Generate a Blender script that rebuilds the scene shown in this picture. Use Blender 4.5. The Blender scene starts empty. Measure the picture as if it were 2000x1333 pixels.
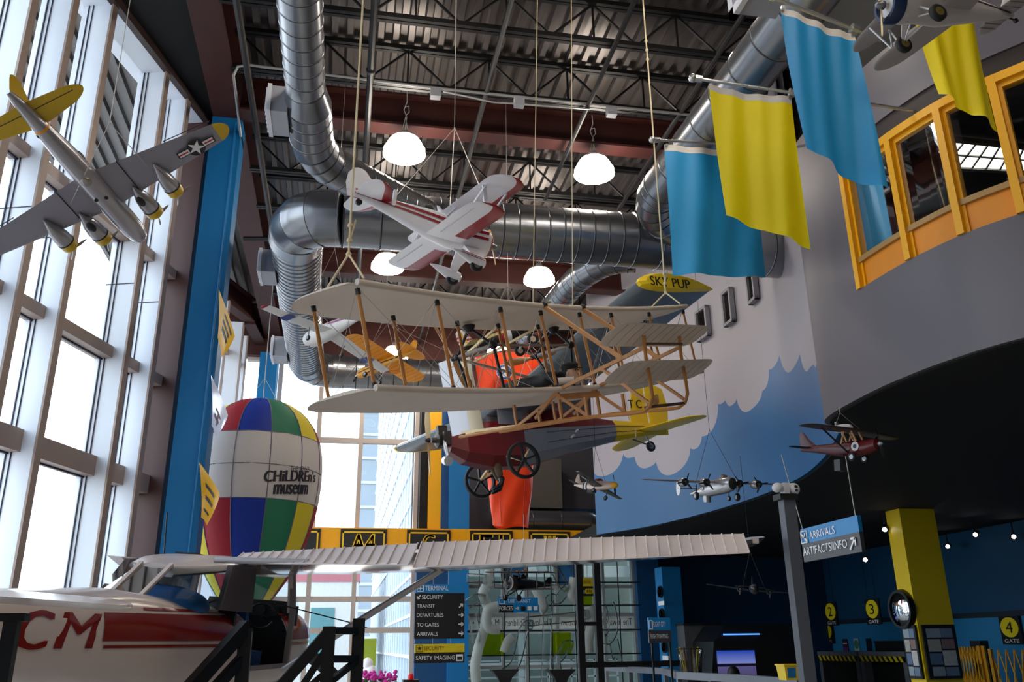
import bpy, math, random
from mathutils import Vector as V, Matrix
random.seed(7)
SC = bpy.context.scene
COL = SC.collection
# ------------------------------------------------------------------ camera
F_PX, CX, CY = 1680.0, 1000.0, 666.5
UP = V((-60.0, 4746.0, -F_PX)).normalized()          # world up seen from the camera
_f = V((0, 0, -1.0)); _h = (_f - UP * _f.dot(UP)).normalized(); _r = _h.cross(UP)
_az = math.radians(11.1)
WY = _h * math.cos(_az) - _r * math.sin(_az); WX = WY.cross(UP)
RM = Matrix((WX, WY, UP))                             # camera -> world
EYE = V((0, 0, 1.6))
cam = bpy.data.cameras.new('camera'); cam.sensor_width = 36; cam.lens = F_PX * 36 / 2000
cam.clip_start = 0.05; cam.clip_end = 400
co = bpy.data.objects.new('camera', cam); COL.objects.link(co)
co.matrix_world = Matrix.Translation(EYE) @ RM.to_4x4(); SC.camera = co
# ------------------------------------------------------------------ view, sky, sun, daylight openings
SC.view_settings.view_transform = 'Standard'; SC.view_settings.look = 'None'
SC.view_settings.exposure = 0.0; SC.view_settings.gamma = 1.0; SC.view_settings.use_curve_mapping = False
SC.cycles.max_bounces = 7; SC.cycles.diffuse_bounces = 4; SC.cycles.glossy_bounces = 3
SC.cycles.transparent_max_bounces = 14; SC.cycles.transmission_bounces = 3
SC.cycles.caustics_reflective = False; SC.cycles.caustics_refractive = False
SC.cycles.sample_clamp_indirect = 6.0
SC.cycles.use_denoising = True
SKY = 4.2
w = bpy.data.worlds.new('sky'); SC.world = w; w.use_nodes = True
nt = w.node_tree; nt.nodes.clear()
_o = nt.nodes.new('ShaderNodeOutputWorld'); _b = nt.nodes.new('ShaderNodeBackground')
_t = nt.nodes.new('ShaderNodeTexCoord'); _s = nt.nodes.new('ShaderNodeSeparateXYZ'); _c = nt.nodes.new('ShaderNodeValToRGB')
nt.links.new(_t.outputs['Generated'], _s.inputs[0]); nt.links.new(_s.outputs['Z'], _c.inputs[0])
_m = nt.nodes.new('ShaderNodeMath'); _m.operation = 'MULTIPLY_ADD'; _m.inputs[1].default_value = .5; _m.inputs[2].default_value = .5
nt.links.new(_s.outputs['Z'], _m.inputs[0]); nt.links.new(_m.outputs[0], _c.inputs[0])
_e = _c.color_ramp.elements
_e[0].position = .40; _e[0].color = (.30, .31, .32, 1); _e[1].position = .52; _e[1].color = (.86, .94, 1, 1)
_n = _e.new(1.0); _n.color = (.62, .80, 1, 1)
nt.links.new(_c.outputs[0], _b.inputs[0]); _b.inputs[1].default_value = SKY
nt.links.new(_b.outputs[0], _o.inputs[0])
def ray(u, v): return RM @ V((u - CX, -(v - CY), -F_PX)).normalized()
sun = bpy.data.lights.new('sun', 'SUN'); sun.energy = 2.2; sun.angle = math.radians(1.0); sun.color = (1, .93, .82)
so = bpy.data.objects.new('sun', sun); COL.objects.link(so)
so.rotation_euler = (-ray(635, 715)).to_track_quat('-Z', 'Y').to_euler()
LA = math.radians(17.2)                               # the glazed left wall is 17.2 deg off the grid
LD = V((math.sin(LA), math.cos(LA), 0)); LN = V((-math.cos(LA), math.sin(LA), 0))
def LW(s, d, z): return LD * s + LN * d + V((0, 0, z))
def portal(loc, face, sx, sy):
    l = bpy.data.lights.new('window_daylight', 'AREA'); l.shape = 'RECTANGLE'; l.size = sx; l.size_y = sy; l.cycles.is_portal = True
    o = bpy.data.objects.new('window_daylight', l); COL.objects.link(o); o.location = loc
    z = -V(face).normalized(); y = V((0, 0, 1)); x = y.cross(z).normalized()
    o.matrix_world = Matrix.Translation(loc) @ Matrix((x, y, z)).transposed().to_4x4()
portal(LW(4.3, 6.95, 5.0), -LN, 15.4, 10)
portal(V((-2.95, 18.8, 5.0)), V((1, 0, 0)), 11, 10)
portal(V((3.0, 24.75, 5.0)), V((0, -1, 0)), 12, 10)
# ------------------------------------------------------------------ helpers
def pz(u, v, z): d = ray(u, v); return EYE + d * ((z - 1.6) / d.z)
def py(u, v, y): d = ray(u, v); return EYE + d * (y / d.y)
def pxx(u, v, x): d = ray(u, v); return EYE + d * (x / d.x)
def C(h):
    h = h.lstrip('#'); h = h if len(h) == 6 else ''.join(c + c for c in h); r = [int(h[i:i + 2], 16) / 255 for i in (0, 2, 4)]
    return tuple(((c + .055) / 1.055) ** 2.4 if c > .04045 else c / 12.92 for c in r) + (1,)
MATS = {}
def P(name, col, rough=.5, metal=0.0, var=.07, scale=6.0, emit=0, bump=0, spec=None, sub=0):
    """procedural surface: base colour varied by noise in object space"""
    if name in MATS: return MATS[name]
    m = bpy.data.materials.new(name); m.use_nodes = True; t = m.node_tree; b = t.nodes['Principled BSDF']
    col = C(col) if isinstance(col, str) else tuple(col) + ((1,) if len(col) == 3 else ())
    tc = t.nodes.new('ShaderNodeTexCoord'); nz = t.nodes.new('ShaderNodeTexNoise'); nz.inputs['Scale'].default_value = scale; nz.inputs['Detail'].default_value = 4
    mx = t.nodes.new('ShaderNodeMix'); mx.data_type = 'RGBA'
    mx.inputs[6].default_value = tuple(min(1, c * (1 - var)) for c in col[:3]) + (1,); mx.inputs[7].default_value = tuple(min(1, c * (1 + var)) for c in col[:3]) + (1,)
    t.links.new(tc.outputs['Object'], nz.inputs['Vector']); t.links.new(nz.outputs['Fac'], mx.inputs[0]); t.links.new(mx.outputs[2], b.inputs['Base Color'])
    b.inputs['Roughness'].default_value = rough; b.inputs['Metallic'].default_value = metal
    if spec is not None: b.inputs['Specular IOR Level'].default_value = spec
    if emit: b.inputs['Emission Color'].default_value = col; b.inputs['Emission Strength'].default_value = emit
    if bump:
        bp = t.nodes.new('ShaderNodeBump'); bp.inputs['Strength'].default_value = bump; bp.inputs['Distance'].default_value = .02
        t.links.new(nz.outputs['Fac'], bp.inputs['Height']); t.links.new(bp.outputs[0], b.inputs['Normal'])
    if sub:
        tr = t.nodes.new('ShaderNodeBsdfTranslucent'); ms = t.nodes.new('ShaderNodeMixShader'); ms.inputs[0].default_value = sub
        t.links.new(mx.outputs[2], tr.inputs[0]); t.links.new(b.outputs[0], ms.inputs[1]); t.links.new(tr.outputs[0], ms.inputs[2])
        t.links.new(ms.outputs[0], t.nodes['Material Output'].inputs[0])
    MATS[name] = m; return m
def glassy(name, tint, gloss=.08, rough=.03):
    if name in MATS: return MATS[name]
    m = bpy.data.materials.new(name); m.use_nodes = True; t = m.node_tree; t.nodes.clear()
    o = t.nodes.new('ShaderNodeOutputMaterial'); a = t.nodes.new('ShaderNodeBsdfTransparent'); g = t.nodes.new('ShaderNodeBsdfGlossy')
    a.inputs[0].default_value = tuple(tint) + (1,); g.inputs[1].default_value = rough
    x = t.nodes.new('ShaderNodeMixShader'); f = t.nodes.new('ShaderNodeFresnel'); f.inputs[0].default_value = 1.0 + gloss * 5.5
    t.links.new(f.outputs[0], x.inputs[0]); t.links.new(a.outputs[0], x.inputs[1]); t.links.new(g.outputs[0], x.inputs[2]); t.links.new(x.outputs[0], o.inputs[0])
    MATS[name] = m; return m
class G:
    """collects shapes, then becomes ONE mesh object"""
    def __init__(s): s.v = []; s.f = []; s.m = []; s.mi = 0
    def add(s, vs, fs, ms=None):
        o = len(s.v); s.v += [tuple(v) for v in vs]; s.f += [[o + i for i in f] for f in fs]; s.m += ms if ms else [s.mi] * len(fs); return s
    def hexa(s, a): return s.add(a, [(0, 3, 2, 1), (4, 5, 6, 7), (0, 1, 5, 4), (1, 2, 6, 5), (2, 3, 7, 6), (3, 0, 4, 7)])
    def bx(s, x0, x1, y0, y1, z0, z1): return s.hexa([(x0, y0, z0), (x1, y0, z0), (x1, y1, z0), (x0, y1, z0), (x0, y0, z1), (x1, y0, z1), (x1, y1, z1), (x0, y1, z1)])
    def bar(s, p, q, w, h=None, up=(0, 0, 1)):
        p, q = V(p), V(q); h = h or w; d = (q - p).normalized(); u = V(up)
        if abs(d.dot(u)) > .97: u = V((0, 1, 0)) if abs(d.y) < .9 else V((1, 0, 0))
        a = d.cross(u).normalized(); b = a.cross(d).normalized(); a *= w / 2; b *= h / 2
        return s.hexa([p - a - b, q - a - b, q + a - b, p + a - b, p - a + b, q - a + b, q + a + b, p + a + b])
    def rings(s, rs, cap=True, matf=None):
        n = len(rs[0]); fs = []; ms = []
        for i in range(len(rs) - 1):
            for j in range(n):
                k = (j + 1) % n; fs.append((i * n + j, i * n + k, (i + 1) * n + k, (i + 1) * n + j)); ms.append(matf(i, j) if matf else s.mi)
        if cap:
            fs.append(tuple(range(n - 1, -1, -1))); fs.append(tuple(range((len(rs) - 1) * n, len(rs) * n))); ms += [matf(0, 0), matf(len(rs) - 2, 0)] if matf else [s.mi] * 2
        return s.add([p for r in rs for p in r], fs, ms)
    def tube(s, pts, r, n=8, cap=True, flat=1.0):
        pts = [V(p) for p in pts]; rs = []; prev = None
        for i, p in enumerate(pts):
            d = (pts[min(i + 1, len(pts) - 1)] - pts[max(i - 1, 0)]).normalized()
            if prev is None: a = d.cross(V((0, 0, 1)) if abs(d.z) < .9 else V((1, 0, 0))).normalized()
            else: a = (prev - d * prev.dot(d)).normalized()
            prev = a; b = d.cross(a); rr = r[i] if isinstance(r, (list, tuple)) else r
            rs.append([p + a * (rr * math.cos(t)) + b * (rr * flat * math.sin(t)) for t in [2 * math.pi * k / n for k in range(n)]])
        return s.rings(rs, cap)
    def lathe(s, prof, o=(0, 0, 0), ax='Z', n=20, cap=True, matf=None):
        o = V(o); rs = []
        for h, r in prof:
            ring = []
            for k in range(n):
                t = 2 * math.pi * k / n; c, d = r * math.cos(t), r * math.sin(t)
                ring.append(o + (V((c, d, h)) if ax == 'Z' else V((h, c, d)) if ax == 'X' else V((d, h, c))))
            rs.append(ring)
        return s.rings(rs, cap, matf)
    def ball(s, c, r, n=14, m=9):
        r = r if isinstance(r, (tuple, list)) else (r, r, r); c = V(c); rs = []
        for i in range(m + 1):
            a = math.pi * (.02 + .96 * i / m); rs.append([c + V((r[0] * math.sin(a) * math.cos(t), r[1] * math.sin(a) * math.sin(t), -r[2] * math.cos(a))) for t in [2 * math.pi * k / n for k in range(n)]])
        return s.rings(rs)
    def prism(s, poly, off):
        poly = [V(p) for p in poly]; off = V(off); n = len(poly)
        s.add(poly + [p + off for p in poly], [tuple(range(n - 1, -1, -1)), tuple(range(n, 2 * n))] + [(i, (i + 1) % n, n + (i + 1) % n, n + i) for i in range(n)]); return s
    def sheet(s, grid, matf=None):
        r, c = len(grid), len(grid[0]); fs = []; ms = []
        for i in range(r - 1):
            for j in range(c - 1): fs.append((i * c + j, i * c + j + 1, (i + 1) * c + j + 1, (i + 1) * c + j)); ms.append(matf(i, j) if matf else s.mi)
        return s.add([p for g in grid for p in g], fs, ms)
    def obj(s, name, mats, parent=None, smooth=None, recalc=True):
        me = bpy.data.meshes.new(name); me.from_pydata(s.v, [], s.f)
        for m in (mats if isinstance(mats, (list, tuple)) else [mats]): me.materials.append(m)
        me.polygons.foreach_set('material_index', s.m)
        if recalc:
            import bmesh
            bm = bmesh.new(); bm.from_mesh(me); bmesh.ops.recalc_face_normals(bm, faces=bm.faces); bm.to_mesh(me); bm.free()
        if smooth:
            me.polygons.foreach_set('use_smooth', [True] * len(me.polygons)); me.set_sharp_from_angle(angle=math.radians(smooth))
        me.update()
        o = bpy.data.objects.new(name, me); COL.objects.link(o)
        if parent: o.parent = parent
        return o
def tag(o, label=None, cat=None, group=None, kind=None):
    if label: o['label'] = label
    if cat: o['category'] = cat
    if group: o['group'] = group
    if kind: o['kind'] = kind
    return o
def thing(name, label, cat, loc=(0, 0, 0), R=None, scale=1.0, group=None):
    o = bpy.data.objects.new(name, None); COL.objects.link(o); o.empty_display_size = .1
    o.matrix_world = Matrix.Translation(V(loc)) @ (R.to_4x4() if R else Matrix.Identity(4)) @ Matrix.Scale(scale, 4)
    return tag(o, label, cat, group)
def struct(o): o['kind'] = 'structure'; return o
def dup(root, loc, label, R=None, scale=1.0):
    r = root.copy(); COL.objects.link(r); r['label'] = label
    r.matrix_world = Matrix.Translation(V(loc)) @ (R.to_4x4() if R else Matrix.Identity(4)) @ Matrix.Scale(scale, 4)
    for ch in list(root.children):
        c = ch.copy(); COL.objects.link(c); c.parent = r
        for g in list(ch.children): d = g.copy(); COL.objects.link(d); d.parent = c
    return r
def euler(yaw, pit, rol):
    a, b, c = (math.radians(t) for t in (yaw, pit, rol))
    return Matrix.Rotation(a, 3, 'Z') @ Matrix.Rotation(b, 3, 'Y') @ Matrix.Rotation(c, 3, 'X')
def textmesh(body, w=None, h=None, bold=0.0, shear=0.0):
    """letters as flat triangles in (x, y), scaled into a w x h box from the lower left corner"""
    cu = bpy.data.curves.new('t', 'FONT'); cu.body = body; cu.resolution_u = 3; cu.offset = bold; cu.shear = shear
    ob = bpy.data.objects.new('t', cu); me = bpy.data.meshes.new_from_object(ob)
    vs = [v.co.copy() for v in me.vertices]; fs = [tuple(p.vertices) for p in me.polygons]
    bpy.data.objects.remove(ob); bpy.data.curves.remove(cu); bpy.data.meshes.remove(me)
    x0 = min(v.x for v in vs); x1 = max(v.x for v in vs); y0 = min(v.y for v in vs); y1 = max(v.y for v in vs)
    sy = h / (y1 - y0) if h else None; sx = w / (x1 - x0) if w else sy; sy = sy or sx
    return [V(((v.x - x0) * sx, (v.y - y0) * sy, 0)) for v in vs], fs
def letters(name, body, mat, parent, place, w=None, h=None, bold=0.0, shear=0.0):
    """place maps (x, y) of the letters to 3D in the parent's space"""
    vs, fs = textmesh(body, w, h, 0.0, shear); g = G(); k_ = bold * (h or .2) * 2
    for dx in ((0,) if not bold else (-k_, 0, k_)): g.add([place(v.x + dx, v.y) for v in vs], fs)
    return g.obj(name, mat, parent, recalc=False)
# ------------------------------------------------------------------ materials of the room
m_fin = P('aluminium_fin', '#e6edf8', .42, .0, .05, 2.0)
m_mull = P('tan_mullion', '#a08d83', .45, .1, .05)
m_dark = P('dark_gasket', '#20223a', .5)
m_pane = glassy('window_glass', (.97, .99, 1.0), .012)
m_redst = P('red_primer_steel', '#3d150f', .6, 0, .2, 3)
m_black = P('black_steel', '#0d0d0f', .5, .2)
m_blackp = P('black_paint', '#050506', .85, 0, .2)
m_deck = P('galvanised_deck', '#6a6461', .38, .55, .16, 1.3)
m_blue = P('blue_paint', '#0b77b4', .45, 0, .05, 1.0)
m_navy = P('navy_paint', '#0b4877', .5, 0, .05, 1.0)
m_yel = P('yellow_paint', '#f0ac08', .42, 0, .05, 1)
m_greyw = P('grey_wall_paint', '#625d64', .5, 0, .04, .7)
m_white = P('white_wall_paint', '#a29ea6', .5, 0, .03, .7)
m_mblue = P('mural_blue', '#065c92', .42, 0, .04, .7)
m_duct = P('galvanised_duct', '#8b8d92', .27, .85, .1, 2.2)
m_ductseam = P('duct_seam', '#3c3d40', .5, .6)
m_box = P('grey_box', '#a8aab2', .5)
m_floor = P('hall_floor', '#b3ada5', .5, 0, .1, 2)
# floor and soffits
struct(G().prism([(LW(-19, 7, 0).x, -16, -.1), (30, -16, -.1), (30, 24.3, -.1), (-3.4, 24.3, -.1), (LW(12, 7, 0).x, LW(12, 7, 0).y, -.1)], (0, 0, .1)).obj('floor', m_floor))
struct(G().bx(-16, 16.5, -15.2, -15.0, 0, 11).obj('wall_behind', P('rear_wall_pale', '#a9a6a8', .7)))
struct(G().bx(16.4, 16.5, -15, 27, 0, 11).obj('wall_right_outer', m_blackp))
struct(G().bx(7.0, 15.0, 5.0, 26, 0, .012).obj('floor_gate_absorber', P('bounce_absorber', '#26282d', .9, 0, .2, 8)))  # unseen dark floor piece added to cut light bounced under the balcony
# ------------------------------------------------------------------ left glazed wall
FINS = [-3.3, -1.8, -1.1, -.35, .4, 1.9, 2.65, 3.4, 4.55, 5.3, 6.0, 7.5, 8.18, 8.95, 10.44, 11.14]
def fin_obj(s, n):
    g = G(); g.mi = 0
    a = [LW(s + .02, 6.86, 0), LW(s + .02, 6.43, 0), LW(s + .09, 6.43, 0), LW(s + .09, 6.86, 0)]
    g.hexa(a + [p + V((0, 0, 10.02)) for p in a])
    g.mi = 1
    a = [LW(s, 6.43, 0), LW(s, 6.40, 0), LW(s + .11, 6.40, 0), LW(s + .11, 6.43, 0)]
    g.hexa(a + [p + V((0, 0, 10.02)) for p in a])
    g.mi = 2
    for d0, w in ((6.76, .012), (6.70, .008)):
        a = [LW(s + .005, d0 + w, 0), LW(s + .005, d0, 0), LW(s + .03, d0, 0), LW(s + .03, d0 + w, 0)]
        g.hexa(a + [p + V((0, 0, 10.0)) for p in a])
    for z in (6.45,):
        a = [LW(s + .014, 6.86, z), LW(s + .014, 6.43, z), LW(s + .03, 6.43, z), LW(s + .03, 6.86, z)]
        g.hexa(a + [p + V((0, 0, .012)) for p in a])
    return struct(g.obj('trim_%d' % n, [m_fin, m_mull, m_dark]))
for i, s in enumerate(FINS): fin_obj(s, i + 1)
ends = FINS + [11.86]
for i, s in enumerate(ends[:-1]):
    s1 = ends[i + 1]; g = G(); g.add([LW(s + .09, 6.8, 0), LW(s1, 6.8, 0), LW(s1, 6.8, 10), LW(s + .09, 6.8, 10)], [(0, 1, 2, 3)])
    wdw = struct(g.obj('window_%d' % (i + 1), m_pane))
    for z0, z1, dp in ((.0, .3, 6.6), (3.74, 4.0, 6.6), (5.36, 5.52, 6.6), (7.12, 7.27, 6.6), (1.9, 2.05, 6.6)):
        if z0 == 1.9: continue
        g = G(); a = [LW(s + .09, 6.86, z0), LW(s + .09, dp, z0), LW(s1 + .02, dp, z0), LW(s1 + .02, 6.86, z0)]
        g.hexa(a + [p + V((0, 0, z1 - z0)) for p in a]); g.mi = 1
        a = [LW(s + .09, 6.77, z0 - .02), LW(s + .09, 6.74, z0 - .02), LW(s1 + .02, 6.74, z0 - .02), LW(s1 + .02, 6.77, z0 - .02)]
        g.hexa(a + [p + V((0, 0, .021)) for p in a]); g.obj('transom', [m_mull, m_dark], wdw)
# end post, window head, black soffit above the glass
g = G(); a = [LW(11.83, 6.9, 0), LW(11.83, 6.38, 0), LW(11.97, 6.38, 0), LW(11.97, 6.9, 0)]; g.hexa(a + [p + V((0, 0, 10)) for p in a])
struct(g.obj('trim_24', P('brown_end_post', '#4a2a26', .5)))
g = G(); a = [LW(-16, 7.0, 10.0), LW(-16, 6.46, 10.0), LW(12.0, 6.46, 10.0), LW(12.0, 7.0, 10.0)]; g.hexa(a + [p + V((0, 0, .12)) for p in a])
struct(g.obj('trim_21', m_fin))
g = G(); a = [LW(-16, 6.46, 9.99), LW(-16, 6.36, 9.99), LW(12.0, 6.36, 9.99), LW(12.0, 6.46, 9.99)]; g.hexa(a + [p + V((0, 0, .2)) for p in a])
struct(g.obj('trim_22', P('bronze_trim', '#3b2a26', .5)))
c1, c0 = LW(12, 6.4, 0), LW(-16, 6.4, 0)
g = G(); g.prism([(c0.x, c0.y, 10.12), (-2.2, c0.y, 10.12), (-2.2, c1.y, 10.12), (c1.x, c1.y, 10.12)], (0, 0, .1)); struct(g.obj('trim_23', m_blackp))
# ------------------------------------------------------------------ roof deck, beams, joists
g = G(); x = -6.1; prof = []
while x < 13.2: prof += [(x, 10.78), (x + .09, 10.78), (x + .115, 10.86), (x + .215, 10.86)]; x += .24
g.sheet([[(a, -15, b) for a, b in prof], [(a, 26, b) for a, b in prof]]); struct(g.obj('ceiling', m_deck))
r0, r1 = LW(-20, 7.0, 0), LW(12, 7.0, 0)
g = G(); g.prism([(r0.x, r0.y, 10.95), (30, r0.y, 10.95), (30, 27, 10.95), (-4.1, 27, 10.95), (-4.1, r1.y, 10.95), (r1.x, r1.y, 10.95)], (0, 0, .15)); struct(g.obj('roof_slab', m_blackp))
a = [LW(-19, 6.9, 0), LW(-19, 6.5, 0), LW(-3.3, 6.5, 0), LW(-3.3, 6.9, 0)]; g = G(); g.hexa(a + [p + V((0, 0, 10.9)) for p in a]); struct(g.obj('wall_left_rear', P('rear_wall_pale', '#a9a6a8', .7)))
def ibeam(name, p, q, w, z0, z1, mat=m_redst):
    g = G(); p, q = V(p), V(q); d = (q - p).normalized(); n = V((-d.y, d.x, 0))
    for a, b, c, e in ((-w / 2, w / 2, z0, z0 + .04), (-w / 2, w / 2, z1 - .04, z1), (-.02, .02, z0 + .04, z1 - .04)):
        k = [p + n * a, q + n * a, q + n * b, p + n * b]; g.hexa([t + V((0, 0, c)) for t in k] + [t + V((0, 0, e)) for t in k])
    return struct(g.obj(name, mat))
ibeam('long_beam', (-2.26, -15, 0), (-2.26, 24.4, 0), .46, 10.0, 10.74)
for i, y in enumerate((6.3, 12.7, 19.1, 24.2)): ibeam('cross_beam', (-2.05, y + .15, 0), (13, y + .15, 0), .34, 9.98 if i < 3 else 9.45, 10.62 if i < 3 else 10.3)
def joist(y, k):
    g = G()
    for z in (10.72, 10.02):
        g.bar((-2.05, y - .04, z), (13, y - .04, z), .06, .075); g.bar((-2.05, y + .04, z), (13, y + .04, z), .06, .075)
    x = -2.0; up = True
    while x < 12.8:
        g.bar((x, y, 10.70 if up else 10.04), (x + .66, y, 10.04 if up else 10.70), .03, .03)
        if not up: g.bar((x + .66, y, 10.7), (x + .66, y, 10.04), .028, .028)
        x += .66; up = not up
    return struct(g.obj('joist_beam', m_black))
for k, y in enumerate((2.4, 4.0, 5.5, 7.1, 8.6, 10.1, 11.65, 14.65, 16.1, 17.6, 20.7, 22.2)): joist(y, k)
for xx in (1.9, 5.2): struct(G().tube([(xx, -2, 10.0), (xx, 24, 10.0)], .045, 8).obj('bridging_beam', m_black))
# facade beyond the blue column: side wall x = -2.95, far wall y = 24.5
ibeam('edge_beam', (-3.6, 13.4, 0), (-3.5, 20.6, 0), .3, 9.9, 10.5); ibeam('edge_beam', (-3.5, 20.6, 0), (-2.75, 22.5, 0), .3, 9.85, 10.5); ibeam('edge_beam', (-2.75, 22.5, 0), (-2.6, 24.2, 0), .3, 9.8, 10.4)
for i, y in enumerate((13.6, 15.0, 16.5, 18.0, 19.5, 21.0, 22.5, 23.6)):
    dx = -.42 if y < 20.6 else (-.2 if y < 22 else 0); g = G().bx(-3.35 + dx, -2.9 + dx, y, y + .1, 0, 9.85); g.mi = 1; g.bx(-2.92 + dx, -2.88 + dx, y - .02, y + .12, 0, 9.85); struct(g.obj('trim_%d' % (30 + i), [m_fin, m_mull]))
    y1 = (15.0, 16.5, 18.0, 19.5, 21.0, 22.5, 23.6, 24.5)[i]
    g = G(); g.add([(-3.2 + dx, y + .1, 0), (-3.2 + dx, y1, 0), (-3.2 + dx, y1, 9.85), (-3.2 + dx, y + .1, 9.85)], [(0, 1, 2, 3)]); wdw = struct(g.obj('window_%d' % (30 + i), m_pane))
    for z in (0, 3.74, 5.36, 8.9): G().bx(-3.3 + dx, -3.0 + dx, y + .1, y1, z, z + .16).obj('transom', m_mull, wdw)
# blue column with its cap
struct(G().bx(-2.5, -2.02, 13.0, 13.45, 0, 10.0).obj('blue_column', m_blue))
g = G(); g.tube([(-1.98, 12.97, 9.9), (-2.0, 12.97, 10.9), (-1.9, 12.95, 11.0)], .02, 8)
G().tube([(-2.1, 12.94, 0), (-2.1, 12.94, 9.9)], .018, 8).obj('conduit_pipe', m_blue); tag(bpy.data.objects['conduit_pipe'], 'thin blue painted conduit running up the tall blue column', 'pipe')
struct(G().bx(-2.52, -2.04, 23.6, 24.2, 0, 9.4).obj('blue_column', m_blue))
# far window wall
def mull(x0, x1, y0, y1, z0, z1, name, m=m_mull): return struct(G().bx(x0, x1, y0, y1, z0, z1).obj(name, m))
m_fr = P('pale_frame', '#c9b9ac', .5, .1)
BY = 24.5
n = 50
for x in (-2.0, -.83, .36, 1.95): mull(x - .05, x + .07, BY - .12, BY + .1, 0, 9.5, 'trim_%d' % n, m_fr); n += 1
n = 50
xs = (-2.95, -1.95, -.78, .42, 1.95)
for x0, x1 in zip(xs, xs[1:]):
    g = G(); g.add([(x0, BY, 0), (x1, BY, 0), (x1, BY, 9.5), (x0, BY, 9.5)], [(0, 1, 2, 3)]); wdw = struct(g.obj('window_%d' % n, m_pane)); n += 1
    for z in (1.95, 2.75, 4.2, 7.08, 9.4): G().bx(x0, x1, BY - .1, BY + .08, z, z + .14).obj('transom', m_fr, wdw)
# column group right of that window: black edge, yellow stripe, navy return, blue face
struct(G().bx(2.05, 2.28, 24.1, 24.5, 4.5, 9.4).obj('trim_60', m_blackp))
struct(G().bx(2.28, 2.63, 24.0, 24.5, 4.5, 9.4).obj('trim_61', m_yel))
struct(G().bx(2.63, 2.85, 23.98, 24.5, 0, 9.4).obj('navy_column', m_navy))
struct(G().bx(2.85, 3.40, 23.8, 24.4, 0, 9.4).obj('blue_column', m_blue))
struct(G().bx(2.0, 2.63, 24.0, 24.5, 0, 3.95).obj('trim_62', m_navy))
# wall above the far windows and the dark mezzanine opening to their right
struct(G().bx(2.0, 9.0, 26.3, 26.5, 5.6, 9.6).obj('wall_back_upper', P('dim_grey_wall', '#4d4c55', .6)))
struct(G().bx(2.0, 9.0, 26.2, 26.5, 4.4, 5.6).obj('wall_back_mezzanine', P('deep_navy', '#08304f', .6)))
struct(G().bx(3.4, 9.0, 24.3, 26.5, 4.3, 4.42).obj('trim_63', m_blackp))
struct(G().bx(-3.9, 9.0, 24.2, 24.6, 9.5, 10.9).obj('wall_back_top', m_redst))
# orange sign band
m_band = P('sign_band_orange', '#f2a708', .4)
struct(G().bx(-1.3, 7.9, 23.75, 24.05, 3.95, 4.62).obj('trim_64', m_band))
# ------------------------------------------------------------------ curved balcony wall (grey, then the cloud mural)
ZS = 4.1
plan = [(9.2, 3.3), (7.6, 4.2), (6.5, 5.2), (5.8, 6.14), (5.55, 6.84), (5.46, 7.5), (5.45, 7.95), (5.48, 8.5), (5.54, 8.95), (5.66, 9.25), (5.86, 9.42), (6.08, 9.65), (6.3, 10.1), (6.56, 10.71), (6.8, 11.31), (7.12, 12.35), (7.28, 13.24), (7.37, 14.55), (7.29, 16.18), (7.04, 17.77), (6.68, 19.1), (6.03, 20.41)]
struct(G().prism([(9.2, 3.3, ZS), (16.4, -3, ZS), (16.4, -2.8, ZS), (9.2, 3.45, ZS)], (0, 0, 6.8)).obj('wall_right_front', m_greyw))
def spline(ps, k):
    out = []
    for i in range(len(ps) - 1):
        a, b, c, d = (V(ps[max(0, min(len(ps) - 1, j))]) for j in (i - 1, i, i + 1, i + 2))
        for t in [q / k for q in range(k)]: out.append(.5 * ((2 * b) + (c - a) * t + (2 * a - 5 * b + 4 * c - d) * t * t + (3 * b - a - 3 * c + d) * t ** 3))
    return out + [V(ps[-1])]
CURVE = spline(plan, 12); ARC = [0.0]
for a, b in zip(CURVE, CURVE[1:]): ARC.append(ARC[-1] + (b - a).length)
SPLIT = ARC[10 * 12]                                   # paint changes where the wall swings away
def wall_at(s, off=0.0):
    s = max(0, min(ARC[-1] - 1e-6, s)); i = max(j for j in range(len(ARC) - 1) if ARC[j] <= s); t = (s - ARC[i]) / (ARC[i + 1] - ARC[i])
    p = CURVE[i].lerp(CURVE[i + 1], t); d = (CURVE[min(i + 2, len(CURVE) - 1)] - CURVE[max(i - 1, 0)]).normalized(); nrm = V((-d.y, d.x))
    return p + nrm * off
def hit(u, v, lo=0, hi=1e9):
    """where the sight line meets the curved wall: (arc length, height)"""
    d = ray(u, v); best = None
    for i in range(len(CURVE) - 1):
        if ARC[i] < lo or ARC[i] > hi: continue
        a, b = CURVE[i], CURVE[i + 1]; e = b - a; den = d.x * e.y - d.y * e.x
        if abs(den) < 1e-9: continue
        t = (a.x * e.y - a.y * e.x) / den; q = (a.x * d.y - a.y * d.x) / den
        if t > 0 and -.001 <= q <= 1.001 and (best is None or t < best[0]): best = (t, ARC[i] + q * e.length, 1.6 + d.z * t)
    return best[1:] if best else None
def wv(s, z, off=0.0): p = wall_at(s, off); return V((p.x, p.y, z))
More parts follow.
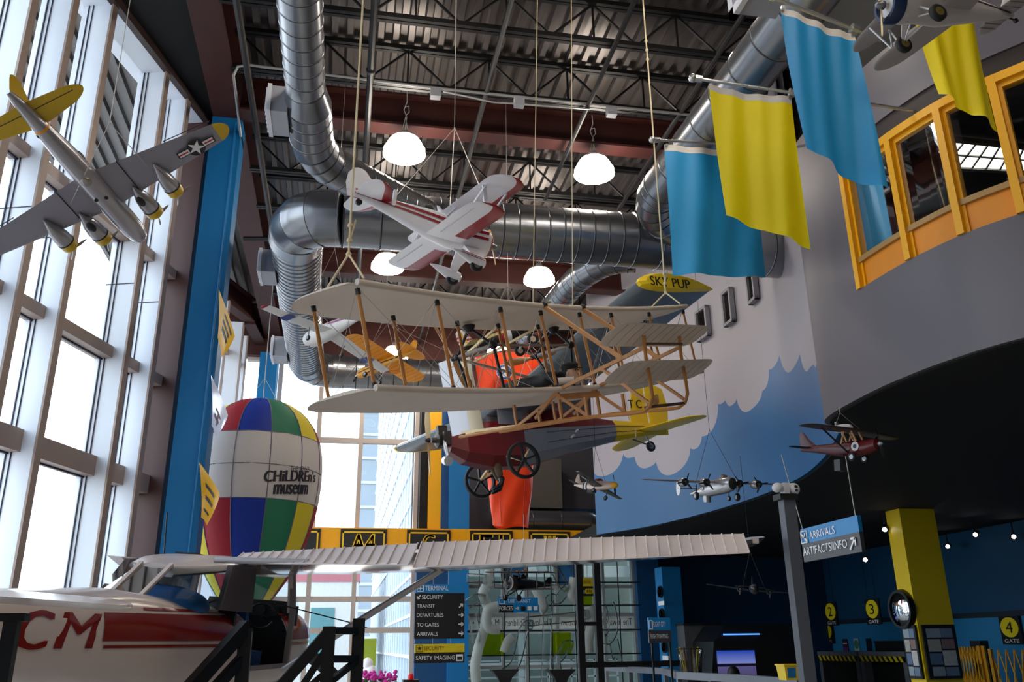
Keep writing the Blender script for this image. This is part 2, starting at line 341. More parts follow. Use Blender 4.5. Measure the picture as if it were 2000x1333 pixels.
# window strip: from hits along its upper and lower edges
_b = [hit(*q, 0, SPLIT) for q in ((1675, 570), (1770, 513), (1990, 415))]; _t = [hit(*q, 0, SPLIT) for q in ((1643, 332), (1750, 270), (1990, 112))]
ZB = sum(q[1] for q in _b[:3]) / 3; ZT = sum(q[1] for q in _t[:3]) / 3; SW1 = (_b[0][0] + _t[0][0]) / 2; SW0 = .4
N = 90
ss = [SPLIT * i / N for i in range(N + 1)]
es = [SW1] + [s for s in ss if s > SW1 + .02]; g = G()
for sq, z0, z1 in ((ss, ZS, ZB), (ss, ZT + .22, 7.7), (es, ZB, ZT + .22)):
    for o_ in (0, -.12): g.sheet([[wv(s, z0, o_) for s in sq], [wv(s, z1, o_) for s in sq]])
    for z in (z0, z1): g.sheet([[wv(s, z, 0) for s in sq], [wv(s, z, -.12) for s in sq]])
g.sheet([[wv(SW1, ZB, 0), wv(SW1, ZB, -.12)], [wv(SW1, ZT + .22, 0), wv(SW1, ZT + .22, -.12)]])
o = struct(g.obj('wall_right_grey', m_greyw, smooth=40))
ws = [SW0 + (SW1 - SW0) * i / 40 for i in range(41)]
g = G(); g.sheet([[wv(s, ZT, -.02) for s in ws], [wv(s, ZT + .24, -.02) for s in ws]]); struct(g.obj('trim_70', P('bronze_reveal', '#221512', .6), smooth=40))
# mural: one sheet whose lower part is blue and whose upper part is white, parted along a scalloped cloud edge
cl = [(1160, 922, 0), (1182, 930, 1), (1216.6, 883, 0), (1230.7, 895, 1), (1240, 893, 0), (1262, 915, 1), (1281.5, 901, 0), (1311, 928, 1), (1348, 874, 0), (1359, 877, 1), (1370, 852, 0), (1379, 851, 1), (1402, 787, 0), (1409, 789, 1), (1417, 780, 0), (1428, 793, 1), (1438.7, 777, 0), (1461.7, 804, 1), (1488, 765, 0), (1492, 762, 1), (1501, 718, 0), (1507, 721, 1), (1522, 689, 0), (1544, 726, 1), (1562, 688, 0), (1578, 724, 1), (1592, 720, 0)]
ch = [hit(u, v, SPLIT) for u, v, k in cl]; ch = [(h[0], h[1], k[2]) for h, k in zip(ch, cl) if h]; ch.sort()
def cloud(s):
    for a, b in zip(ch, ch[1:]):
        if a[0] <= s <= b[0]:
            t = (s - a[0]) / max(1e-6, b[0] - a[0])
            if a[2] == 0 and b[2] == 1: e = math.sqrt(max(0, 1 - (1 - t) ** 2)); return a[1] + (b[1] - a[1]) * e
            if a[2] == 1 and b[2] == 0: e = 1 - math.sqrt(max(0, 1 - t ** 2)); return a[1] + (b[1] - a[1]) * e
            return a[1] + (b[1] - a[1]) * t
    return ch[0][1] if s < ch[0][0] else ch[-1][1]
N = 420; ms = [SPLIT + (ARC[-1] - SPLIT) * i / N for i in range(N + 1)]; cz = [max(ZS + .3, cloud(s)) for s in ms]
tz = [7.7 if s < 9.7 else 10.8 for s in ms]; g = G()
for o_ in (0, -.12): g.sheet([[wv(s, ZS, o_) for s in ms], [wv(s, z, o_) for s, z in zip(ms, cz)], [wv(s, z, o_) for s, z in zip(ms, tz)]], lambda i, j: i)
g.mi = 0; g.sheet([[wv(s, ZS, 0) for s in ms], [wv(s, ZS, -.12) for s in ms]]); g.sheet([[wv(ms[-1], ZS, 0), wv(ms[-1], ZS, -.12)], [wv(ms[-1], cz[-1], 0), wv(ms[-1], cz[-1], -.12)]]); g.mi = 1; g.sheet([[wv(ms[-1], cz[-1], 0), wv(ms[-1], cz[-1], -.12)], [wv(ms[-1], 10.8, 0), wv(ms[-1], 10.8, -.12)]])
o = struct(g.obj('wall_right_mural', [m_mblue, m_white], smooth=40))
at = [ARC[-1] * i / 240 for i in range(241)]
g = G(); g.sheet([[wv(s, 7.68, -.3) for s in at], [wv(s, 10.9, -.3) for s in at]]); struct(g.obj('dark_void_sheet', m_blackp, smooth=40))  # black sheet standing in for the dark open space above the wall
# three small dark windows in the white part
for k, q in enumerate((((1365, 612), (1392, 660)), ((1417, 575), (1441, 632)), ((1466, 540), (1487, 588)))):
    a, b = hit(*q[0], SPLIT), hit(*q[1], SPLIT); s0, s1 = sorted((a[0], b[0])); z0, z1 = sorted((a[1], b[1])); z0 += .05
    g = G(); W = lambda s, z, o_: wv(s, z, o_)
    for (sa, sb, za, zb) in ((s0, s1, z0, z0 + .06), (s0, s1, z1 - .06, z1), (s0, s0 + .06, z0, z1), (s1 - .06, s1, z0, z1)):
        g.hexa([W(sa, za, .02), W(sb, za, .02), W(sb, za, .12), W(sa, za, .12), W(sa, zb, .02), W(sb, zb, .02), W(sb, zb, .12), W(sa, zb, .12)])
    f = struct(g.obj('window_%d' % (60 + k), P('grey_window_frame', '#85838a', .5)))
    g = G(); g.add([W(s0, z0, .07), W(s1, z0, .07), W(s1, z1, .07), W(s0, z1, .07)], [(0, 1, 2, 3)]); g.obj('pane', P('dark_pane', '#050506', .15), f)
# side of wall offset that faces the hall
# black slab under the balcony, and the storey above it
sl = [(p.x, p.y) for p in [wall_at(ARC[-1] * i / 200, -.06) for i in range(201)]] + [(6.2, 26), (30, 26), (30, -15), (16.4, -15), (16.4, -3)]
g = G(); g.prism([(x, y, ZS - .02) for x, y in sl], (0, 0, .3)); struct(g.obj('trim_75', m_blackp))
# ------------------------------------------------------------------ yellow framed windows in the grey wall
m_orp = P('orange_panel', '#e08a05', .45); m_dglass = glassy('dim_glass', (.72, .76, .8), .10)
cuts = [SW1] + [hit(u, v, 0, SPLIT)[0] for u, v in ((1733, 300), (1826, 236), (1930, 172))] + [SW0 + 1.1, SW0]
ZG = hit(1720, 480, 0, SPLIT)[1]
for k in range(len(cuts) - 1):
    s1, s0 = cuts[k], cuts[k + 1]; n_ = 8
    sq = [s0 + (s1 - s0) * i / n_ for i in range(n_ + 1)]
    g = G(); g.sheet([[wv(s, ZG, -.05) for s in sq], [wv(s, ZT - .06, -.05) for s in sq]]); wd = struct(g.obj('window_%d' % (80 + k), m_dglass))
    g = G(); g.sheet([[wv(s, ZB, -.04) for s in sq], [wv(s, ZG, -.04) for s in sq]]); g.obj('lower_panel', m_orp, wd)
    def rail(za, zb, o0, o1, name, mat):
        g = G(); g.rings([[wv(s, za, o0), wv(s, za, o1), wv(s, zb, o1), wv(s, zb, o0)] for s in sq]); g.obj(name, mat, wd)
    rail(ZT - .09, ZT, -.1, .03, 'head_rail', m_yel); rail(ZT - .14, ZT - .09, -.1, -.02, 'head_rail', m_yel); rail(ZG - .03, ZG + .03, -.08, -.0, 'sill_rail', P('tan_rail', '#a8824a', .4))
    g = G(); a, b = s1 - .075, s1
    g.rings([[wv(s, z, -.1), wv(s, z, .03)] [::1] + [wv(s + .075, z, .03), wv(s + .075, z, -.1)] for s, z in ((a, ZB), (a, ZT))])
    g.rings([[wv(a - .035, z, -.1), wv(a - .035, z, -.02), wv(a, z, -.02), wv(a, z, -.1)] for z in (ZB, ZT)])
    g.obj('mullion', m_yel, wd)
# the dim office behind them
_of = [wall_at(s, -.25) for s in [SPLIT * i / 20 for i in range(21)]]
g = G(); g.prism([(p.x, p.y, ZT + .28) for p in _of] + [(16, 9.2, ZT + .28), (16, 3, ZT + .28)], (0, 0, .05)); struct(g.obj('office_ceiling', P('office_ceiling_grey', '#3a3a3f', .7)))
struct(G().bx(13, 13.1, 3, 9.1, ZS + .3, ZT + .28).obj('wall_office', P('office_wall_grey', '#4b4f58', .6)))
struct(G().bx(5.9, 16, 9.05, 9.15, ZS + .3, ZT + .28).obj('wall_office_end', P('office_wall_blue', '#26323f', .6)))
q = [pz(u, v, ZT + .24) for u, v in ((1838, 270), (2030, 290), (2015, 336), (1786, 324))]
t = thing('troffer_light', 'lit fluorescent ceiling panel seen through the yellow framed office windows', 'ceiling light', q[0])
g = G(); q2 = [p - q[0] for p in q]; g.add(q2, [(0, 1, 2, 3)]); g.obj('diffuser', P('troffer_glow', (1, .96, .86), .5, emit=3.2), t)
g = G()
for i in range(4): g.bar(q2[i], q2[(i + 1) % 4], .06, .05)
for f in (.12, .24, .36, .48, .6, .72, .84): g.bar(q2[0].lerp(q2[1], f), q2[3].lerp(q2[2], f), .02, .03)
g.bar(q2[0].lerp(q2[3], .5), q2[1].lerp(q2[2], .5), .025, .03); g.obj('louvre', P('louvre_grey', '#77756c', .4), t)
# ------------------------------------------------------------------ ducts
def arcpts(a, c, b, k=6):
    a, c, b = V(a), V(c), V(b); return [a * (1 - t) ** 2 + c * (2 * t * (1 - t)) + b * t * t for t in [i / k for i in range(k + 1)]]
def duct(parent, pts, r, seam=.3, n=28, name='duct_run'):
    """round duct along pts, with raised seam rings; r one radius or one per point"""
    pts = [V(p) for p in pts]; g = G(); cp, rr, mm = [], [], []
    R_ = r if isinstance(r, list) else [r] * len(pts); acc = 0
    for i in range(len(pts) - 1):
        L = (pts[i + 1] - pts[i]).length; k = max(1, round(L / seam)); d = (pts[i + 1] - pts[i]) / L
        for j in range(k):
            f = j / k; q = pts[i].lerp(pts[i + 1], f); ra = R_[i] + (R_[i + 1] - R_[i]) * f
            for o_, e, m in ((0, 1, 0), (.006, 1.022, 1), (.022, 1.022, 1), (.028, 1, 0)): cp.append(q + d * o_); rr.append(ra * e); mm.append(m)
    cp.append(pts[-1]); rr.append(R_[-1]); mm.append(0)
    rs = []; prev = None
    for i, p in enumerate(cp):
        d = (cp[min(i + 1, len(cp) - 1)] - cp[max(i - 1, 0)]).normalized()
        a = (prev - d * prev.dot(d)).normalized() if prev else d.cross(V((0, 0, 1))).normalized()
        prev = a; b = d.cross(a); rs.append([p + a * (rr[i] * math.cos(t)) + b * (rr[i] * math.sin(t)) for t in [2 * math.pi * k / n for k in range(n)]])
    g.rings(rs, True, lambda i, j: 1 if mm[i] == 1 and mm[min(i + 1, len(mm) - 1)] == 1 else 0)
    return g.obj(name, [m_duct, m_ductseam], parent, smooth=35)
ZD = 7.95
def register(parent, x, y, sx, sy, sz):
    b = G().bx(x - sx, x, y, y + sy, ZD - sz * .6, ZD + sz * .4).obj('register_box', m_box, parent)
    g = G(); x0 = x - sx - .05; g.bx(x0, x - sx, y - .03, y + sy + .03, ZD - sz * .62, ZD + sz * .42)
    for i in range(6): g.bx(x0 - .02, x0, y + .03 + (sy - .08) * i / 5.0, y + .05 + (sy - .08) * i / 5.0, ZD - sz * .55, ZD + sz * .36)
    g.obj('grille', P('white_grille', '#d9d9df', .5), b)
A = V((-.78, -2, ZD)); B = V((-.72, 9.0, ZD))
t = thing('spiral_duct', 'silver spiral duct running along the roof beside the windows, nearest on the left', 'duct')
J = V((1.15, 12.2, ZD))
duct(t, [A, B, V((-.70, 9.35, ZD)), V((-.68, 10.05, ZD))], [.235, .235, .285, .285], .24)
el = arcpts((-.68, 10.05, ZD), (-.66, 10.6, ZD), (-.3, 10.92, ZD), 4); duct(t, el, .283, .5, name='elbow')
duct(t, [el[-1], J], .27, .22)
register(t, -.93, 9.25, .2, .55, .36)
t = thing('spiral_duct', 'large silver duct crossing the hall under the roof behind the white and red biplane', 'duct')
YC = 12.35
duct(t, [(-.25, YC, ZD), (.9, YC, ZD)], .45, .6); duct(t, [(.9, YC, ZD), (1.0, YC, ZD)], [.47, .455], .2, name='collar')
duct(t, [(1.0, YC, ZD), (4.45, YC, ZD)], .45, .24); duct(t, [(4.45, YC, ZD), (4.9, YC, ZD), (7.5, YC, ZD)], [.46, .46, .46], .7)
el = arcpts((-.25, YC, ZD), (-1.0, YC, ZD), (-1.0, YC + .85, ZD), 4); duct(t, el, .45, .6, name='elbow')
E1 = V((-1.0, YC + .85, ZD))
duct(t, [E1, V((-1.02, 14.2, ZD)), V((-1.04, 15.0, ZD)), V((-1.06, 19.6, ZD))], [.43, .40, .40, .40], .16)
el = arcpts((-1.06, 19.6, ZD), (-1.06, 20.5, ZD), (-.2, 20.5, ZD), 4); duct(t, el, .41, .5, name='elbow')
duct(t, [(-.2, 20.5, ZD), (4.6, 20.5, ZD)], .40, .3)
register(t, -1.38, 14.05, .24, .6, .42); register(t, -1.42, 18.6, .3, .6, .45)
pts = [pz(u, v, ZD) for u, v in ((1240, 505), (1185, 512), (1130, 545), (1085, 595), (1030, 660))]
pts = [V(p) for p in spline([(p.x, p.y) for p in pts], 3)]; duct(t, [V((p.x, p.y, ZD)) for p in pts], .25, .22, name='branch')
t = thing('spiral_duct', 'silver duct slanting down behind the flags from the upper right to the crossing duct', 'duct')
duct(t, [(4.62, -1, ZD), (4.45, 7.2, ZD), (4.36, 10.5, ZD)], .30, .55)
el = arcpts((4.36, 10.5, ZD), (4.34, 11.2, ZD), (4.75, 11.55, ZD), 4); duct(t, el, .30, .2, name='elbow'); duct(t, [el[-1], V((5.35, 12.05, ZD))], .31, .4)
b = G().bx(3.75, 4.25, 5.55, 6.75, ZD - .15, ZD + .55).obj('register_box', m_box, t)
g = G()
for i in range(7): g.bx(3.70, 3.76, 5.62 + i * .16, 5.68 + i * .16, ZD - .08, ZD + .48)
g.bx(3.70, 3.76, 5.5, 5.6, ZD - .2, ZD + .6); g.bx(3.70, 3.76, 6.7, 6.8, ZD - .2, ZD + .6); g.bx(3.70, 3.76, 5.5, 6.8, ZD - .2, ZD - .1); g.bx(3.70, 3.76, 5.5, 6.8, ZD + .5, ZD + .6)
g.obj('grille', P('white_grille', '#d9d9df', .5), b)
# dark ducts of the mezzanine behind the ultralight
t = thing('mezzanine_duct', 'dim grey duct with a tank in the dark opening behind the ultralight', 'duct')
duct(t, [(4.6, 25.3, 5.05), (7.2, 25.3, 5.05), (7.6, 25.35, 4.9)], .33, .8); G().bx(5.0, 6.5, 25.5, 26.1, 5.5, 7.0).obj('plenum_box', P('plenum', '#5f5a54', .6), t)
g = G(); g.lathe([(0, .8), (1.0, .8)], (3.6, 25.4, 4.6), 'Z', 26); g.obj('tank', P('tank_grey', '#4b4c55', .5), t, smooth=40)
# ------------------------------------------------------------------ hall lamps
m_glow = P('lamp_glow', (1, .90, .78), .4, emit=42.0); m_cap = P('lamp_cap', '#c9c7c4', .4, .2); m_cord = P('white_cord', '#c8c4bb', .6)
lamp0 = None
for k, (u, v, z, lab) in enumerate(((790, 288, 9.5, 'glowing hall lamp over the tail of the white and red biplane'), (1160, 328, 9.5, 'glowing hall lamp beside the slanting duct, left of the flags'), (757, 514, 9.5, 'glowing hall lamp behind the lower wing tip of the white and red biplane'), (1053, 540, 9.5, 'glowing hall lamp just above the cream wing, beside the branch duct'), (772, 690, 9.3, 'glowing hall lamp behind the yellow high wing model'), (972, 690, 9.3, 'glowing hall lamp behind the nose of the striped model'))):
    p = pz(u, v, z)
    if lamp0 is None:
        lamp0 = thing('hall_lamp', lab, 'lamp', p, group='round hall lamps under the roof')
        g = G(); g.lathe([(-.15, .10), (-.155, .32), (-.135, .355), (-.06, .34), (-.05, .348), (-.04, .335), (.08, .28), (.13, .24)], n=32); g.obj('shade', m_glow, lamp0, smooth=40)
        g = G(); g.lathe([(.13, .25), (.165, .235), (.19, .12), (.30, .07), (.32, .03)], n=24); g.obj('cap', m_cap, lamp0, smooth=40)
        g = G(); g.tube([(0, 0, .34), (.02, 0, .6), (-.03, .02, .75), (.02, 0, .9), (0, 0, 1.5)], .009, 6); g.tube([(.05, 0, .3), (.0, 0, .6)], .007, 5); g.tube([(-.05, 0, .3), (.0, 0, .6)], .007, 5); g.tube([(.0, 0, .62), (.06, .0, .7), (.05, 0, .82), (0, 0, .8)], .008, 5); g.obj('cord', m_cord, lamp0)
    else: dup(lamp0, p, lab)
for i, y in enumerate((7.6, 2.6, -2.4, -8.0)):  # unseen lamps added to fill the near hall with light
    for x in (.65, 4.0): dup(lamp0, (x, y, 9.5), 'unseen round lamp added for fill light over the near part of the hall')
t = thing('wiring_conduit', 'thin bright conduit with junction boxes crossing under the roof joists', 'conduit')
g = G(); g.tube([(-2.0, 11.6, 9.85), (-1.95, 11.58, 10.0), (-1.8, 11.55, 10.03), (.9, 11.55, 9.97), (2.6, 11.55, 9.97), (5.0, 11.55, 9.97), (6.8, 11.55, 9.97)], .022, 8); g.tube([(-2.0, 11.6, 9.85), (-2.0, 12.9, 9.6)], .02, 6)
g.tube([(1.2, 11.52, 9.9), (2.0, 11.5, 9.78), (3.6, 11.5, 9.84)], .014, 6); g.obj('pipe', P('bright_conduit', '#c4c3c2', .3, .6), t)
for x in (1.0, 2.35, 3.9): G().bx(x, x + .16, 11.48, 11.6, 9.78, 9.94).obj('junction_box', m_box, t)
t = thing('sprinkler_pipe', 'black pipe hanging below the joists behind the silver duct at the left', 'pipe')
G().tube([(-1.75, -1, 9.7), (-1.75, 16.4, 9.7), (-1.75, 16.5, 9.5), (-2.3, 16.6, 9.5)], .05, 8).obj('pipe', m_black, t)
t = thing('sprinkler_pipe', 'black pipe with brackets running away under the joists left of the rope', 'pipe')
G().tube([(.05, -1, 9.75), (.05, 14.0, 9.75), (.05, 19, 9.75)], .05, 8).obj('pipe', m_black, t)
g = G()
for y in (5, 8.4, 11.0, 14.0): g.lathe([(-.03, .07), (.03, .07)], (.05, y, 9.75), 'Y', 10)
g.obj('bracket', P('pipe_bracket', '#55565a', .4, .5), t)
t = thing('slanting_pipe', 'long black pipe slanting down behind the hall lamp beside the slanting duct', 'pipe')
G().tube([pz(1240, 0, 10.0), pz(1165, 170, 9.9), pz(1065, 390, 9.8)], .04, 8).obj('pipe', m_black, t)
# ------------------------------------------------------------------ flags on poles
m_fy = P('yellow_nylon', '#ffe600', .55, 0, .03, 3, sub=.08); m_fb = P('blue_nylon', '#1f97d6', .5, 0, .05, 3, sub=.08); m_hem = P('white_hem', '#ddd6d0', .6); m_pole = P('bright_pole', '#c9c8c6', .25, .8)
PX = 1.0
def flag(name, lab, mat, tl, tr, xr, xl, hgt, pole0, sway, bl, br, seed, mirror=False):
    b = pxx(*tr, xr); a = pxx(*tl, xl); rnd = random.Random(seed)
    t = thing(name, lab, 'flag', a, group='yellow and blue flags on poles')
    e = b - a; L = e.length; d = e.normalized(); nn = V((-d.y, d.x, 0)).normalized(); n_, m_ = 26, 40
    ph = [rnd.uniform(0, 6) for _ in range(4)]
    def pt(i, j):
        f, h = i / n_, j / m_
        drop = hgt * (1 + (br - bl) * f + bl) if False else hgt * h * (1 + bl * (1 - f) + br * f)
        wob = .035 * math.sin(f * 9 + ph[0] + h * 1.3) * (.25 + h) + .05 * h * math.sin(f * 3.5 + ph[1]) + .012 * math.sin(f * 21 + ph[2] + h * 4)
        q = e * f + V((0, 0, -drop)) + nn * wob + d * (sway * h * h + .02 * h * math.sin(ph[3] + f * 5)) + V((0, 0, -.035 * math.sin(f * math.pi) * (1 - h)))
        return q
    g = G(); hem = 2
    g.sheet([[pt(i, j) for i in range(n_ + 1)] for j in range(hem, m_ + 1)]); g.obj('cloth', mat, t, smooth=60)
    g = G(); g.sheet([[pt(i, j) for i in range(n_ + 1)] for j in range(0, hem + 1)]); g.obj('hem', m_hem, t, smooth=60)
    g = G(); up = V((0, 0, .05)); g.tube([d * -.14 + up, e + d * .28 + up, e + d * (.28 + (PX if name and hgt and seed < 6 else 0)) + up], .018, 10); po = g.obj('pole', m_pole, t, smooth=40)
    g = G(); c = d * -.16 + up; g.ball(c, .045); g.tube([c, c + d * .1], .035, 8); g.obj('finial', m_pole, po, smooth=50)
    g = G(); c = e + up; g.tube([c - d * .02, c + d * .04], .045, 10)
    for f in (.02, .98): g.lathe([(-.01, .02), (.01, .02)], e * f + V((0, 0, -.02)), 'Y', 8)
    g.obj('clip', m_pole, po)
    return t
def fh(tl, tr, xl, xr, v):  # drop in metres that brings the left edge down to pixel row v
    a = pxx(*tl, xl); u0, v0 = tl; lo, hi = 0, 8
    for _ in range(40):
        m = (lo + hi) / 2; p = RM.transposed() @ (a + V((0, 0, -m)) - EYE); y = CY - F_PX * p.y / -p.z
        if y < v: lo = m
        else: hi = m
    return lo
flag('hanging_flag', 'blue flag hanging lowest, partly behind the yellow one', m_fb, (1298, 281), (1466, 291), 4.9, 3.716, fh((1298, 281), 0, 3.716, 0, 539), None, -.02, 0, .0, 3)
flag('hanging_flag', 'yellow flag hanging in full view between the two blue flags', m_fy, (1383, 165), (1546, 189), 4.33, 3.472, fh((1383, 165), 0, 3.472, 0, 440), None, .03, -.04, .05, 5)
flag('hanging_flag', 'large blue flag hanging behind the wing tip of the silver biplane', m_fb, (1526, 10), (1668, 66), 4.1, 3.414, fh((1526, 10), 0, 3.414, 0, 296), None, .05, -.02, .06, 8)
flag('hanging_flag', 'yellow flag hanging behind the belly of the silver biplane', m_fy, (1768, -20), (1896, 15), 4.75, 4.2, fh((1768, -20), 0, 4.2, 0, 190), None, .04, 0, .1, 12)
# ------------------------------------------------------------------ orange windsock with a round emblem
m_or = P('orange_nylon', '#ff4a05', .55, 0, .07, 4, sub=.2)
wy = 19.6; top = [py(928, 700, wy), py(1062, 700, wy)]; bot = [py(962, 1029, wy), py(1031, 1029, wy)]
t = thing('windsock', 'large orange windsock with a round emblem hanging nose down behind the ultralight', 'windsock', (top[0] + top[1]) / 2)
c0_ = V((0, 0, 0)); c1_ = (bot[0] + bot[1]) / 2 - (top[0] + top[1]) / 2; r0 = (top[1] - top[0]).length / 2; r1 = (bot[1] - bot[0]).length / 2
g = G(); rs = []
for i in range(25):
    f = i / 24; c = c0_.lerp(c1_, f); r = r0 + (r1 - r0) * f
    rs.append([c + V((r * math.cos(a) * (1 + .02 * math.sin(7 * a + 9 * f)), .55 * r * math.sin(a) + .03 * math.sin(5 * a + 22 * f), .03 * math.sin(3 * a + f * 30))) for a in [2 * math.pi * k / 40 for k in range(40)]])
g.rings(rs, False); g.obj('sleeve', m_or, t, smooth=60)
g = G(); g.tube([p for p in rs[0]] + [rs[0][0]], .025, 6); g.obj('hoop', P('grey_hoop', '#777', .4, .5), t)
g = G()
for a in (-2.2, -.95): g.tube([V((r0 + (r1 - r0) * f, 0, 0)) * math.cos(a) + c0_.lerp(c1_, f) + V((0, .55 * (r0 + (r1 - r0) * f) * math.sin(a) - .02, 0)) for f in [i / 12 for i in range(13)]], .008, 5)
g.obj('seam', P('seam_orange', '#c93a05', .6), t)
ec = py(985, 727, wy - .62) - V(t.location)
def ring(g, r0_, r1_, y, n=28): g.add([ec + V((r * math.cos(a), y, r * math.sin(a))) for r in (r0_, r1_) for a in [2 * math.pi * k / n for k in range(n)]], [(k, (k + 1) % n, n + (k + 1) % n, n + k) for k in range(n)])
em = G(); ring(em, .001, .19, 0); em = em.obj('emblem', P('emblem_white', '#e9e6ea', .5), t, recalc=False)
g = G(); ring(g, .13, .175, -.006); g.bar(ec + V((-.1, -.006, -.09)), ec + V((.1, -.006, .09)), .03, .004, (0, 1, 0)); g.obj('emblem_ring', P('emblem_blue', '#1c4fa8', .5), em, recalc=False)
g = G(); g.tube([V((-r0, 0, 0)), V((0, 0, 1.0)), V((r0, 0, 0))], .006, 5); g.tube([V((0, 0, 1.0)), V((0, 0, 2.4))], .006, 5); g.obj('hanging_line', m_cord, t)
# ------------------------------------------------------------------ hot air balloon
bc = V((-1.47, 14.85, 4.33)); BR = 1.06
t = thing('toy_balloon', 'big striped toy hot air balloon lettered with the museum name, beside the blue column', 'balloon', bc)
gores = ['red', 'blue', 'green', 'yellow']; bm_ = {'red': P('balloon_red', '#b3202f', .6, 0, .06, 3, sub=.35), 'blue': P('balloon_blue', '#1c3aa8', .6, 0, .06, 3, sub=.35), 'green': P('balloon_green', '#2f8060', .6, 0, .06, 3, sub=.35), 'yellow': P('balloon_yellow', '#f2dc3a', .6, 0, .06, 3, sub=.35), 'white': P('balloon_white', '#e2dcd8', .6, 0, .04, 3, sub=.35)}
def brad(z):
    if z > 0: return BR * max(0, 1 - (z / 1.3) ** 2.6) ** .5
    return BR * max(.12, 1 - (abs(z) / 2.35) ** 2.0 * 1.0) ** .75
th0 = math.radians(-24 + 4.0)                       # measured round from the side that faces the camera
tocam = (V((0, 0, 0)) - V((bc.x, bc.y, 0))).normalized(); sidev = V((-tocam.y, tocam.x, 0))
def bp(th, z, off=0.0): r = brad(z) + off; return tocam * (r * math.cos(th)) + sidev * (r * math.sin(th)) + V((0, 0, z))
zsq = {'top': [1.295, 1.27, 1.2, 1.08, .95, .8, .66, .53], 'mid': [.53, .35, .17, 0, -.17, -.35, -.53], 'low': [-.53, -.7, -.9, -1.1, -1.3, -1.5, -1.7, -1.95, -2.1]}
for gi in range(12):
    col = gores[(gi + 1) % 4]; a0 = th0 + math.radians(30) * gi
    for band, zz in zsq.items():
        g = G(); g.sheet([[bp(a0 + math.radians(30) * i / 6, z, .012 * math.sin(math.pi * i / 6)) for i in range(7)] for z in zz])
        g.obj(col + '_panel' if band != 'mid' else 'white_panel', bm_[col if band != 'mid' else 'white'], t, smooth=60)
g = G()
for gi in range(12):
    for zz in zsq.values(): g.tube([bp(th0 + math.radians(30) * gi, z, .004) for z in zz], .008, 5)
for z in (.53, 0, -.53): g.tube([bp(2 * math.pi * k / 48, z, .008) for k in range(49)], .007, 5)
g.obj('seam', P('balloon_seam', '#6d6878', .7), t)
m_ink = P('balloon_ink', '#241f2b', .6)
def bpl(thd, zc): return lambda x, y: bp(math.radians(thd) + x / BR, zc + y, .03)
def btx(nm, body, u0, u1, v0, v1, rot=0.0, bold=.006):
    """letters laid on the balloon between two points picked on its skin"""
    def skin(u, v):
        d = ray(u, v); tt = (bc - EYE).length - BR * 1.3
        for _ in range(400):
            p = EYE + d * tt - bc
            if math.hypot(p.x, p.y) <= brad(p.z): break
            tt += .006
        return math.atan2(p.dot(sidev), p.dot(tocam)), p.z
    a, b = skin(u0, v1), skin(u1, v1); c = skin((u0 + u1) / 2, v0); hh = c[1] - (a[1] + b[1]) / 2; ww = b[0] - a[0]; sl = (b[1] - a[1]) / ww
    letters(nm, body, m_ink, t, lambda x, y: bp(a[0] + x, a[1] + sl * x + y, .025), w=ww, h=hh, bold=bold)
btx('lettering', 'THE IOWA', 565, 602, 911, 921, bold=.0)
btx('lettering', "CHiLDREn's", 515, 612, 917, 943, bold=.03)
btx('lettering', 'museum', 533, 597, 946, 967, bold=.035)
g = G(); g.tube([(0, 0, 1.29), (0, 0, 4.0)], .008, 5); g.tube([(0.3, 0, 1.2), (0, 0, 1.7), (-.3, 0, 1.2)], .006, 5); g.obj('hanging_line', m_cord, t)
# basket hangs hidden behind the white aeroplane
g = G(); g.lathe([(-2.85, .28), (-2.45, .33)], n=16); g.obj('basket', P('wicker', '#8c6a42', .7, bump=.3), t)
g = G()
for a in (.8, 2.4, 3.9, 5.5): g.tube([V((.3 * math.cos(a), .3 * math.sin(a), -2.46)), V((.34 * math.cos(a), .34 * math.sin(a), -2.05))], .01, 5)
g.obj('basket_rope', m_cord, t)
# ------------------------------------------------------------------ curled printed sheets on the blue column
def curl(lab, cs, base, marks, sheen):
    P4 = [py(*c) for c in cs]; t = thing('printed_sheet', lab, 'poster', P4[0], group='curled sheets on the blue column'); n_ = 12
    nn = (P4[1] - P4[0]).cross(P4[3] - P4[0]).normalized()
    def q(i, j):
        f, h = i / n_, j / n_; p = (P4[0].lerp(P4[1], f)).lerp(P4[3].lerp(P4[2], f), h); return p + nn * (.10 * math.sin(math.pi * (f + h) / 2)) - P4[0]
    g = G(); g.sheet([[q(i, j) for i in range(n_ + 1)] for j in range(n_ + 1)]); g.obj('sheet', base, t, smooth=60)
    g = G()
    for i0, i1, j0, j1 in marks: g.sheet([[q(i, j) - nn * .006 for i in (i0, (i0 + i1) / 2, i1)] for j in (j0, (j0 + j1) / 2, j1)]); g.sheet([[q(i, j) + nn * .006 for i in (i0, (i0 + i1) / 2, i1)] for j in (j0, (j0 + j1) / 2, j1)])
    g.obj('print', sheen, t)
m_sy = P('sheet_yellow', '#e6a91c', .25, 0, .1, 5, sub=.3); m_sk = P('sheet_black', '#1c1a18', .3); m_sw = P('sheet_silver', '#dcd6dc', .15, .3, .2, 9); m_sb = P('sheet_brown', '#5a3330', .4)
curl('curled yellow sheet with black bars, highest on the blue column', ((427, 564, 12.9), (449, 652, 12.55), (433, 699, 12.5), (415, 655, 12.8)), m_sy, ((3, 9, 5, 6), (3, 9, 7, 8.2), (4, 10, 2.4, 3.4)), m_sk)
curl('curled silvery white sheet with a brown drawing, middle one on the blue column', ((412, 733, 12.9), (434, 808, 12.55), (420, 858, 12.5), (402, 828, 12.8)), m_sw, ((3, 8, 6, 6.6), (2, 7, 8, 9), (5, 6, 6, 10)), m_sb)
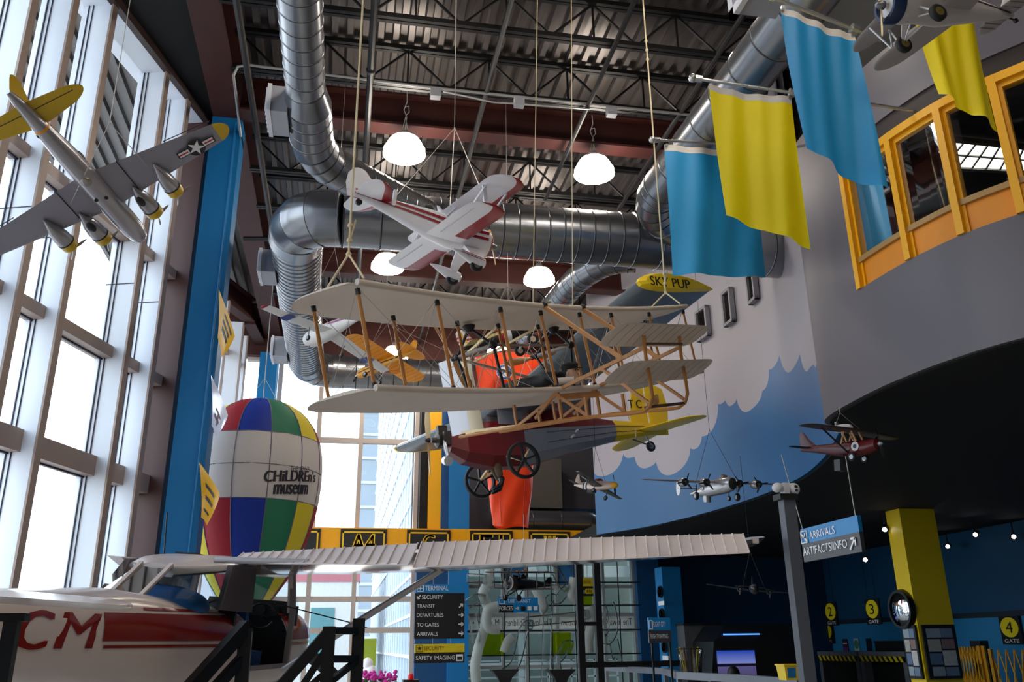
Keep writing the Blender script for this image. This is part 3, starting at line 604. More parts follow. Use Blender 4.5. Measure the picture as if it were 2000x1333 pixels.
curl('curled amber sheet with black lettering, lowest on the blue column', ((389, 903, 12.9), (418, 963, 12.55), (404, 1027, 12.5), (381, 1009, 12.8)), m_sy, ((3, 9, 3, 4), (3, 9, 6, 7), (2, 8, 9.4, 10)), m_sk)
# ------------------------------------------------------------------ aircraft building kit (nose +X, left wing +Y, up +Z)
m_tyre = P('black_tyre', '#131315', .7); m_wood = P('varnished_wood', '#b98046', .4, 0, .18, 9); m_pale = P('pale_wood', '#d8bd8c', .5, 0, .12, 9)
m_metal = P('dull_metal', '#8a8c90', .35, .8); m_wire = P('steel_wire', '#b9b4ac', .4, .5); m_rope = P('hemp_rope', '#cdbd9a', .8); m_dk = P('near_black', '#101012', .55)
def foil(y, xle, xte, z, t, n=7, camber=.0, vert=False):
    c = xle - xte; up, lo = [], []
    for i in range(n + 1):
        f = (i / n) ** 1.6; h = t * c * (2.6 * math.sqrt(f) - 1.1 * f - 1.5 * f * f) * .62; cb = camber * c * 4 * f * (1 - f); x = xle - f * c
        up.append((x, cb + h)); lo.append((x, cb - h))
    pts = up + lo[::-1][1:-1]
    return [V((x, h, z)) + V((0, y, 0)) if vert else V((x, y, z + h)) for x, h in pts]
def wing(name, mats, parent, secs, t=.12, camber=.02, matf=None, vert=False, n=7):
    """secs: (y, xle, xte, z); vert: (z, xle, xte, y)"""
    g = G(); rs = [foil(s[3] if vert else s[0], s[1], s[2], s[0] if vert else s[3], s[4] if len(s) > 4 else t, n, camber, vert) for s in secs]
    mf = (lambda i, j: matf((secs[i][0] + secs[i + 1][0]) / 2, j, len(rs[0]))) if matf else None
    g.rings(rs, True, mf); return g.obj(name, mats, parent, smooth=50)
def planf(half, rle, rte, tle, tte, z=0.0, dih=0.0, rnd=.1, k=6, one=None, y0=0.0):
    """symmetrical planform with rounded tips; one=+1/-1 keeps a single side from y0 out"""
    out = []; r = rnd * half
    for i in range(4): f = i / 4 * (half - r - y0) + y0; out.append(f)
    out += [half - r + r * math.sin(math.pi / 2 * i / k) for i in range(k + 1)]
    res = []
    for y in out:
        f = (y - y0) / max(1e-6, half - y0); le = rle + (tle - rle) * f; te = rte + (tte - rte) * f
        if y > half - r: q = (y - half + r) / r; e = max(.06, math.sqrt(max(0, 1 - q * q))); m = le * .45 + te * .55; le = m + (le - m) * e; te = m + (te - m) * e
        res.append((y, le, te, z + dih * y))
    if one: return [(y * one, a, b, c) for y, a, b, c in res]
    return [(-y, a, b, c) for y, a, b, c in res[::-1] if y > 1e-6] + res
def fus(name, mats, parent, secs, n=18, p=2.0, matf=None, skip=None):
    """secs: (x, z_mid, half_width, half_height[, power])"""
    rs = []
    for s in secs:
        x, zc, ry, rz = s[:4]; e = 2.0 / (s[4] if len(s) > 4 else p); ring = []
        for k in range(n):
            a = 2 * math.pi * k / n; c, d = math.cos(a), math.sin(a)
            ring.append(V((x, ry * math.copysign(abs(c) ** e, c), zc + rz * math.copysign(abs(d) ** e, d))))
        rs.append(ring)
    g = G(); g.rings(rs, True, matf)
    return g.obj(name, mats, parent, smooth=42)
def prop(parent, x, z=0.0, y=0.0, r=.3, blades=2, mat=None, hub=.03, a0=20.0, spin=None, wd=.12):
    mat = mat or m_pale; g = G()
    for b in range(blades):
        a = math.radians(a0 + 360 * b / blades); u = V((0, math.cos(a), math.sin(a))); s_ = V((0, -math.sin(a), math.cos(a))); rs = []
        for f, wf, tw in ((.06, .5, 60), (.25, .8, 48), (.5, 1, 34), (.75, .9, 24), (.93, .6, 18), (1, .2, 16)):
            t_ = math.radians(tw); c = V((x, y, z)) + u * (r * f); d = s_ * math.cos(t_) + V((1, 0, 0)) * math.sin(t_); e = V((1, 0, 0)) * math.cos(t_) - s_ * math.sin(t_); w_ = r * wd * wf
            rs.append([c + d * w_, c + e * w_ * .25, c - d * w_, c - e * w_ * .25])
        g.rings(rs)
    o = g.obj('propeller', mat, parent, smooth=50)
    g = G(); g.lathe([(-.6 * hub, hub), (.2 * hub, hub), (1.2 * hub, .6 * hub), (1.6 * hub, .05 * hub)], (x, y, z), 'X', 14); g.obj('hub', spin or m_metal, o, smooth=50)
    return o
def wheel(parent, c, r, w_, hubmat=None, name='wheel'):
    g = G(); pr = [(-w_ / 2, r * .55), (-w_ / 2, r * .8), (-w_ * .35, r * .96), (0, r), (w_ * .35, r * .96), (w_ / 2, r * .8), (w_ / 2, r * .55)]
    g.lathe(pr, c, 'Y', 22); o = g.obj(name, m_tyre, parent, smooth=50)
    g = G(); g.lathe([(-w_ * .5, r * .1), (-w_ * .52, r * .52), (w_ * .52, r * .52), (w_ * .5, r * .1)], c, 'Y', 18); g.obj('hub', hubmat or m_metal, o, smooth=40)
    return o
def rod(name, mat, parent, pairs, r=.012, n=6):
    o = None
    for p, q in pairs: g = G(); g.tube([p, q], r, n); o = g.obj(name, mat, parent, smooth=50)
    return o
def wires(parent, segs, r=.004, mat=None, name='rigging_wire'):
    g = G()
    for p in segs: g.tube(p, r, 4)
    return g.obj(name, mat or m_wire, parent)
def hang(parent, pts, apex, top=10.7, r=.006, mat=None):
    """lines from points on the aircraft to an apex in the world, then straight up"""
    Mi = parent.matrix_world.inverted(); s = parent.matrix_world.to_scale().x; apex = V(apex); a = Mi @ apex; g = G()
    for p in pts: g.tube([p, a], r / s, 5)
    g.tube([a, Mi @ V((apex.x, apex.y, top))], r / s, 5); g.ball(a, 2.4 * r / s, 8, 5)
    return g.obj('hanging_line', mat or m_wire, parent)
def ringdisc(c, r0, r1, n=28, ax='Z'):
    c = V(c); f = (lambda a, r: c + V((r * math.cos(a), r * math.sin(a), 0))) if ax == 'Z' else (lambda a, r: c + V((r * math.cos(a), 0, r * math.sin(a))))
    return [f(2 * math.pi * k / n, r) for r in (r0, r1) for k in range(n)], [(k, (k + 1) % n, n + (k + 1) % n, n + k) for k in range(n)]
def starpts(c, r, ax='Z', a0=90):
    c = V(c); ps = []
    for k in range(10): a = math.radians(a0 + 36 * k); q = r if k % 2 == 0 else r * .38; ps.append(c + (V((q * math.cos(a), q * math.sin(a), 0)) if ax == 'Z' else V((q * math.cos(a), 0, q * math.sin(a)))))
    return ps
m_mwh = P('marking_white', '#e6e3e6', .5); m_mbk = P('marking_black', '#16161c', .5); m_mrd = P('marking_red', '#b02030', .5)
# ------------------------------------------------------------------ silver four-engined bomber model with yellow tail
m_sil = P('model_silver', '#a3a1a6', .26, .6, .05, 3); m_silw = P('model_silver_matt', '#8d8b95', .4, .25, .05, 2); m_byel = P('model_yellow', '#c8a512', .35, 0, .06)
T = V((-1.953, 6.308, 4.9)); b29 = thing('model_bomber', 'silver four engined model bomber with a yellow tail, nose down before the tall windows', 'model aeroplane', T, euler(64.25, 15.38, -28.01))
fus('fuselage', [m_sil, P('amber_band', '#e39420', .4), m_dk], b29, [(.545, .0, .012, .012), (.53, 0, .045, .045), (.49, 0, .068, .07), (.42, 0, .082, .084), (.3, 0, .088, .09), (-.1, 0, .088, .09), (-.4, 0, .08, .084), (-.66, -.004, .06, .066), (-.68, -.004, .058, .064), (-.78, -.008, .048, .055), (-.92, -.014, .033, .042), (-1.0, -.022, .016, .025)], 24, matf=lambda i, j: 1 if i == 7 else 0)
wing('wing', [m_silw, m_byel], b29, planf(1.09, .17, -.20, .08, -.07, .01, .012, .09), .13, .015, matf=lambda y, j, n: 1 if abs(y) > 1.0 else 0)
wires(b29, [[(-.145, s * .62, .013 - .006), (-.12, s * 1.0, .012)] for s in (1, -1)] + [[(.1, s * .25, -.02), (-.18, s * .25, .0)] for s in (1, -1)], .004, m_dk, 'control_line')
wing('tailplane', m_byel, b29, planf(.41, -.66, -.87, -.73, -.84, .015, 0, .3), .1, 0)
wires(b29, [[(-.80, s * .05, .005), (-.80, s * .34, .009)] for s in (1, -1)], .003, m_dk, 'elevator_line')
wing('fin', [m_byel, m_mwh], b29, [(.0, -.55, -.98, 0), (.06, -.68, -.98, 0), (.2, -.78, -.97, 0), (.28, -.82, -.96, 0), (.33, -.85, -.93, 0), (.35, -.88, -.9, 0)], .1, 0, vert=True)
for s in (1, -1):
    for (ye, xe, rr) in ((.225, .385, .066), (.46, .30, .064)):
        y = s * ye
        fus('nacelle', m_sil, b29, [(xe - .07, -.015, rr, rr), (xe - .14, -.018, rr, rr * 1.05), (xe - .22, -.02, rr * .8, rr * .95), (xe - .28, -.022, rr * .42, rr * .6), (xe - .33, -.02, .006, .012)], 16).location = (0, y, 0)
        cw = fus('cowling', [m_byel, m_dk], b29, [(xe - .005, -.014, rr * .55, rr * .55), (xe, -.014, rr * .8, rr * .8), (xe - .012, -.014, rr, rr), (xe - .068, -.014, rr * 1.04, rr * 1.04), (xe - .07, -.014, rr * 1.07, rr * 1.07), (xe - .080, -.014, rr * 1.07, rr * 1.07)], 18, matf=lambda i, j: 1 if i in (0, 4) else 0); cw.location = (0, y, 0)
        prop(b29, xe + .014, -.014, y, .125, 3, P('prop_grey', '#8d8478', .4, .3), .014, 15 + 60 * ye, wd=.1)
        if ye < .3: G().ball((xe - .21, y + s * -.012, -.075), (.05, .03, .022), 12, 7).obj('wheel_well', m_dk, b29, smooth=60)
G().ball((-.19, 0, -.072), (.042, .042, .034)).obj('belly_turret', P('clear_turret', '#9a938c', .08, .4), b29, smooth=60)
for x, y in ((-.02, .035), (.0, -.035)):
    g = G(); g.lathe([(0, .014), (.006, .014)], (x, y, -.092), 'Z', 12); g.obj('port_hole', m_dk, b29)
G().ball((-.33, -.075, .02), (.045, .012, .03)).obj('gun_blister', m_dk, b29, smooth=60); G().ball((-.64, .045, -.04), (.02, .012, .012)).obj('tail_skid', m_dk, b29, smooth=60)
for s in (-1,):
    c = V((-.0, s * .80, -.0)); zt = .0
    g = G(); q = .005; base = V((.012, -.80, -.0165))
    g.add(*ringdisc(base, .001, .072)); g.bar(base + V((.0, -.155, .0)), base + V((.0, .155, 0)), .056, .002); d = g.obj('roundel', m_mbk, b29)
    g = G(); g.add(starpts(base + V((0, 0, -.003)), .068, a0=0), [tuple(range(10))]); g.bar(base + V((0, -.145, -.002)), base + V((0, -.06, -.002)), .04, .002); g.bar(base + V((0, .06, -.002)), base + V((0, .145, -.002)), .04, .002); g.obj('star', m_mwh, d)
    g = G(); g.bar(base + V((0, -.145, -.004)), base + V((0, -.07, -.004)), .011, .002); g.bar(base + V((0, .07, -.004)), base + V((0, .145, -.004)), .011, .002); g.obj('red_bar', m_mrd, d)
    d.rotation_euler = (0, 0, 0)
ap = T + V((.25, .1, 1.0)); hang(b29, [(.1, .4, .05), (.1, -.4, .05)], pxx(214, 240, -1.75), 10.82, .003)
# ------------------------------------------------------------------ white and red biplane
m_pw = P('biplane_white', '#e4e4ea', .3, 0, .03); m_pr = P('biplane_red', '#8f0f20', .3, 0, .05)
T = V((.746, 7.082, 5.202)); pit = thing('model_biplane', 'white model biplane with dark red wing edges and twin red stripes, hung mid hall', 'model aeroplane', T, euler(19.15, 3.22, 6.44))
def stripe(i, j): return 0
fus('fuselage', [m_pw, m_pr], pit, [(.49, -.02, .05, .05), (.485, -.02, .10, .10), (.46, -.02, .125, .125), (.42, -.02, .135, .135), (.25, -.02, .12, .135), (.05, 0, .11, .15, 2.6), (-.15, .02, .10, .13, 2.8), (-.4, .05, .07, .09, 2.8), (-.7, .08, .03, .045, 2.6), (-.85, .09, .012, .02)], 20, matf=lambda i, j: 1 if i in (0, 1) else 0)
for s in (1, -1):
    g = G(); off = ((.02, .05), (-.035, -.008))
    secs = [(.42, -.02, .137), (.25, -.02, .122), (.05, 0, .112), (-.15, .02, .102), (-.4, .05, .072), (-.7, .08, .034), (-.86, .092, .02)]
    for a, b in off:
        k = lambda i: (1.0, 1.0, 1.0, .9, .75, .6, .55)[i]
        g.sheet([[V((x, s * (ry + .004), z + o_ * k(i) + .02)) for i, (x, z, ry) in enumerate(secs)] for o_ in (a, b)])
    g.obj('red_stripe', m_pr, pit)
led = lambda y, j, n: 1 if (j < 2 or j >= n - 3) else 0
wing('lower_wing', [m_pw, m_pr], pit, planf(1.0, .19, -.17, .19, -.17, -.10, .005, .16), .11, .02, matf=lambda y, j, n: 1 if (j < 2 or j >= n - 4 or abs(y) > .985) and abs(y) > .16 else 0)
wing('upper_wing', [m_pw, m_pr], pit, planf(1.0, .36, -.0, .34, -.0, .205, 0, .16), .11, .02, matf=led)
wires(pit, [[(-.09, s * .2, -.112), (-.09, s * .84, -.106)] for s in (1, -1)], .003, P('hinge_grey', '#9a9aa4', .5), 'aileron_line')
for s in (1, -1): wing('tailplane', [m_pw, m_pr], pit, planf(.40, -.52, -.86, -.66, -.86, .10, 0, .35, one=s), .08, 0, matf=led)
wing('fin', [m_pw, m_pr], pit, [(.06, -.55, -.92, 0), (.18, -.66, -.95, 0), (.27, -.72, -.94, 0), (.33, -.78, -.9, 0), (.345, -.82, -.86, 0)], .08, 0, vert=True, matf=lambda y, j, n: 1 if j < 1 or j >= n - 1 else 0)
for s in (1, -1):
    g = G()
    for p, q in (((.12, s * .72, -.09), (.28, s * .70, .21)), ((-.08, s * .72, -.09), (.06, s * .70, .20)), ((.1, s * .72, -.09), (.05, s * .70, .20))): g.bar(p, q, .035, .012)
    g.obj('strut', m_pw, pit)
    g = G()
    for p, q in (((.16, s * .09, .1), (.3, s * .13, .21)), ((-.0, s * .09, .11), (.06, s * .13, .20))): g.bar(p, q, .03, .012)
    g.obj('cabane_strut', m_pw, pit)
    g = G(); g.rings([[V((.36, s * .09, -.12)), V((.2, s * .09, -.12)), V((.2, s * .06, -.14)), V((.36, s * .06, -.14))], [V((.31, s * .2, -.22)), V((.22, s * .2, -.22)), V((.22, s * .19, -.23)), V((.31, s * .19, -.23))], [V((.29, s * .245, -.31)), V((.23, s * .245, -.31)), V((.23, s * .235, -.31)), V((.29, s * .235, -.31))]]); g.obj('gear_leg', m_pw, pit)
    sp = fus('wheel_spat', [m_pw, m_pr], pit, [(.36, -.31, .012, .02), (.345, -.31, .035, .045), (.29, -.305, .042, .055), (.2, -.295, .036, .05), (.1, -.27, .02, .028), (.03, -.255, .004, .006)], 14, matf=lambda i, j: 1 if i == 0 else 0); sp.location = (0, s * .25, 0)
    g = G()
    for dz in (.008, .024): g.tube([V((x, s * (.25 + (ry + .002) * 1), z + dz * 1)) for x, z, ry in ((.33, -.305, .038), (.2, -.29, .035), (.1, -.268, .02))], .003, 4)
    g.obj('spat_stripe', m_pr, pit); wheel(pit, (.27, s * .25, -.345), .062, .045)
prop(pit, .53, -.02, 0, .24, 2, P('prop_amber', '#d9a05a', .35), .035, 62, m_metal)
G().ball((-.15, 0, .16), (.05, .035, .05)).obj('pilot_head', m_dk, pit, smooth=60)
g = G(); g.prism([(-.02, -.05, .13), (-.02, .05, .13), (-.08, 0, .22)], (.03, 0, 0)); g.obj('windscreen', P('clear_screen', '#d8d8de', .1), pit)
g = G(); g.lathe([(-.012, .03), (.012, .03)], (-.8, .028, .04), 'Y', 12); g.obj('tail_wheel', m_dk, pit)
g = G(); g.tube([(.16 + .22, .133, -.06), (.38, .14, .0), (.38, .12, .08)], .006, 5); g.obj('cowl_strap', m_dk, pit)
g = G(); g.bar((-.52, -.09, .06), (-.52, -.085, .2), .03, .03); g.obj('tail_bracket', m_pw, pit)
hang(pit, [(.1, -.55, .22), (.1, .1, .22)], pxx(888, 250, T.x + .25), 10.82, .004); hang(pit, [(-.5, 0, .15)], pxx(888, 250, T.x + .25), 10.82, .003)
# ------------------------------------------------------------------ silver biplane at the upper right
m_wg = P('fabric_silver', '#a7a2a0', .42, .15, .06, 4); m_wg2 = P('fabric_silver_light', '#c4bfbd', .4, .1, .05, 4)
T = V((3.437, 3.666, 5.232)); wac = thing('model_biplane', 'silver grey model biplane with black wheels at the upper right corner', 'model aeroplane', T, euler(-177.27, 4.36, -1.74), .75)
fus('fuselage', [m_wg2, m_dk], wac, [(.58, -.06, .03, .03), (.56, -.06, .12, .12), (.52, -.055, .135, .135), (.42, -.05, .14, .14), (.3, -.05, .115, .13), (.1, -.04, .11, .14, 2.6), (-.15, -.02, .10, .11, 2.6), (-.4, -.02, .06, .065, 2.6), (-.63, -.03, .012, .02)], 20)
g = G(); g.lathe([(.50, .142), (.575, .14), (.60, .125), (.60, .10), (.56, .09)], (0, 0, -.06), 'X', 24); 
for v in range(len(g.v)): pass
g.obj('cowl_ring', P('dark_blue_ring', '#10254a', .3), wac, smooth=50)
for s in (1, -1):
    g = G(); g.sheet([[V((x, s * (ry + .006), z)) for x, z, ry in ((.1, .0 + o_, .11), (-.2, .01 + o_ * .8, .09), (-.6, -.01 + o_ * .5, .02))] for o_ in (.0, -.02)]); g.obj('side_stripe', m_mbk, wac)
wing('upper_wing', [m_wg], wac, planf(.93, .30, .02, .27, .05, .21, 0, .3), .10, .02)
wing('lower_wing', [m_wg], wac, planf(.87, .16, -.13, .16, -.10, -.10, .095, .3), .10, .02)
for s in (1, -1):
    g = G()
    for p, q in (((.10, s * .55, -.03), (.26, s * .58, .2)), ((-.02, s * .55, -.03), (.06, s * .58, .2)), ((.1, s * .55, -.03), (.06, s * .58, .2))): g.bar(p, q, .014, .008)
    g.obj('strut', m_mwh, wac)
    g = G(); g.bar((.36, s * .09, -.12), (.315, s * .19, -.235), .045, .014); g.obj('gear_leg', m_wg2, wac)
    g = G(); g.bar((.2, s * .08, -.14), (.31, s * .19, -.23), .012); g.bar((.36, s * .02, -.16), (.31, s * .19, -.23), .01); g.obj('gear_brace', m_mwh, wac)
    wheel(wac, (.316, s * .20, -.252), .072, .05, P('brass_hub', '#8d7a3a', .4, .5))
wing('tailplane', m_wg, wac, planf(.30, -.47, -.66, -.52, -.68, .0, .03, .5), .08, 0)
g = G()
for s in (1, -1):
    for y in (.08, .14, .2): g.tube([(-.49, s * y, -.008), (-.66, s * y, -.004)], .004, 4)
g.obj('tail_rib', P('rib_grey', '#77706c', .6), wac)
wing('fin', [m_mwh], wac, [(-.03, -.5, -.66, 0), (.08, -.56, -.70, 0), (.15, -.6, -.69, 0), (.18, -.64, -.67, 0)], .08, 0, vert=True)
g = G(); g.lathe([(-.01, .02), (.01, .02)], (-.66, 0, -.07), 'Y', 10); g.tube([(-.58, 0, -.04), (-.66, 0, -.07)], .008, 5); g.obj('tail_wheel', m_dk, wac)
prop(wac, .63, -.06, 0, .25, 2, m_pale, .035, 75)
letters('registration', 'NC', m_mbk, wac, lambda x, y: V((.06 + y, .75 - x, .174)), w=.34, h=.17)
letters('registration', 'N', m_mbk, wac, lambda x, y: V((-.08 + y, .30 + x, -.118 + .095 * (.30 + x))), w=.12, h=.13)
hang(wac, [(.15, .5, .22), (.15, -.5, .22)], T + V((0, .0, 1.2)), 10.82, .003)
# ------------------------------------------------------------------ yellow high wing model
m_cy = P('cub_yellow', '#f3bb46', .45, 0, .06, 5, sub=.35)
T = V((.597, 15.776, 6.687)); cub = thing('model_aeroplane', 'yellow high wing model aeroplane hung between the struts of the cream flyer', 'model aeroplane', T, euler(134.01, 7.75, 11.79))
fus('fuselage', [m_cy, m_dk], cub, [(.67, -.01, .03, .03), (.65, -.01, .07, .07), (.5, 0, .085, .09, 3), (.25, .0, .08, .10, 3), (-.05, .01, .07, .09, 3), (-.4, 0, .04, .055, 3), (-.74, 0, .012, .03)], 16)
for s in (1, -1):
    g = G(); g.sheet([[V((x, s * ry, z + o_)) for x, z, ry in ((.6, -.02, .088), (.3, -.01, .09), (-.1, 0, .074), (-.5, .0, .036))] for o_ in (0, -.02)]); g.obj('side_stripe', m_mbk, cub)
    g = G(); g.sheet([[V((x, s * .087, z)) for x in (.42, .24, .06)] for z in (.035, .085)]); g.obj('side_window', P('smoke_window', '#5c5f66', .2), cub)
    g = G(); g.bar((.2, s * .07, -.08), (.12, s * .5, .08), .03, .012); g.bar((.08, s * .07, -.08), (.0, s * .5, .08), .03, .012); g.obj('wing_strut', m_cy, cub)
    g = G(); g.bar((.3, s * .05, -.08), (.27, s * .185, -.2), .03, .012); g.bar((.15, s * .05, -.08), (.27, s * .185, -.2), .015, .01); g.obj('gear_leg', m_mbk, cub)
    wheel(cub, (.27, s * .195, -.23), .055, .04)
wing('wing', [m_cy], cub, planf(1.0, .22, -.26, .22, -.26, .10, -.0, .2), .08, .02)
g = G()
for k in range(-9, 10): g.tube([(.19, k * .1, .082), (-.23, k * .1, .092)], .004, 4)
g.obj('wing_rib', P('rib_amber', '#c07f1e', .5), cub)
wing('tailplane', m_cy, cub, planf(.37, -.45, -.80, -.52, -.82, .04, 0, .7), .08, 0)
wing('fin', m_cy, cub, [(.0, -.52, -.80, 0), (.12, -.6, -.84, 0), (.2, -.66, -.83, 0), (.25, -.72, -.78, 0)], .08, 0, vert=True)
prop(cub, .70, -.01, 0, .2, 2, m_dk, .03, 115); hang(cub, [(0, .4, .13), (0, -.4, .13), (-.6, 0, .05)], T + V((0, 0, 1.0)), 10.82, .004)
# ------------------------------------------------------------------ white model with red tips
m_tw = P('twin_white', '#dcd8d4', .4, 0, .03)
T = V((-.334, 11.835, 5.868)); twn = thing('model_aeroplane', 'white model aeroplane with red wing tips and a blue band, behind the cream wing tip', 'model aeroplane', T, euler(128.67, -1.05, 10.61))
fus('fuselage', [m_tw], twn, [(.52, -.02, .06, .06), (.515, -.02, .085, .085), (.45, -.02, .11, .11), (.3, -.02, .125, .135), (.1, .0, .12, .14), (-.1, .03, .10, .12), (-.4, .07, .06, .085), (-.84, .11, .015, .03)], 18)
g = G(); g.lathe([(.522, .001), (.524, .075)], (0, 0, -.02), 'X', 24); g.obj('intake', P('intake_grey', '#55585c', .5), twn)
for s in (1, -1):
    g = G(); g.sheet([[V((x, s * (ry + .004), z + o_)) for x, z, ry in ((.3, .04, .095), (-.1, .06, .095), (-.4, .08, .06), (-.8, .12, .017))] for o_ in (.02, -.01)]); g.obj('magenta_stripe', P('magenta', '#a0307c', .4), twn)
m_tb = P('band_blue', '#3a4a8c', .4)
wing('wing', [m_tw, m_pr, m_tb], twn, planf(1.14, .16, -.16, .06, -.13, -.02, -.13, .04), .12, .01, matf=lambda y, j, n: 1 if abs(y) > 1.09 else 0, n=7)
for s in (1, -1):
    zf = lambda y: -.02 - .13 * abs(y)
    g = G(); g.add([(.10, s * .66, zf(.66) - .026), (-.13, s * .66, zf(.66) - .022), (-.13, s * .78, zf(.78) - .022), (.095, s * .78, zf(.78) - .026)], [(0, 1, 2, 3)]); g.obj('blue_band', m_tb, twn)
    wheel(twn, (.03, s * .30, -.24), .04, .03); rod('gear_leg', m_metal, twn, [((.03, s * .30, -.23), (.03, s * .32, -.08))], .008)
rod('nose_gear', m_metal, twn, [((.42, 0, -.05), (.43, 0, -.16))], .012)
wing('tailplane', m_tw, twn, planf(.38, -.62, -.84, -.7, -.85, .13, 0, .15), .09, 0)
wing('fin', m_tw, twn, [(.1, -.5, -.84, 0), (.25, -.66, -.88, 0), (.36, -.74, -.9, 0)], .09, 0, vert=True)
hang(twn, [(.05, .5, -.05), (.05, -.5, -.05)], T + V((.0, 0, 1.3)), 10.82, .003)
# ------------------------------------------------------------------ small fighter before the edge of the mural
m_pk = P('warm_silver', '#cdb3a4', .35, .2, .06, 9); m_gw = P('dark_grey_wing', '#4a4b4c', .4, .3)
T = V((4.514, 15.129, 4.346)); p51 = thing('model_fighter', 'small silver model fighter with a yellow nose before the left edge of the cloud mural', 'model aeroplane', T, euler(-59.78, 5.83, -18.42))
fus('fuselage', [m_pk, P('fighter_yellow', '#e8a80e', .4), m_mwh, m_mbk], p51, [(.43, -.02, .05, .05), (.40, -.02, .055, .06), (.3, -.02, .06, .075), (.1, -.015, .06, .09), (-.1, -.01, .055, .10), (-.2, -.0, .05, .085), (-.24, 0, .048, .08), (-.28, .0, .046, .075), (-.32, 0, .044, .07), (-.36, .005, .04, .062), (-.5, .02, .024, .035), (-.59, .03, .008, .015)], 16, matf=lambda i, j: {0: 1, 5: 3, 6: 2, 7: 3}.get(i, 0))
G().ball((-.0, 0, .08), (.13, .035, .05)).obj('canopy', P('brown_canopy', '#6b2f22', .15), p51, smooth=60)
wing('wing', [m_gw, m_mwh], p51, planf(.62, .22, -.06, .13, .02, -.05, .06, .08), .11, .01, matf=lambda y, j, n: 1 if abs(y) > .605 else 0)
g = G(); g.add(*ringdisc((.06, -.4, -.045), .001, .05, 20)); d = g.obj('roundel', m_mbk, p51); g = G(); g.add(starpts((.06, -.4, -.048), .045), [tuple(range(10))]); g.bar((.06, -.48, -.047), (.06, -.32, -.047), .018, .001); g.obj('star', m_mwh, d)
wing('tailplane', m_gw, p51, planf(.24, -.44, -.56, -.48, -.55, .03, 0, .2), .1, 0)
wing('fin', m_pk, p51, [(.02, -.38, -.58, 0), (.14, -.48, -.6, 0), (.22, -.52, -.59, 0), (.24, -.54, -.57, 0)], .1, 0, vert=True)
prop(p51, .44, -.02, 0, .19, 2, m_mbk, .055, 118, P('fighter_yellow', '#e8a80e', .4), .1)
for s in (1, -1): rod('gear_leg', m_metal, p51, [((.12, s * .17, -.05), (.13, s * .17, -.17))], .009); wheel(p51, (.13, s * .17, -.185), .045, .03)
G().bx(-.18, .0, -.03, .03, -.15, -.1).obj('scoop', m_gw, p51); hang(p51, [(.1, .2, 0), (.1, -.2, 0)], T + V((0, 0, .7)), 7.6, .003, m_dk)
# ------------------------------------------------------------------ silver twin finned bomber before the mural
m_b24 = P('bomber_silver', '#a9a6a8', .25, .6, .08, 8)
T = V((4.937, 10.973, 3.593)); b24 = thing('model_bomber', 'silver model bomber with four black propellers flying along the blue mural', 'model aeroplane', T, euler(-89.74, 6.74, -.5))
fus('fuselage', [m_b24, m_dk], b24, [(.58, .02, .03, .04), (.565, .02, .06, .075), (.52, .02, .075, .095), (.35, .01, .08, .105, 2.6), (.1, .0, .08, .105, 2.8), (-.2, -.02, .075, .095, 2.8), (-.5, -.04, .05, .06, 2.6), (-.77, -.05, .03, .03)], 18, matf=lambda i, j: 1 if i == 0 else 0)
g = G(); g.lathe([(.0, .05), (.03, .05), (.05, .02)], (.3, 0, .11), 'Z', 14); g.obj('top_turret', P('turret_brown', '#6f5a48', .3), b24, smooth=40)
g = G(); g.lathe([(-.17, .05), (-.12, .055), (-.08, .055)], (-.25, 0, -.02), 'Z', 14); g.obj('belly_turret', m_b24, b24, smooth=40)
wing('wing', [m_b24], b24, planf(1.07, .2, -.09, .09, -.02, .06, .01, .06), .12, .02)
wing('tailplane', m_b24, b24, planf(.25, -.62, -.76, -.62, -.76, .02, 0, .05), .1, 0)
for s in (1, -1):
    g = G(); g.rings([[V((-.70 + rx * math.cos(a), s * .24 + o_, .03 + .115 * q * math.sin(a))) for a in [2 * math.pi * k / 20 for k in range(20)]] for o_, rx, q in ((-.008, .06, .9), (-.004, .075, 1), (.004, .075, 1), (.008, .06, .9))]); g.obj('fin', m_mwh, b24, smooth=50)
    for ye, xe in ((.236, .29), (.524, .26)):
        na = fus('nacelle', [m_b24, m_dk], b24, [(xe, 0, .03, .03), (xe - .005, 0, .05, .05), (xe - .06, 0, .058, .06), (xe - .16, 0, .045, .055), (xe - .26, 0, .01, .02)], 14, matf=lambda i, j: 1 if i == 0 else 0); na.location = (0, s * ye, .045)
        prop(b24, xe + .02, .045, s * ye, .125, 3, m_dk, .016, 100 + 30 * s, m_dk, .1)
    rod('gear_leg', m_dk, b24, [((.07, s * .29, .03), (.07, s * .295, -.1))], .007); wheel(b24, (.07, s * .295, -.125), .055, .045)
rod('nose_gear', m_dk, b24, [((.44, 0, -.08), (.44, 0, -.15))], .006); wheel(b24, (.44, 0, -.165), .035, .03)
g = G(); g.add(*ringdisc((-.22, -.079, -.0), .001, .035, 18, 'Y')); d = g.obj('roundel', P('insignia_blue', '#22305f', .4), b24); g = G(); g.add(starpts((-.22, -.081, 0), .032, 'Y'), [tuple(range(10))]); g.obj('star', m_mwh, d)
hang(b24, [(.1, .3, .08), (.1, -.3, .08)], T + V((0, 0, .8)), 9.0, .003, m_dk)
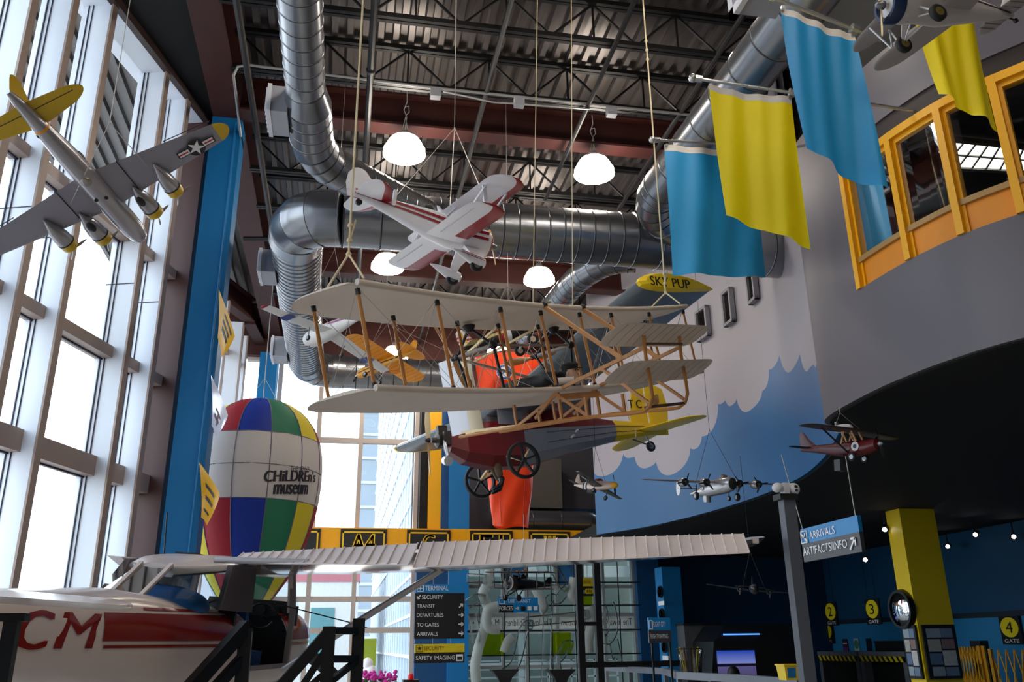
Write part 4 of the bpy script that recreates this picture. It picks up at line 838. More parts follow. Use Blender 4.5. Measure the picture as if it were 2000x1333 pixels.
# ------------------------------------------------------------------ red parasol model under the balcony edge
m_rr = P('mottled_red', '#4d0a1c', .35, 0, .8, 14)
T = V((5.41, 8.504, 3.596)); red = thing('model_aeroplane', 'dark red parasol wing model hung below the curved grey balcony edge', 'model aeroplane', T, euler(-72.37, 5.63, -.73))
fus('fuselage', [m_rr, P('plain_red', '#5c0c10', .35)], red, [(.44, .02, .02, .02), (.42, .02, .06, .06), (.3, .0, .075, .08), (.1, 0, .08, .085, 2.8), (-.1, .01, .07, .075, 2.8), (-.4, .045, .035, .045), (-.64, .07, .012, .03)], 16, matf=lambda i, j: 1 if i < 3 else 0)
wing('wing', [P('wing_dark', '#3a2c2c', .4, 0, .5, 10), P('wing_cream', '#d9c9a0', .5)], red, planf(.73, .22, -.06, .2, -.03, .2, -.02, .2), .09, .02)
g = G(); g.ball((-.02, -.0, .24), (.14, .05, .05)); g.obj('wing_pod', m_mwh, red, smooth=60); g = G(); g.lathe([(.26, .02), (.32, .025)], (-.1, 0, 0), 'Z', 10); g.obj('exhaust', m_metal, red)
for s in (1, -1):
    g = G()
    for p, q in (((.2, s * .06, .07), (.14, s * .06, .2)), ((.08, s * .06, .07), (.02, s * .06, .2)), ((.0, s * .06, .06), (.05, s * .06, .2))): g.bar(p, q, .018, .018)
    g.obj('cabane_strut', m_wood, red); rod('wing_strut', m_dk, red, [((.1, s * .07, -.05), (.08, s * .45, .19))], .01)
    wheel(red, (.17, s * .10, -.105), .05, .03); rod('gear_leg', m_dk, red, [((.17, s * .10, -.1), (.12, s * .05, -.04))], .008)
g = G(); g.add(*ringdisc((.2, -.083, .01), .0005, .05, 20, 'Y')); d = g.obj('roundel', m_mwh, red); g = G(); g.add(*ringdisc((.2, -.086, .01), .0005, .024, 16, 'Y')); g.obj('roundel_centre', P('insignia_blue', '#22305f', .4), d)
wing('tailplane', m_dk, red, planf(.26, -.46, -.62, -.5, -.62, .07, 0, .4), .08, 0)
wing('fin', m_rr, red, [(.07, -.38, -.64, 0), (.16, -.5, -.65, 0), (.23, -.56, -.65, 0), (.26, -.6, -.64, 0)], .09, 0, vert=True)
G().bx(-.06, .02, -.12, -.02, -.24, -.12).obj('camera_box', P('box_grey', '#3b3c40', .5), red)
prop(red, .46, .02, 0, .18, 2, m_dk, .025, 110); hang(red, [(.05, .2, .24), (.05, -.2, .24)], T + V((0, 0, .42)), 4.09, .003)
# ------------------------------------------------------------------ black biplane before the tube exhibit
m_cam = P('model_black', '#141312', .45, 0, .2, 8)
T = V((3.371, 16.26, 2.679)); cml = thing('model_biplane', 'black model biplane with a silver ringed nose above the tube sign', 'model aeroplane', T, euler(-145.51, -2.61, -3.69))
fus('fuselage', [m_cam, m_mwh, P('cowl_brown', '#3b302c', .35)], cml, [(.435, -.03, .07, .07), (.44, -.03, .115, .115), (.42, -.03, .125, .125), (.3, -.03, .125, .125), (.2, -.02, .10, .12), (-.1, .0, .085, .10, 2.6), (-.4, .02, .05, .06, 2.6), (-.72, .035, .01, .025)], 20, matf=lambda i, j: 1 if i == 1 else 2 if i == 2 else 0)
wing('upper_wing', m_cam, cml, planf(.88, .3, .02, .29, .03, .185, .0, .15), .1, .02); wing('lower_wing', m_cam, cml, planf(.82, .24, -.02, .23, -.01, -.12, .03, .15), .1, .02)
for s in (1, -1):
    for p, q in (((.24, s * .55, -.1), (.28, s * .56, .18)), ((.03, s * .55, -.1), (.08, s * .56, .18)), ((.26, s * .09, .06), (.27, s * .12, .18)), ((.06, s * .09, .07), (.08, s * .12, .18))): rod('strut', m_cam, cml, [(p, q)], .011)
    rod('gear_leg', m_cam, cml, [((.3, s * .08, -.13), (.31, s * .16, -.27)), ((.12, s * .08, -.12), (.31, s * .16, -.27))], .011); wheel(cml, (.31, s * .175, -.275), .06, .04, m_cam)
G().ball((.04, 0, .12), (.06, .04, .05)).obj('pilot_head', m_dk, cml, smooth=60); G().bx(.12, .3, -.05, -.02, .1, .13).obj('gun', m_dk, cml)
g = G(); g.ball((.16, .14, .21), (.05, .05, .02)); g.ball((.16, -.02, .21), (.05, .05, .02)); g.obj('wing_knot', P('ochre', '#7a5c14', .5), cml, smooth=60)
g = G(); g.add(*ringdisc((-.25, .078, .01), .018, .035, 18, 'Y')); g.obj('roundel', P('dim_white', '#8f8d8d', .5), cml)
wing('tailplane', m_cam, cml, planf(.28, -.5, -.7, -.56, -.72, .03, 0, .4), .08, 0); wing('fin', m_cam, cml, [(.03, -.46, -.7, 0), (.1, -.56, -.75, 0), (.16, -.62, -.74, 0), (.18, -.66, -.7, 0)], .08, 0, vert=True)
prop(cml, .47, -.03, 0, .28, 2, m_dk, .03, 82); hang(cml, [(.1, .3, .2), (.1, -.3, .2)], T + V((0, 0, .7)), 3.96, .003)
# ------------------------------------------------------------------ black and yellow striped model behind the flyer
m_sy2 = P('cream_yellow', '#e2c878', .4, 0, .04); m_sbk = P('olive_black', '#25231f', .4)
T = V((2.295, 11.902, 6.013)); stp = thing('model_aeroplane', 'yellow winged dark model with red and white bands behind the cream upper wing', 'model aeroplane', T, euler(6.56, -20.33, 1.44))
fus('fuselage', [m_sbk, m_mwh, m_mrd, m_sy2], stp, [(.60, .03, .06, .06), (.585, .03, .10, .10), (.45, .03, .115, .115), (.3, .02, .10, .12), (.0, 0, .085, .11), (-.06, 0, .082, .105), (-.10, 0, .08, .102), (-.22, -.01, .075, .095), (-.27, -.01, .07, .09), (-.5, -.03, .045, .06), (-.77, -.045, .012, .03)], 18, matf=lambda i, j: {5: 1, 6: 2, 7: 0, 4: 1}.get(i, 0))
g = G()
for s in (1, -1): g.sheet([[V((x, s * (ry + .004), z + o_)) for x, z, ry in ((-.1, .01, .08), (-.3, -.0, .067), (-.55, -.03, .04))] for o_ in (.04, .0)])
g.obj('side_stripe', m_sy2, stp)
wing('wing', [m_sy2], stp, planf(.965, .36, .06, .42, .28, -.0, .09, .25), .12, .02)
wing('tailplane', m_sy2, stp, planf(.32, -.55, -.74, -.6, -.74, -.02, 0, .4), .08, 0)
wing('fin', [m_mwh, m_mrd, P('tail_yellow', '#e6b21c', .4)], stp, [(-.03, -.55, -.8, 0), (.02, -.57, -.81, 0), (.05, -.585, -.815, 0), (.08, -.6, -.82, 0), (.11, -.615, -.82, 0), (.14, -.63, -.82, 0), (.2, -.66, -.81, 0), (.24, -.7, -.77, 0)], .08, 0, vert=True, matf=lambda y, j, n: 2 if 3 <= j <= 9 and y > .0 and (j < 5 or j > 8) else int(y * 33 + 3) % 2)
for s in (1, -1):
    rod('gear_leg', m_mwh, stp, [((.3, s * .06, -.08), (.19, s * .27, -.22)), ((.15, s * .06, -.09), (.19, s * .27, -.22))], .01); wheel(stp, (.19, s * .295, -.245), .085, .05, P('hub_cream', '#d8b8a0', .4))
prop(stp, .64, .03, 0, .26, 2, m_dk, .04, 70); hang(stp, [(.1, .4, .05), (.1, -.4, .05), (-.5, 0, 0), (.3, 0, .1)], pxx(992, 555, 2.35), 10.82, .004)
# ------------------------------------------------------------------ dark silhouette transport in the shadow under the balcony
T = EYE + ray(1472, 1152) * 12.5; drk = thing('model_transport', 'dark twin engined model in deep shadow between the white wing tip and the grey pole', 'model aeroplane', T, euler(-112, 2, -7), .5)
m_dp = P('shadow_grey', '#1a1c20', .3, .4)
fus('fuselage', m_dp, drk, [(.7, 0, .03, .03), (.62, 0, .09, .1), (.3, 0, .12, .13), (-.2, .02, .11, .12), (-.6, .05, .05, .06), (-.85, .08, .015, .03)], 14)
wing('wing', m_dp, drk, planf(1.25, .25, -.15, .12, -.02, -.05, .05, .1), .1, .02); wing('tailplane', m_dp, drk, planf(.45, -.62, -.82, -.68, -.82, .08, 0, .2), .08, 0)
wing('fin', m_dp, drk, [(.05, -.55, -.85, 0), (.25, -.7, -.9, 0), (.38, -.78, -.88, 0)], .08, 0, vert=True)
for s in (1, -1):
    na = fus('nacelle', m_dp, drk, [(.45, 0, .06, .06), (.3, 0, .075, .075), (.0, 0, .05, .06), (-.15, 0, .01, .02)], 12); na.location = (0, s * .38, -.04); prop(drk, .48, -.04, s * .38, .16, 3, m_dk, .02, 30)
hang(drk, [(.1, .3, 0), (.1, -.3, 0)], T + V((0, 0, .5)), 4.09, .003, m_dk)
# ------------------------------------------------------------------ jointed figures grown from a skeleton
def figure(name, mat, parent, joints, bones, root, sub=2):
    keys = list(joints); me = bpy.data.meshes.new(name); me.from_pydata([joints[k][0] for k in keys], [(keys.index(a), keys.index(b)) for a, b in bones], []); me.update()
    o = bpy.data.objects.new(name, me); COL.objects.link(o); me.materials.append(mat)
    if not me.skin_vertices: 
        import bmesh
        bm = bmesh.new(); bm.from_mesh(me); bm.verts.layers.skin.verify(); bm.to_mesh(me); bm.free()
    for i, k in enumerate(keys):
        r = joints[k][1]; r = r if isinstance(r, tuple) else (r, r); sv = me.skin_vertices[0].data[i]; sv.radius = r; sv.use_root = (k == root)
    m = o.modifiers.new('skin', 'SKIN'); m.use_smooth_shade = True; m.branch_smoothing = .3
    s = o.modifiers.new('subsurf', 'SUBSURF'); s.levels = sub; s.render_levels = sub
    if parent: o.parent = parent
    return o
def hand(parent, mat, wrist, d, up, s=1.0, curl=.35, name='hand'):
    """palm, four unequal fingers and a side thumb; d points along the fingers, up is the back of the hand"""
    wrist, d, up = V(wrist), V(d).normalized(), V(up); up = (up - d * up.dot(d)).normalized(); sd = d.cross(up)
    j = {'w': (wrist, (.026 * s, .02 * s)), 'p': (wrist + d * .045 * s, (.038 * s, .016 * s)), 'k': (wrist + d * .085 * s, (.040 * s, .013 * s))}; b = [('w', 'p'), ('p', 'k')]
    for i, (o_, L) in enumerate(((-.030, .070), (-.010, .082), (.011, .077), (.030, .060))):
        a = wrist + d * .092 * s + sd * o_ * s; n1 = a + d * L * .5 * s - up * L * curl * .3 * s; n2 = a + d * L * .9 * s - up * L * curl * 1.1 * s
        j['f%d' % i] = (a, .0085 * s); j['g%d' % i] = (n1, .008 * s); j['h%d' % i] = (n2, .0065 * s); b += [('k', 'f%d' % i), ('f%d' % i, 'g%d' % i), ('g%d' % i, 'h%d' % i)]
    a = wrist + d * .035 * s - sd * .03 * s; j['t0'] = (a, .012 * s); j['t1'] = (a + (d * .6 - sd * .8) * .035 * s, .0095 * s); j['t2'] = (a + (d * .9 - sd * .7) * .065 * s - up * .012 * s, .0075 * s); b += [('p', 't0'), ('t0', 't1'), ('t1', 't2')]
    return figure(name, mat, parent, j, b, 'p', 2)
# ------------------------------------------------------------------ cream wood-and-cloth flyer with a prone pilot
m_cr = P('cream_muslin', '#d9cfc4', .75, 0, .05, 3, sub=.22); m_cap2 = P('black_socket', '#151417', .5); m_tube = P('black_bracket', '#1b1b1f', .45, .3)
T = V((2.108, 7.594, 3.914)); fly = thing('pioneer_flyer', 'large cream cloth biplane of wooden struts carrying a prone pilot in mid hall', 'aeroplane', T, euler(-52.278, -1.717, 14.313), .75)
cv = lambda y: .01194 * y * y
def wsec(z0):
    out = []
    for y, le, te in ((0, .07, -1.02), (.8, .07, -1.02), (1.6, .07, -1.02), (2.4, .07, -1.02), (3.0, .07, -1.02), (3.3, .06, -1.0), (3.46, .03, -.93), (3.54, -.2, -.84), (3.60, -.42, -.72)): out.append((y, le, te, z0 + cv(y)))
    return [(-y, a, b, c) for y, a, b, c in out[::-1] if y > 0] + out
wing('upper_wing', m_cr, fly, [s + (.035,) for s in wsec(1.02)], .035, .045, n=9); wing('lower_wing', m_cr, fly, [s + (.035,) for s in wsec(-.05)], .035, .045, n=9)
for z0 in (1.03, -.035):
    g = G(); g.tube([(.06, y, z0 + cv(y)) for y in [-3.4 + 6.8 * k / 24 for k in range(25)]], .034, 10); g.obj('leading_edge', m_cr, fly, smooth=50)
YS = (.425, 1.2, 2.255, 3.355)
for x in (0.0, -.71):
    for s in (1, -1):
        for y in YS:
            p, q = V((x, s * y, cv(y) - .02)), V((x, s * y, .985 + cv(y) + (.03 if x < -.1 else .0)))
            g = G(); g.tube([p, p.lerp(q, .5), q], [.020, .026, .020], 8, flat=.75); st = g.obj('strut', m_wood, fly, smooth=50)
            g = G(); g.tube([p.lerp(q, .94), q], .027, 8); g.tube([p, p.lerp(q, .05)], .026, 8); g.obj('socket', m_cap2, st)
segs = []
for x in (0.0, -.71):
    for s in (1, -1):
        for a, b in ((YS[0], YS[1]), (YS[1], YS[2]), (YS[2], YS[3])): segs += [[(x, s * a, cv(a)), (x, s * b, 1.0 + cv(b))], [(x, s * b, cv(b)), (x, s * a, 1.0 + cv(a))]]
for s in (1, -1):
    for y in YS: segs += [[(0, s * y, 1 + cv(y)), (-.71, s * y, cv(y))]]
    segs += [[(-.9, s * .83, .65), (-.71, s * 1.2, 0)], [(-.9, s * .83, .65), (-.71, s * .42, 0)], [(-1.1, s * .8, .65), (-.9, s * 2.2, 1.05)], [(-1.0, s * .83, .6), (-.3, s * .3, .02)]]
wires(fly, segs, .0035)
for s in (1, -1):
    ap = V((-.8, s * .9, .98)); A_, B_ = V((-.52, s * .83, .68)), V((-1.15, s * .83, .68))
    g = G()
    for k in (A_, B_): g.tube([ap, k], .02, 8); g.tube([k, (k.x * .6 - .25, s * (.83 + (.1 if k is B_ else -.1)), .0)], .02, 8)
    g.lathe([(-.06, .05), (.02, .09), (.04, .06)], ap, 'Z', 10); g.ball(A_, .055); g.ball(B_, .05); g.obj('chain_bracket', m_tube, fly, smooth=50)
    g = G(); g.tube([A_, B_], .028, 10); g.obj('shaft', P('grey_shaft', '#8d857c', .5), fly, smooth=50)
    prop(fly, -1.22, .68, s * .83, .62, 2, m_wood, .035, 8 if s > 0 else 118, m_tube, .11)
g = G()
for a, b in (((-.52, .83, .68), (-.52, -.83, .68)), ((-.3, .0, .1), (-1.15, -.83, .66))): g.tube([a, b], .018, 8)
g.obj('chain_tube', P('grey_shaft', '#8d857c', .5), fly, smooth=50)
# landing skids with their truss, elevator carried ahead
for s in (1, -1):
    y = s * .42
    g = G(); path = [(-1.75, y, -.28), (-.75, y, -.345), (.2, y, -.42), (.9, y, -.52), (1.12, y, -.54), (1.22, y, -.50), (1.28, y, -.40), (1.30, y, -.2), (1.31, y, .05), (1.35, y, .30)]
    g.tube(path, .026, 8, flat=.8); g.obj('skid', m_wood, fly, smooth=50)
    for a, b in (((.0, y, -.06), (-.02, y, -.39)), ((-.72, y, -.06), (-.74, y, -.34)), ((-.35, y, -.18), (-.36, y, -.37)), ((.38, y, -.2), (.36, y, -.43)), ((0, y, -.07), (-.74, y, -.34)), ((.36, y, -.43), (.0, y, -.1))): G().bar(a, b, .03, .035).obj('skid_post', m_wood, fly)
    G().bar((-.42, y, -.3), (.03, y, -.02), .035).obj('skid_brace', m_wood, fly); G().bar((.02, y, -.03), (1.33, y, .17), .04).obj('outrigger', m_wood, fly); G().bar((.07, y, 1.02), (1.0, y, .12), .045).obj('outrigger', m_wood, fly)
    G().bar((.68, y, .09), (1.22, y, -.46), .035).obj('outrigger', m_wood, fly)
    g = G(); g.ball((.075, y, 1.04), .045, 10, 6); g.obj('knuckle', m_cap2, fly, smooth=50)
G().bar((.01, -.44, -.12), (.01, .44, -.12), .05, .07).obj('cross_beam', m_wood, fly); G().bar((1.19, -.44, -.50), (1.19, .44, -.50), .07, .03).obj('cross_bar', P('dark_wood', '#4a2d1c', .5, 0, .2, 8), fly); G().bar((-.36, -.42, -.37), (-.36, .42, -.37), .03).obj('cross_bar', m_wood, fly)
G().bar((1.36, -.42, .2), (1.36, .42, .2), .025).obj('cross_bar', P('dark_wood', '#4a2d1c', .5, 0, .2, 8), fly)
for z0, xc, hs in ((.32, 1.30, 1.1), (-.10, 1.25, 1.1)):
    sec = [(y, .21 * e, -.21 * e, 0) for y, e in ((0, 1), (.5, 1), (.85, 1), (.95, .96), (1.03, .82), (1.08, .6), (1.11, .32))]
    sec = [(-a, b, c, d) for a, b, c, d in sec[::-1] if a > 0] + sec
    ep = wing('elevator_plane', m_cr, fly, [q + (.03,) for q in sec], .03, .03, n=8); ep.location = (xc, 0, z0); ep.rotation_euler = (0, math.radians(-24), 0)
    g = G()
    for k in range(-5, 6): g.tube([(.18, k * .18, -.004), (0, k * .18, .002), (-.18, k * .18, -.008)], .004, 5)
    g.obj('elevator_rib', P('rib_cloth', '#bdb3a9', .7), ep)
# twin rudders
for y, mt in ((-.15, P('rudder_white', '#dfe1e8', .6)), (.13, P('rudder_cream', '#e0d3b4', .6))): wing('rudder', mt, fly, [(z, -1.78, -2.14, y) for z in (-.22, .1, .5, .84)], .04, 0, vert=True)
for s in (1, -1): g = G(); g.bar((-.72, s * .42, -.33), (-1.95, s * .14, -.2), .035); g.bar((-.72, s * .42, .98), (-1.95, s * .14, .72), .03); g.obj('tail_boom', m_pale, fly)
# slings and ropes
for (ya, u, v, x_) in ((-3.3, 681, 497, -.3), (3.2, 1300, 572, -.3)):
    Mi = fly.matrix_world; p1, p2 = Mi @ V((.05, ya, 1.06 + cv(ya))), Mi @ V((-.7, ya, 1.06 + cv(ya))); mid = (p1 + p2) / 2; ap = py(u, v, mid.y)
    I = Mi.inverted(); g = G()
    for q in ((.06, ya, 1.08 + cv(ya)), (-.68, ya, 1.06 + cv(ya))): g.tube([q, I @ ap], .012, 6)
    g.tube([I @ ap, I @ V((ap.x, ap.y, 10.72))], .013, 6)
    for f in (.0, .12, .25, 3.4, 3.55, 3.7): g.ball(I @ (ap + V((0, 0, f))), .03, 8, 6)
    g.tube([I @ (ap + V((0, 0, .1))), I @ (ap + V((.04, 0, .3)))], .01, 5); g.obj('hanging_rope', m_rope, fly)
g = G(); I = fly.matrix_world.inverted()
for (u, v, y_) in ((945, 180, -.55), (1003, 300, .3)): p = V((.0, y_, 1.06)); q = fly.matrix_world @ p; g.tube([p, I @ V((q.x + .25, q.y + .3, 10.0))], .006, 5)
g.obj('hanging_line', m_rope, fly)
# prone pilot in black suit and cap (half size figure on the lower wing)
k_ = 1.0
pil = thing('person', 'mannequin pilot in a black suit and cap lying face forward on the cream lower wing', 'person', fly.matrix_world @ V((-.3, -.15, .02)), euler(-52.278, -1.717, 14.313), .75 * 1.0)
m_suit = P('black_suit', '#15161b', .7, 0, .1, 9); m_skin = P('mannequin_skin', '#c9a58c', .5); m_shirt = P('pale_sleeve', '#d9d2cc', .7)
J = {'pelvis': ((-.45, 0, .19), (.16, .14)), 'belly': ((-.2, 0, .16), (.135, .11)), 'chest': ((.06, 0, .14), (.135, .10)), 'neck': ((.22, 0, .14), .05),
     'lh': ((-.60, .09, .17), .10), 'lk': ((-.9, .11, .10), .07), 'la': ((-1.15, .12, .07), .042), 'lt': ((-1.24, .12, .04), .03),
     'rh': ((-.60, -.09, .17), .10), 'rk': ((-.9, -.11, .10), .07), 'ra': ((-1.15, -.12, .07), .042), 'rt': ((-1.24, -.12, .04), .03),
     'ls': ((.14, .155, .17), .06), 'le': ((.26, .22, .06), .045), 'lw': ((.42, .10, .05), .032), 'rs': ((.14, -.155, .17), .06), 're': ((.28, -.2, .06), .045), 'rw': ((.44, -.08, .05), .032)}
figure('body', m_suit, pil, J, [('pelvis', 'belly'), ('belly', 'chest'), ('chest', 'neck'), ('pelvis', 'lh'), ('lh', 'lk'), ('lk', 'la'), ('la', 'lt'), ('pelvis', 'rh'), ('rh', 'rk'), ('rk', 'ra'), ('ra', 'rt'), ('chest', 'ls'), ('ls', 'le'), ('le', 'lw'), ('chest', 'rs'), ('rs', 're'), ('re', 'rw')], 'pelvis')
g = G(); hc = V((.37, 0, .15)); rs = []
for zz, fx, bx_, wy_ in ((-.13, .06, .02, .03), (-.11, .085, -.01, .05), (-.07, .095, -.06, .068), (-.03, .098, -.085, .076), (.01, .10, -.095, .08), (.05, .095, -.098, .08), (.09, .075, -.085, .07), (.115, .035, -.05, .04)):
    rs.append([hc + V(((fx if math.cos(a) > 0 else -bx_) * math.cos(a), wy_ * math.sin(a), zz)) for a in [2 * math.pi * k / 18 for k in range(18)]])
g.rings(rs); g.ball(hc + V((.102, 0, -.015)), (.02, .014, .022), 8, 6)
for s in (1, -1): g.ball(hc + V((.0, s * .08, -.01)), (.018, .01, .028), 8, 6)
g.ball(hc + V((.094, 0, -.075)), (.01, .026, .007), 8, 5); hd = g.obj('head', m_skin, pil, smooth=60)
g = G()
for s in (1, -1): g.ball(hc + V((.094, s * .032, .012)), (.01, .013, .008), 8, 5)
g.obj('eye', m_dk, hd)
g = G(); g.ball(hc + V((-.03, 0, .03)), (.092, .088, .088), 14, 9); g.obj('hair', m_dk, hd, smooth=60)
g = G(); g.lathe([(.035, .098), (.09, .115), (.115, .10), (.125, .03)], hc + V((-.005, 0, 0)), 'Z', 20); g.prism([hc + V((.06, -.08, .035)), hc + V((.15, -.05, .02)), hc + V((.15, .05, .02)), hc + V((.06, .08, .035))], (0, 0, .012)); g.obj('cap', P('black_cap', '#0e0e11', .7), pil, smooth=40)
g = G(); g.tube([(.27, .215, .06), (.43, .10, .05)], [.047, .036], 10); g.tube([(.29, -.195, .06), (.45, -.08, .05)], [.047, .036], 10); g.obj('sleeve', m_shirt, pil, smooth=50)
hand(pil, m_skin, (.44, .09, .05), (1, -.15, -.1), (0, 0, 1), .95); hand(pil, m_skin, (.46, -.075, .05), (1, .1, -.1), (0, 0, 1), .95)
# ------------------------------------------------------------------ grey, red and yellow ultralight
m_ulg = P('ultralight_grey', '#8b8d94', .42, 0, .04, 2); m_ulr = P('ultralight_red', '#6d1016', .32, 0, .06, 2); m_uly = P('ultralight_yellow', '#f0c810', .42, 0, .04, 2); m_uls = P('wing_slate', '#6d757c', .33, .2, .05, 2)
T = V((2.66, 14.80, 5.214)); sky = thing('ultralight', 'grey, dark red and yellow ultralight with spoked wheels hung behind the cream flyer', 'aeroplane', T, euler(-162.88, 5.58, 2.61), 1.05)
def uside(x): pass
US = [(1.0, -.20, .16, .17), (.75, -.24, .27, .30), (.3, -.26, .30, .38), (-.3, -.24, .30, .40), (-.75, -.18, .29, .36), (-1.3, -.11, .25, .29), (-2.3, .0, .17, .19), (-2.32, .0, .17, .19), (-3.0, .04, .10, .13), (-3.6, .06, .04, .08)]
rs = []
for x, zc, hw, hh in US: rs.append([V((x, hw * a, zc + hh * b)) for a, b in ((1, .45), (.55, 1), (-.55, 1), (-1, .45), (-1, -.6), (-.45, -1), (.45, -1), (1, -.6))])
g = G()
g.rings(rs, True, lambda i, j: (0 if i < 3 or (i == 3 and j in (0, 1, 2, 5)) else (0 if j in (0, 1, 2, 5) else 1)) if i < 6 else 2); g.obj('fuselage', [m_ulr, m_ulg, m_uly], sky)
g = G(); g.rings([[V((x, w_, z0)), V((x, 0, z0 + h_)), V((x, -w_, z0))] for x, z0, h_, w_ in ((-.55, .16, .3, .2), (-1.2, .14, .24, .17), (-2.3, .17, .05, .1))]); g.obj('turtle_deck', m_ulr, sky)
g = G()
for s in (1, -1):
    for f in (.25, -.25): g.tube([(x, s * (hw + .004), zc + hh * f) for x, zc, hw, hh in US[4:9]], .006, 4)
g.obj('side_seam', P('seam_grey', '#55575d', .5), sky)
g = G()
for s in (1, -1): g.bar((-1.35, s * .27, -.08), (-1.35, s * .36, -.06), .03); g.bar((-1.25, s * .27, -.18), (-1.25, s * .36, -.16), .03)
g.obj('cleat', m_mwh, sky)
wsc = [(y, .18 - .01 * abs(y) * .5, -1.10 + .005 * abs(y), .36 + .10 * abs(y)) for y in (-4.45, -3, -1.5, -.3, .3, 1.5, 3, 4.45)]
wing('wing', [m_uls], sky, wsc, .16, .03, n=9)
for s in (1, -1):
    tp = [p for p in foil(s * 4.45, .17, -1.09, .805, .16, 9, .03)]; sc = lambda p, k, dy: V((-.45 + (p.x + .45) * k, p.y + s * dy, .82 + (p.z - .82) * k))
    g = G(); g.rings([[sc(p, 1, 0) for p in tp], [sc(p, 1.0, .06) for p in tp], [sc(p, .86, .11) for p in tp]]); g.obj('tip_cap', m_uly, sky, smooth=30)
tw_ = wsc[-1]
letters('lettering', 'SKY PUP', m_mbk, sky, lambda x, y: V((.02 - x, 4.565, .745 + y)), w=.66, h=.13, bold=.01)
G().ball((.32, 0, .2), .01).obj('bolt', m_metal, sky)
wing('tailplane', [m_uly], sky, planf(1.33, -2.85, -3.55, -3.1, -3.6, .02, -.05, .25), .08, 0)
wing('fin', [m_uly], sky, [(.05, -2.75, -3.2, 0), (.6, -2.85, -3.2, 0), (.9, -2.95, -3.2, 0)], .07, 0, vert=True); wing('rudder', [m_uly], sky, [(-.06, -3.22, -3.62, 0), (.5, -3.22, -3.72, 0), (.85, -3.22, -3.66, 0), (.92, -3.22, -3.5, 0)], .06, 0, vert=True)
letters('lettering', 'T C', m_mbk, sky, lambda x, y: V((-2.78 - x, .03, .45 - y * .0 + y)), w=.3, h=.16, bold=.01)
g = G()
for dx, dz, r_ in ((0, 0, .1), (.05, .07, .045), (-.06, .07, .045), (.0, -.04, .07)): g.prism([V((-3.42 + dx + r_ * math.cos(a), .028, .62 + dz + r_ * math.sin(a))) for a in [2 * math.pi * k / 16 for k in range(16)]], (0, .006, 0))
g.obj('painted_patch', P('patch_tan', '#b08850', .6), sky)
g = G()
for s in (1, -1):
    r0_, r1_ = .30, .25; wc = V((.07, s * .8, -.69)); rr = []
    g = G(); g.lathe([(-.035, r1_), (-.03, r0_ * .98), (0, r0_), (.03, r0_ * .98), (.035, r1_), (-.035, r1_)], wc, 'Y', 36, cap=False); wh = g.obj('wheel', m_tyre, sky, smooth=40)
    g = G()
    for k in range(5): a = 2 * math.pi * k / 5 + .3; g.bar(wc, wc + V((math.cos(a), 0, math.sin(a))) * (r1_ + .01), .03, .05, (0, 1, 0))
    g.lathe([(-.05, .04), (.05, .04)], wc, 'Y', 12); g.obj('spoke', m_dk, wh)
    g = G(); g.bar((.07, s * .28, -.5), wc, .04); g.bar((-.35, s * .3, -.4), wc, .03); g.obj('gear_leg', m_pale, sky)
    wing('wing_pylon', m_ulg, sky, [(z, .12, -.35, s * .2) for z in (.05, .2, .4)], .05, 0, vert=True)
wheel(sky, (-3.15, 0, -.28), .10, .05); rod('tail_gear', m_metal, sky, [((-3.15, .03, -.28), (-3.05, .02, -.06)), ((-3.15, .03, -.28), (-2.75, .02, -.15))], .014)
g = G(); g.lathe([(.95, .1), (1.05, .12), (1.1, .10), (1.18, .12), (1.2, .05), (1.28, .04)], (0, 0, -.16), 'X', 16); g.bx(1.0, 1.16, -.05, .05, -.05, .08); g.bx(1.0, 1.12, -.18, -.1, -.25, -.05); g.bx(1.0, 1.12, .1, .18, -.25, -.05); en = g.obj('engine', P('engine_dark', '#4a443f', .4, .5, .3, 12), sky)
g = G(); g.tube([(1.1, .12, -.2), (1.13, .2, -.3), (1.12, .24, -.48)], .03, 8); g.tube([(1.16, .33, -.58), (1.10, .1, -.52)], .075, 14); g.obj('silencer', P('bright_silencer', '#c4c6cc', .3, .6), en, smooth=50)
prop(sky, 1.33, -.16, 0, .58, 2, m_pale, .04, 84, m_dk, .10)
hang(sky, [(-.3, 1.0, .46), (-.3, -1.0, .46)], T + V((.3, .3, 2.0)), 7.4, .006); g = G(); g.tube([(-2.75, .0, .15), (-2.76, .14, .0), (-2.77, .1, -.13)], .012, 6); g.tube([(-2.75, 0, .15), (-2.75, 0, 1.6)], .01, 6); g.obj('tail_sling', m_rope, sky)
# seated pilot dummy of the ultralight
man = thing('person', 'mannequin in olive trousers and black boots seated in the grey and red ultralight', 'person', sky.matrix_world @ V((-.25, 0, -.35)), euler(-162.88, 5.58, 2.61), 1.0)
m_ol = P('olive_trousers', '#5b4a32', .75, 0, .12, 8); m_jk = P('dark_jacket', '#2a2a26', .7); m_boot = P('black_boot', '#14151a', .35)
J = {'pelvis': ((.0, 0, .02), (.16, .12)), 'belly': ((-.04, 0, .2), (.14, .11)), 'chest': ((-.06, 0, .42), (.16, .11)), 'neck': ((-.03, 0, .58), .055),
     'lh': ((.08, .10, -.02), .10), 'lk': ((.46, .13, -.04), .078), 'lm': ((.47, .13, -.28), .074), 'la': ((.42, .13, -.50), .06), 'rh': ((.08, -.10, -.02), .10), 'rk': ((.46, -.10, -.04), .078), 'rm': ((.42, -.10, -.28), .074), 'ra': ((.32, -.10, -.52), .06),
     'ls': ((-.05, .2, .5), .065), 'le': ((.14, .24, .28), .05), 'lw': ((.36, .16, .3), .036), 'rs': ((-.05, -.2, .5), .065), 're': ((.14, -.24, .28), .05), 'rw': ((.36, -.16, .3), .036)}
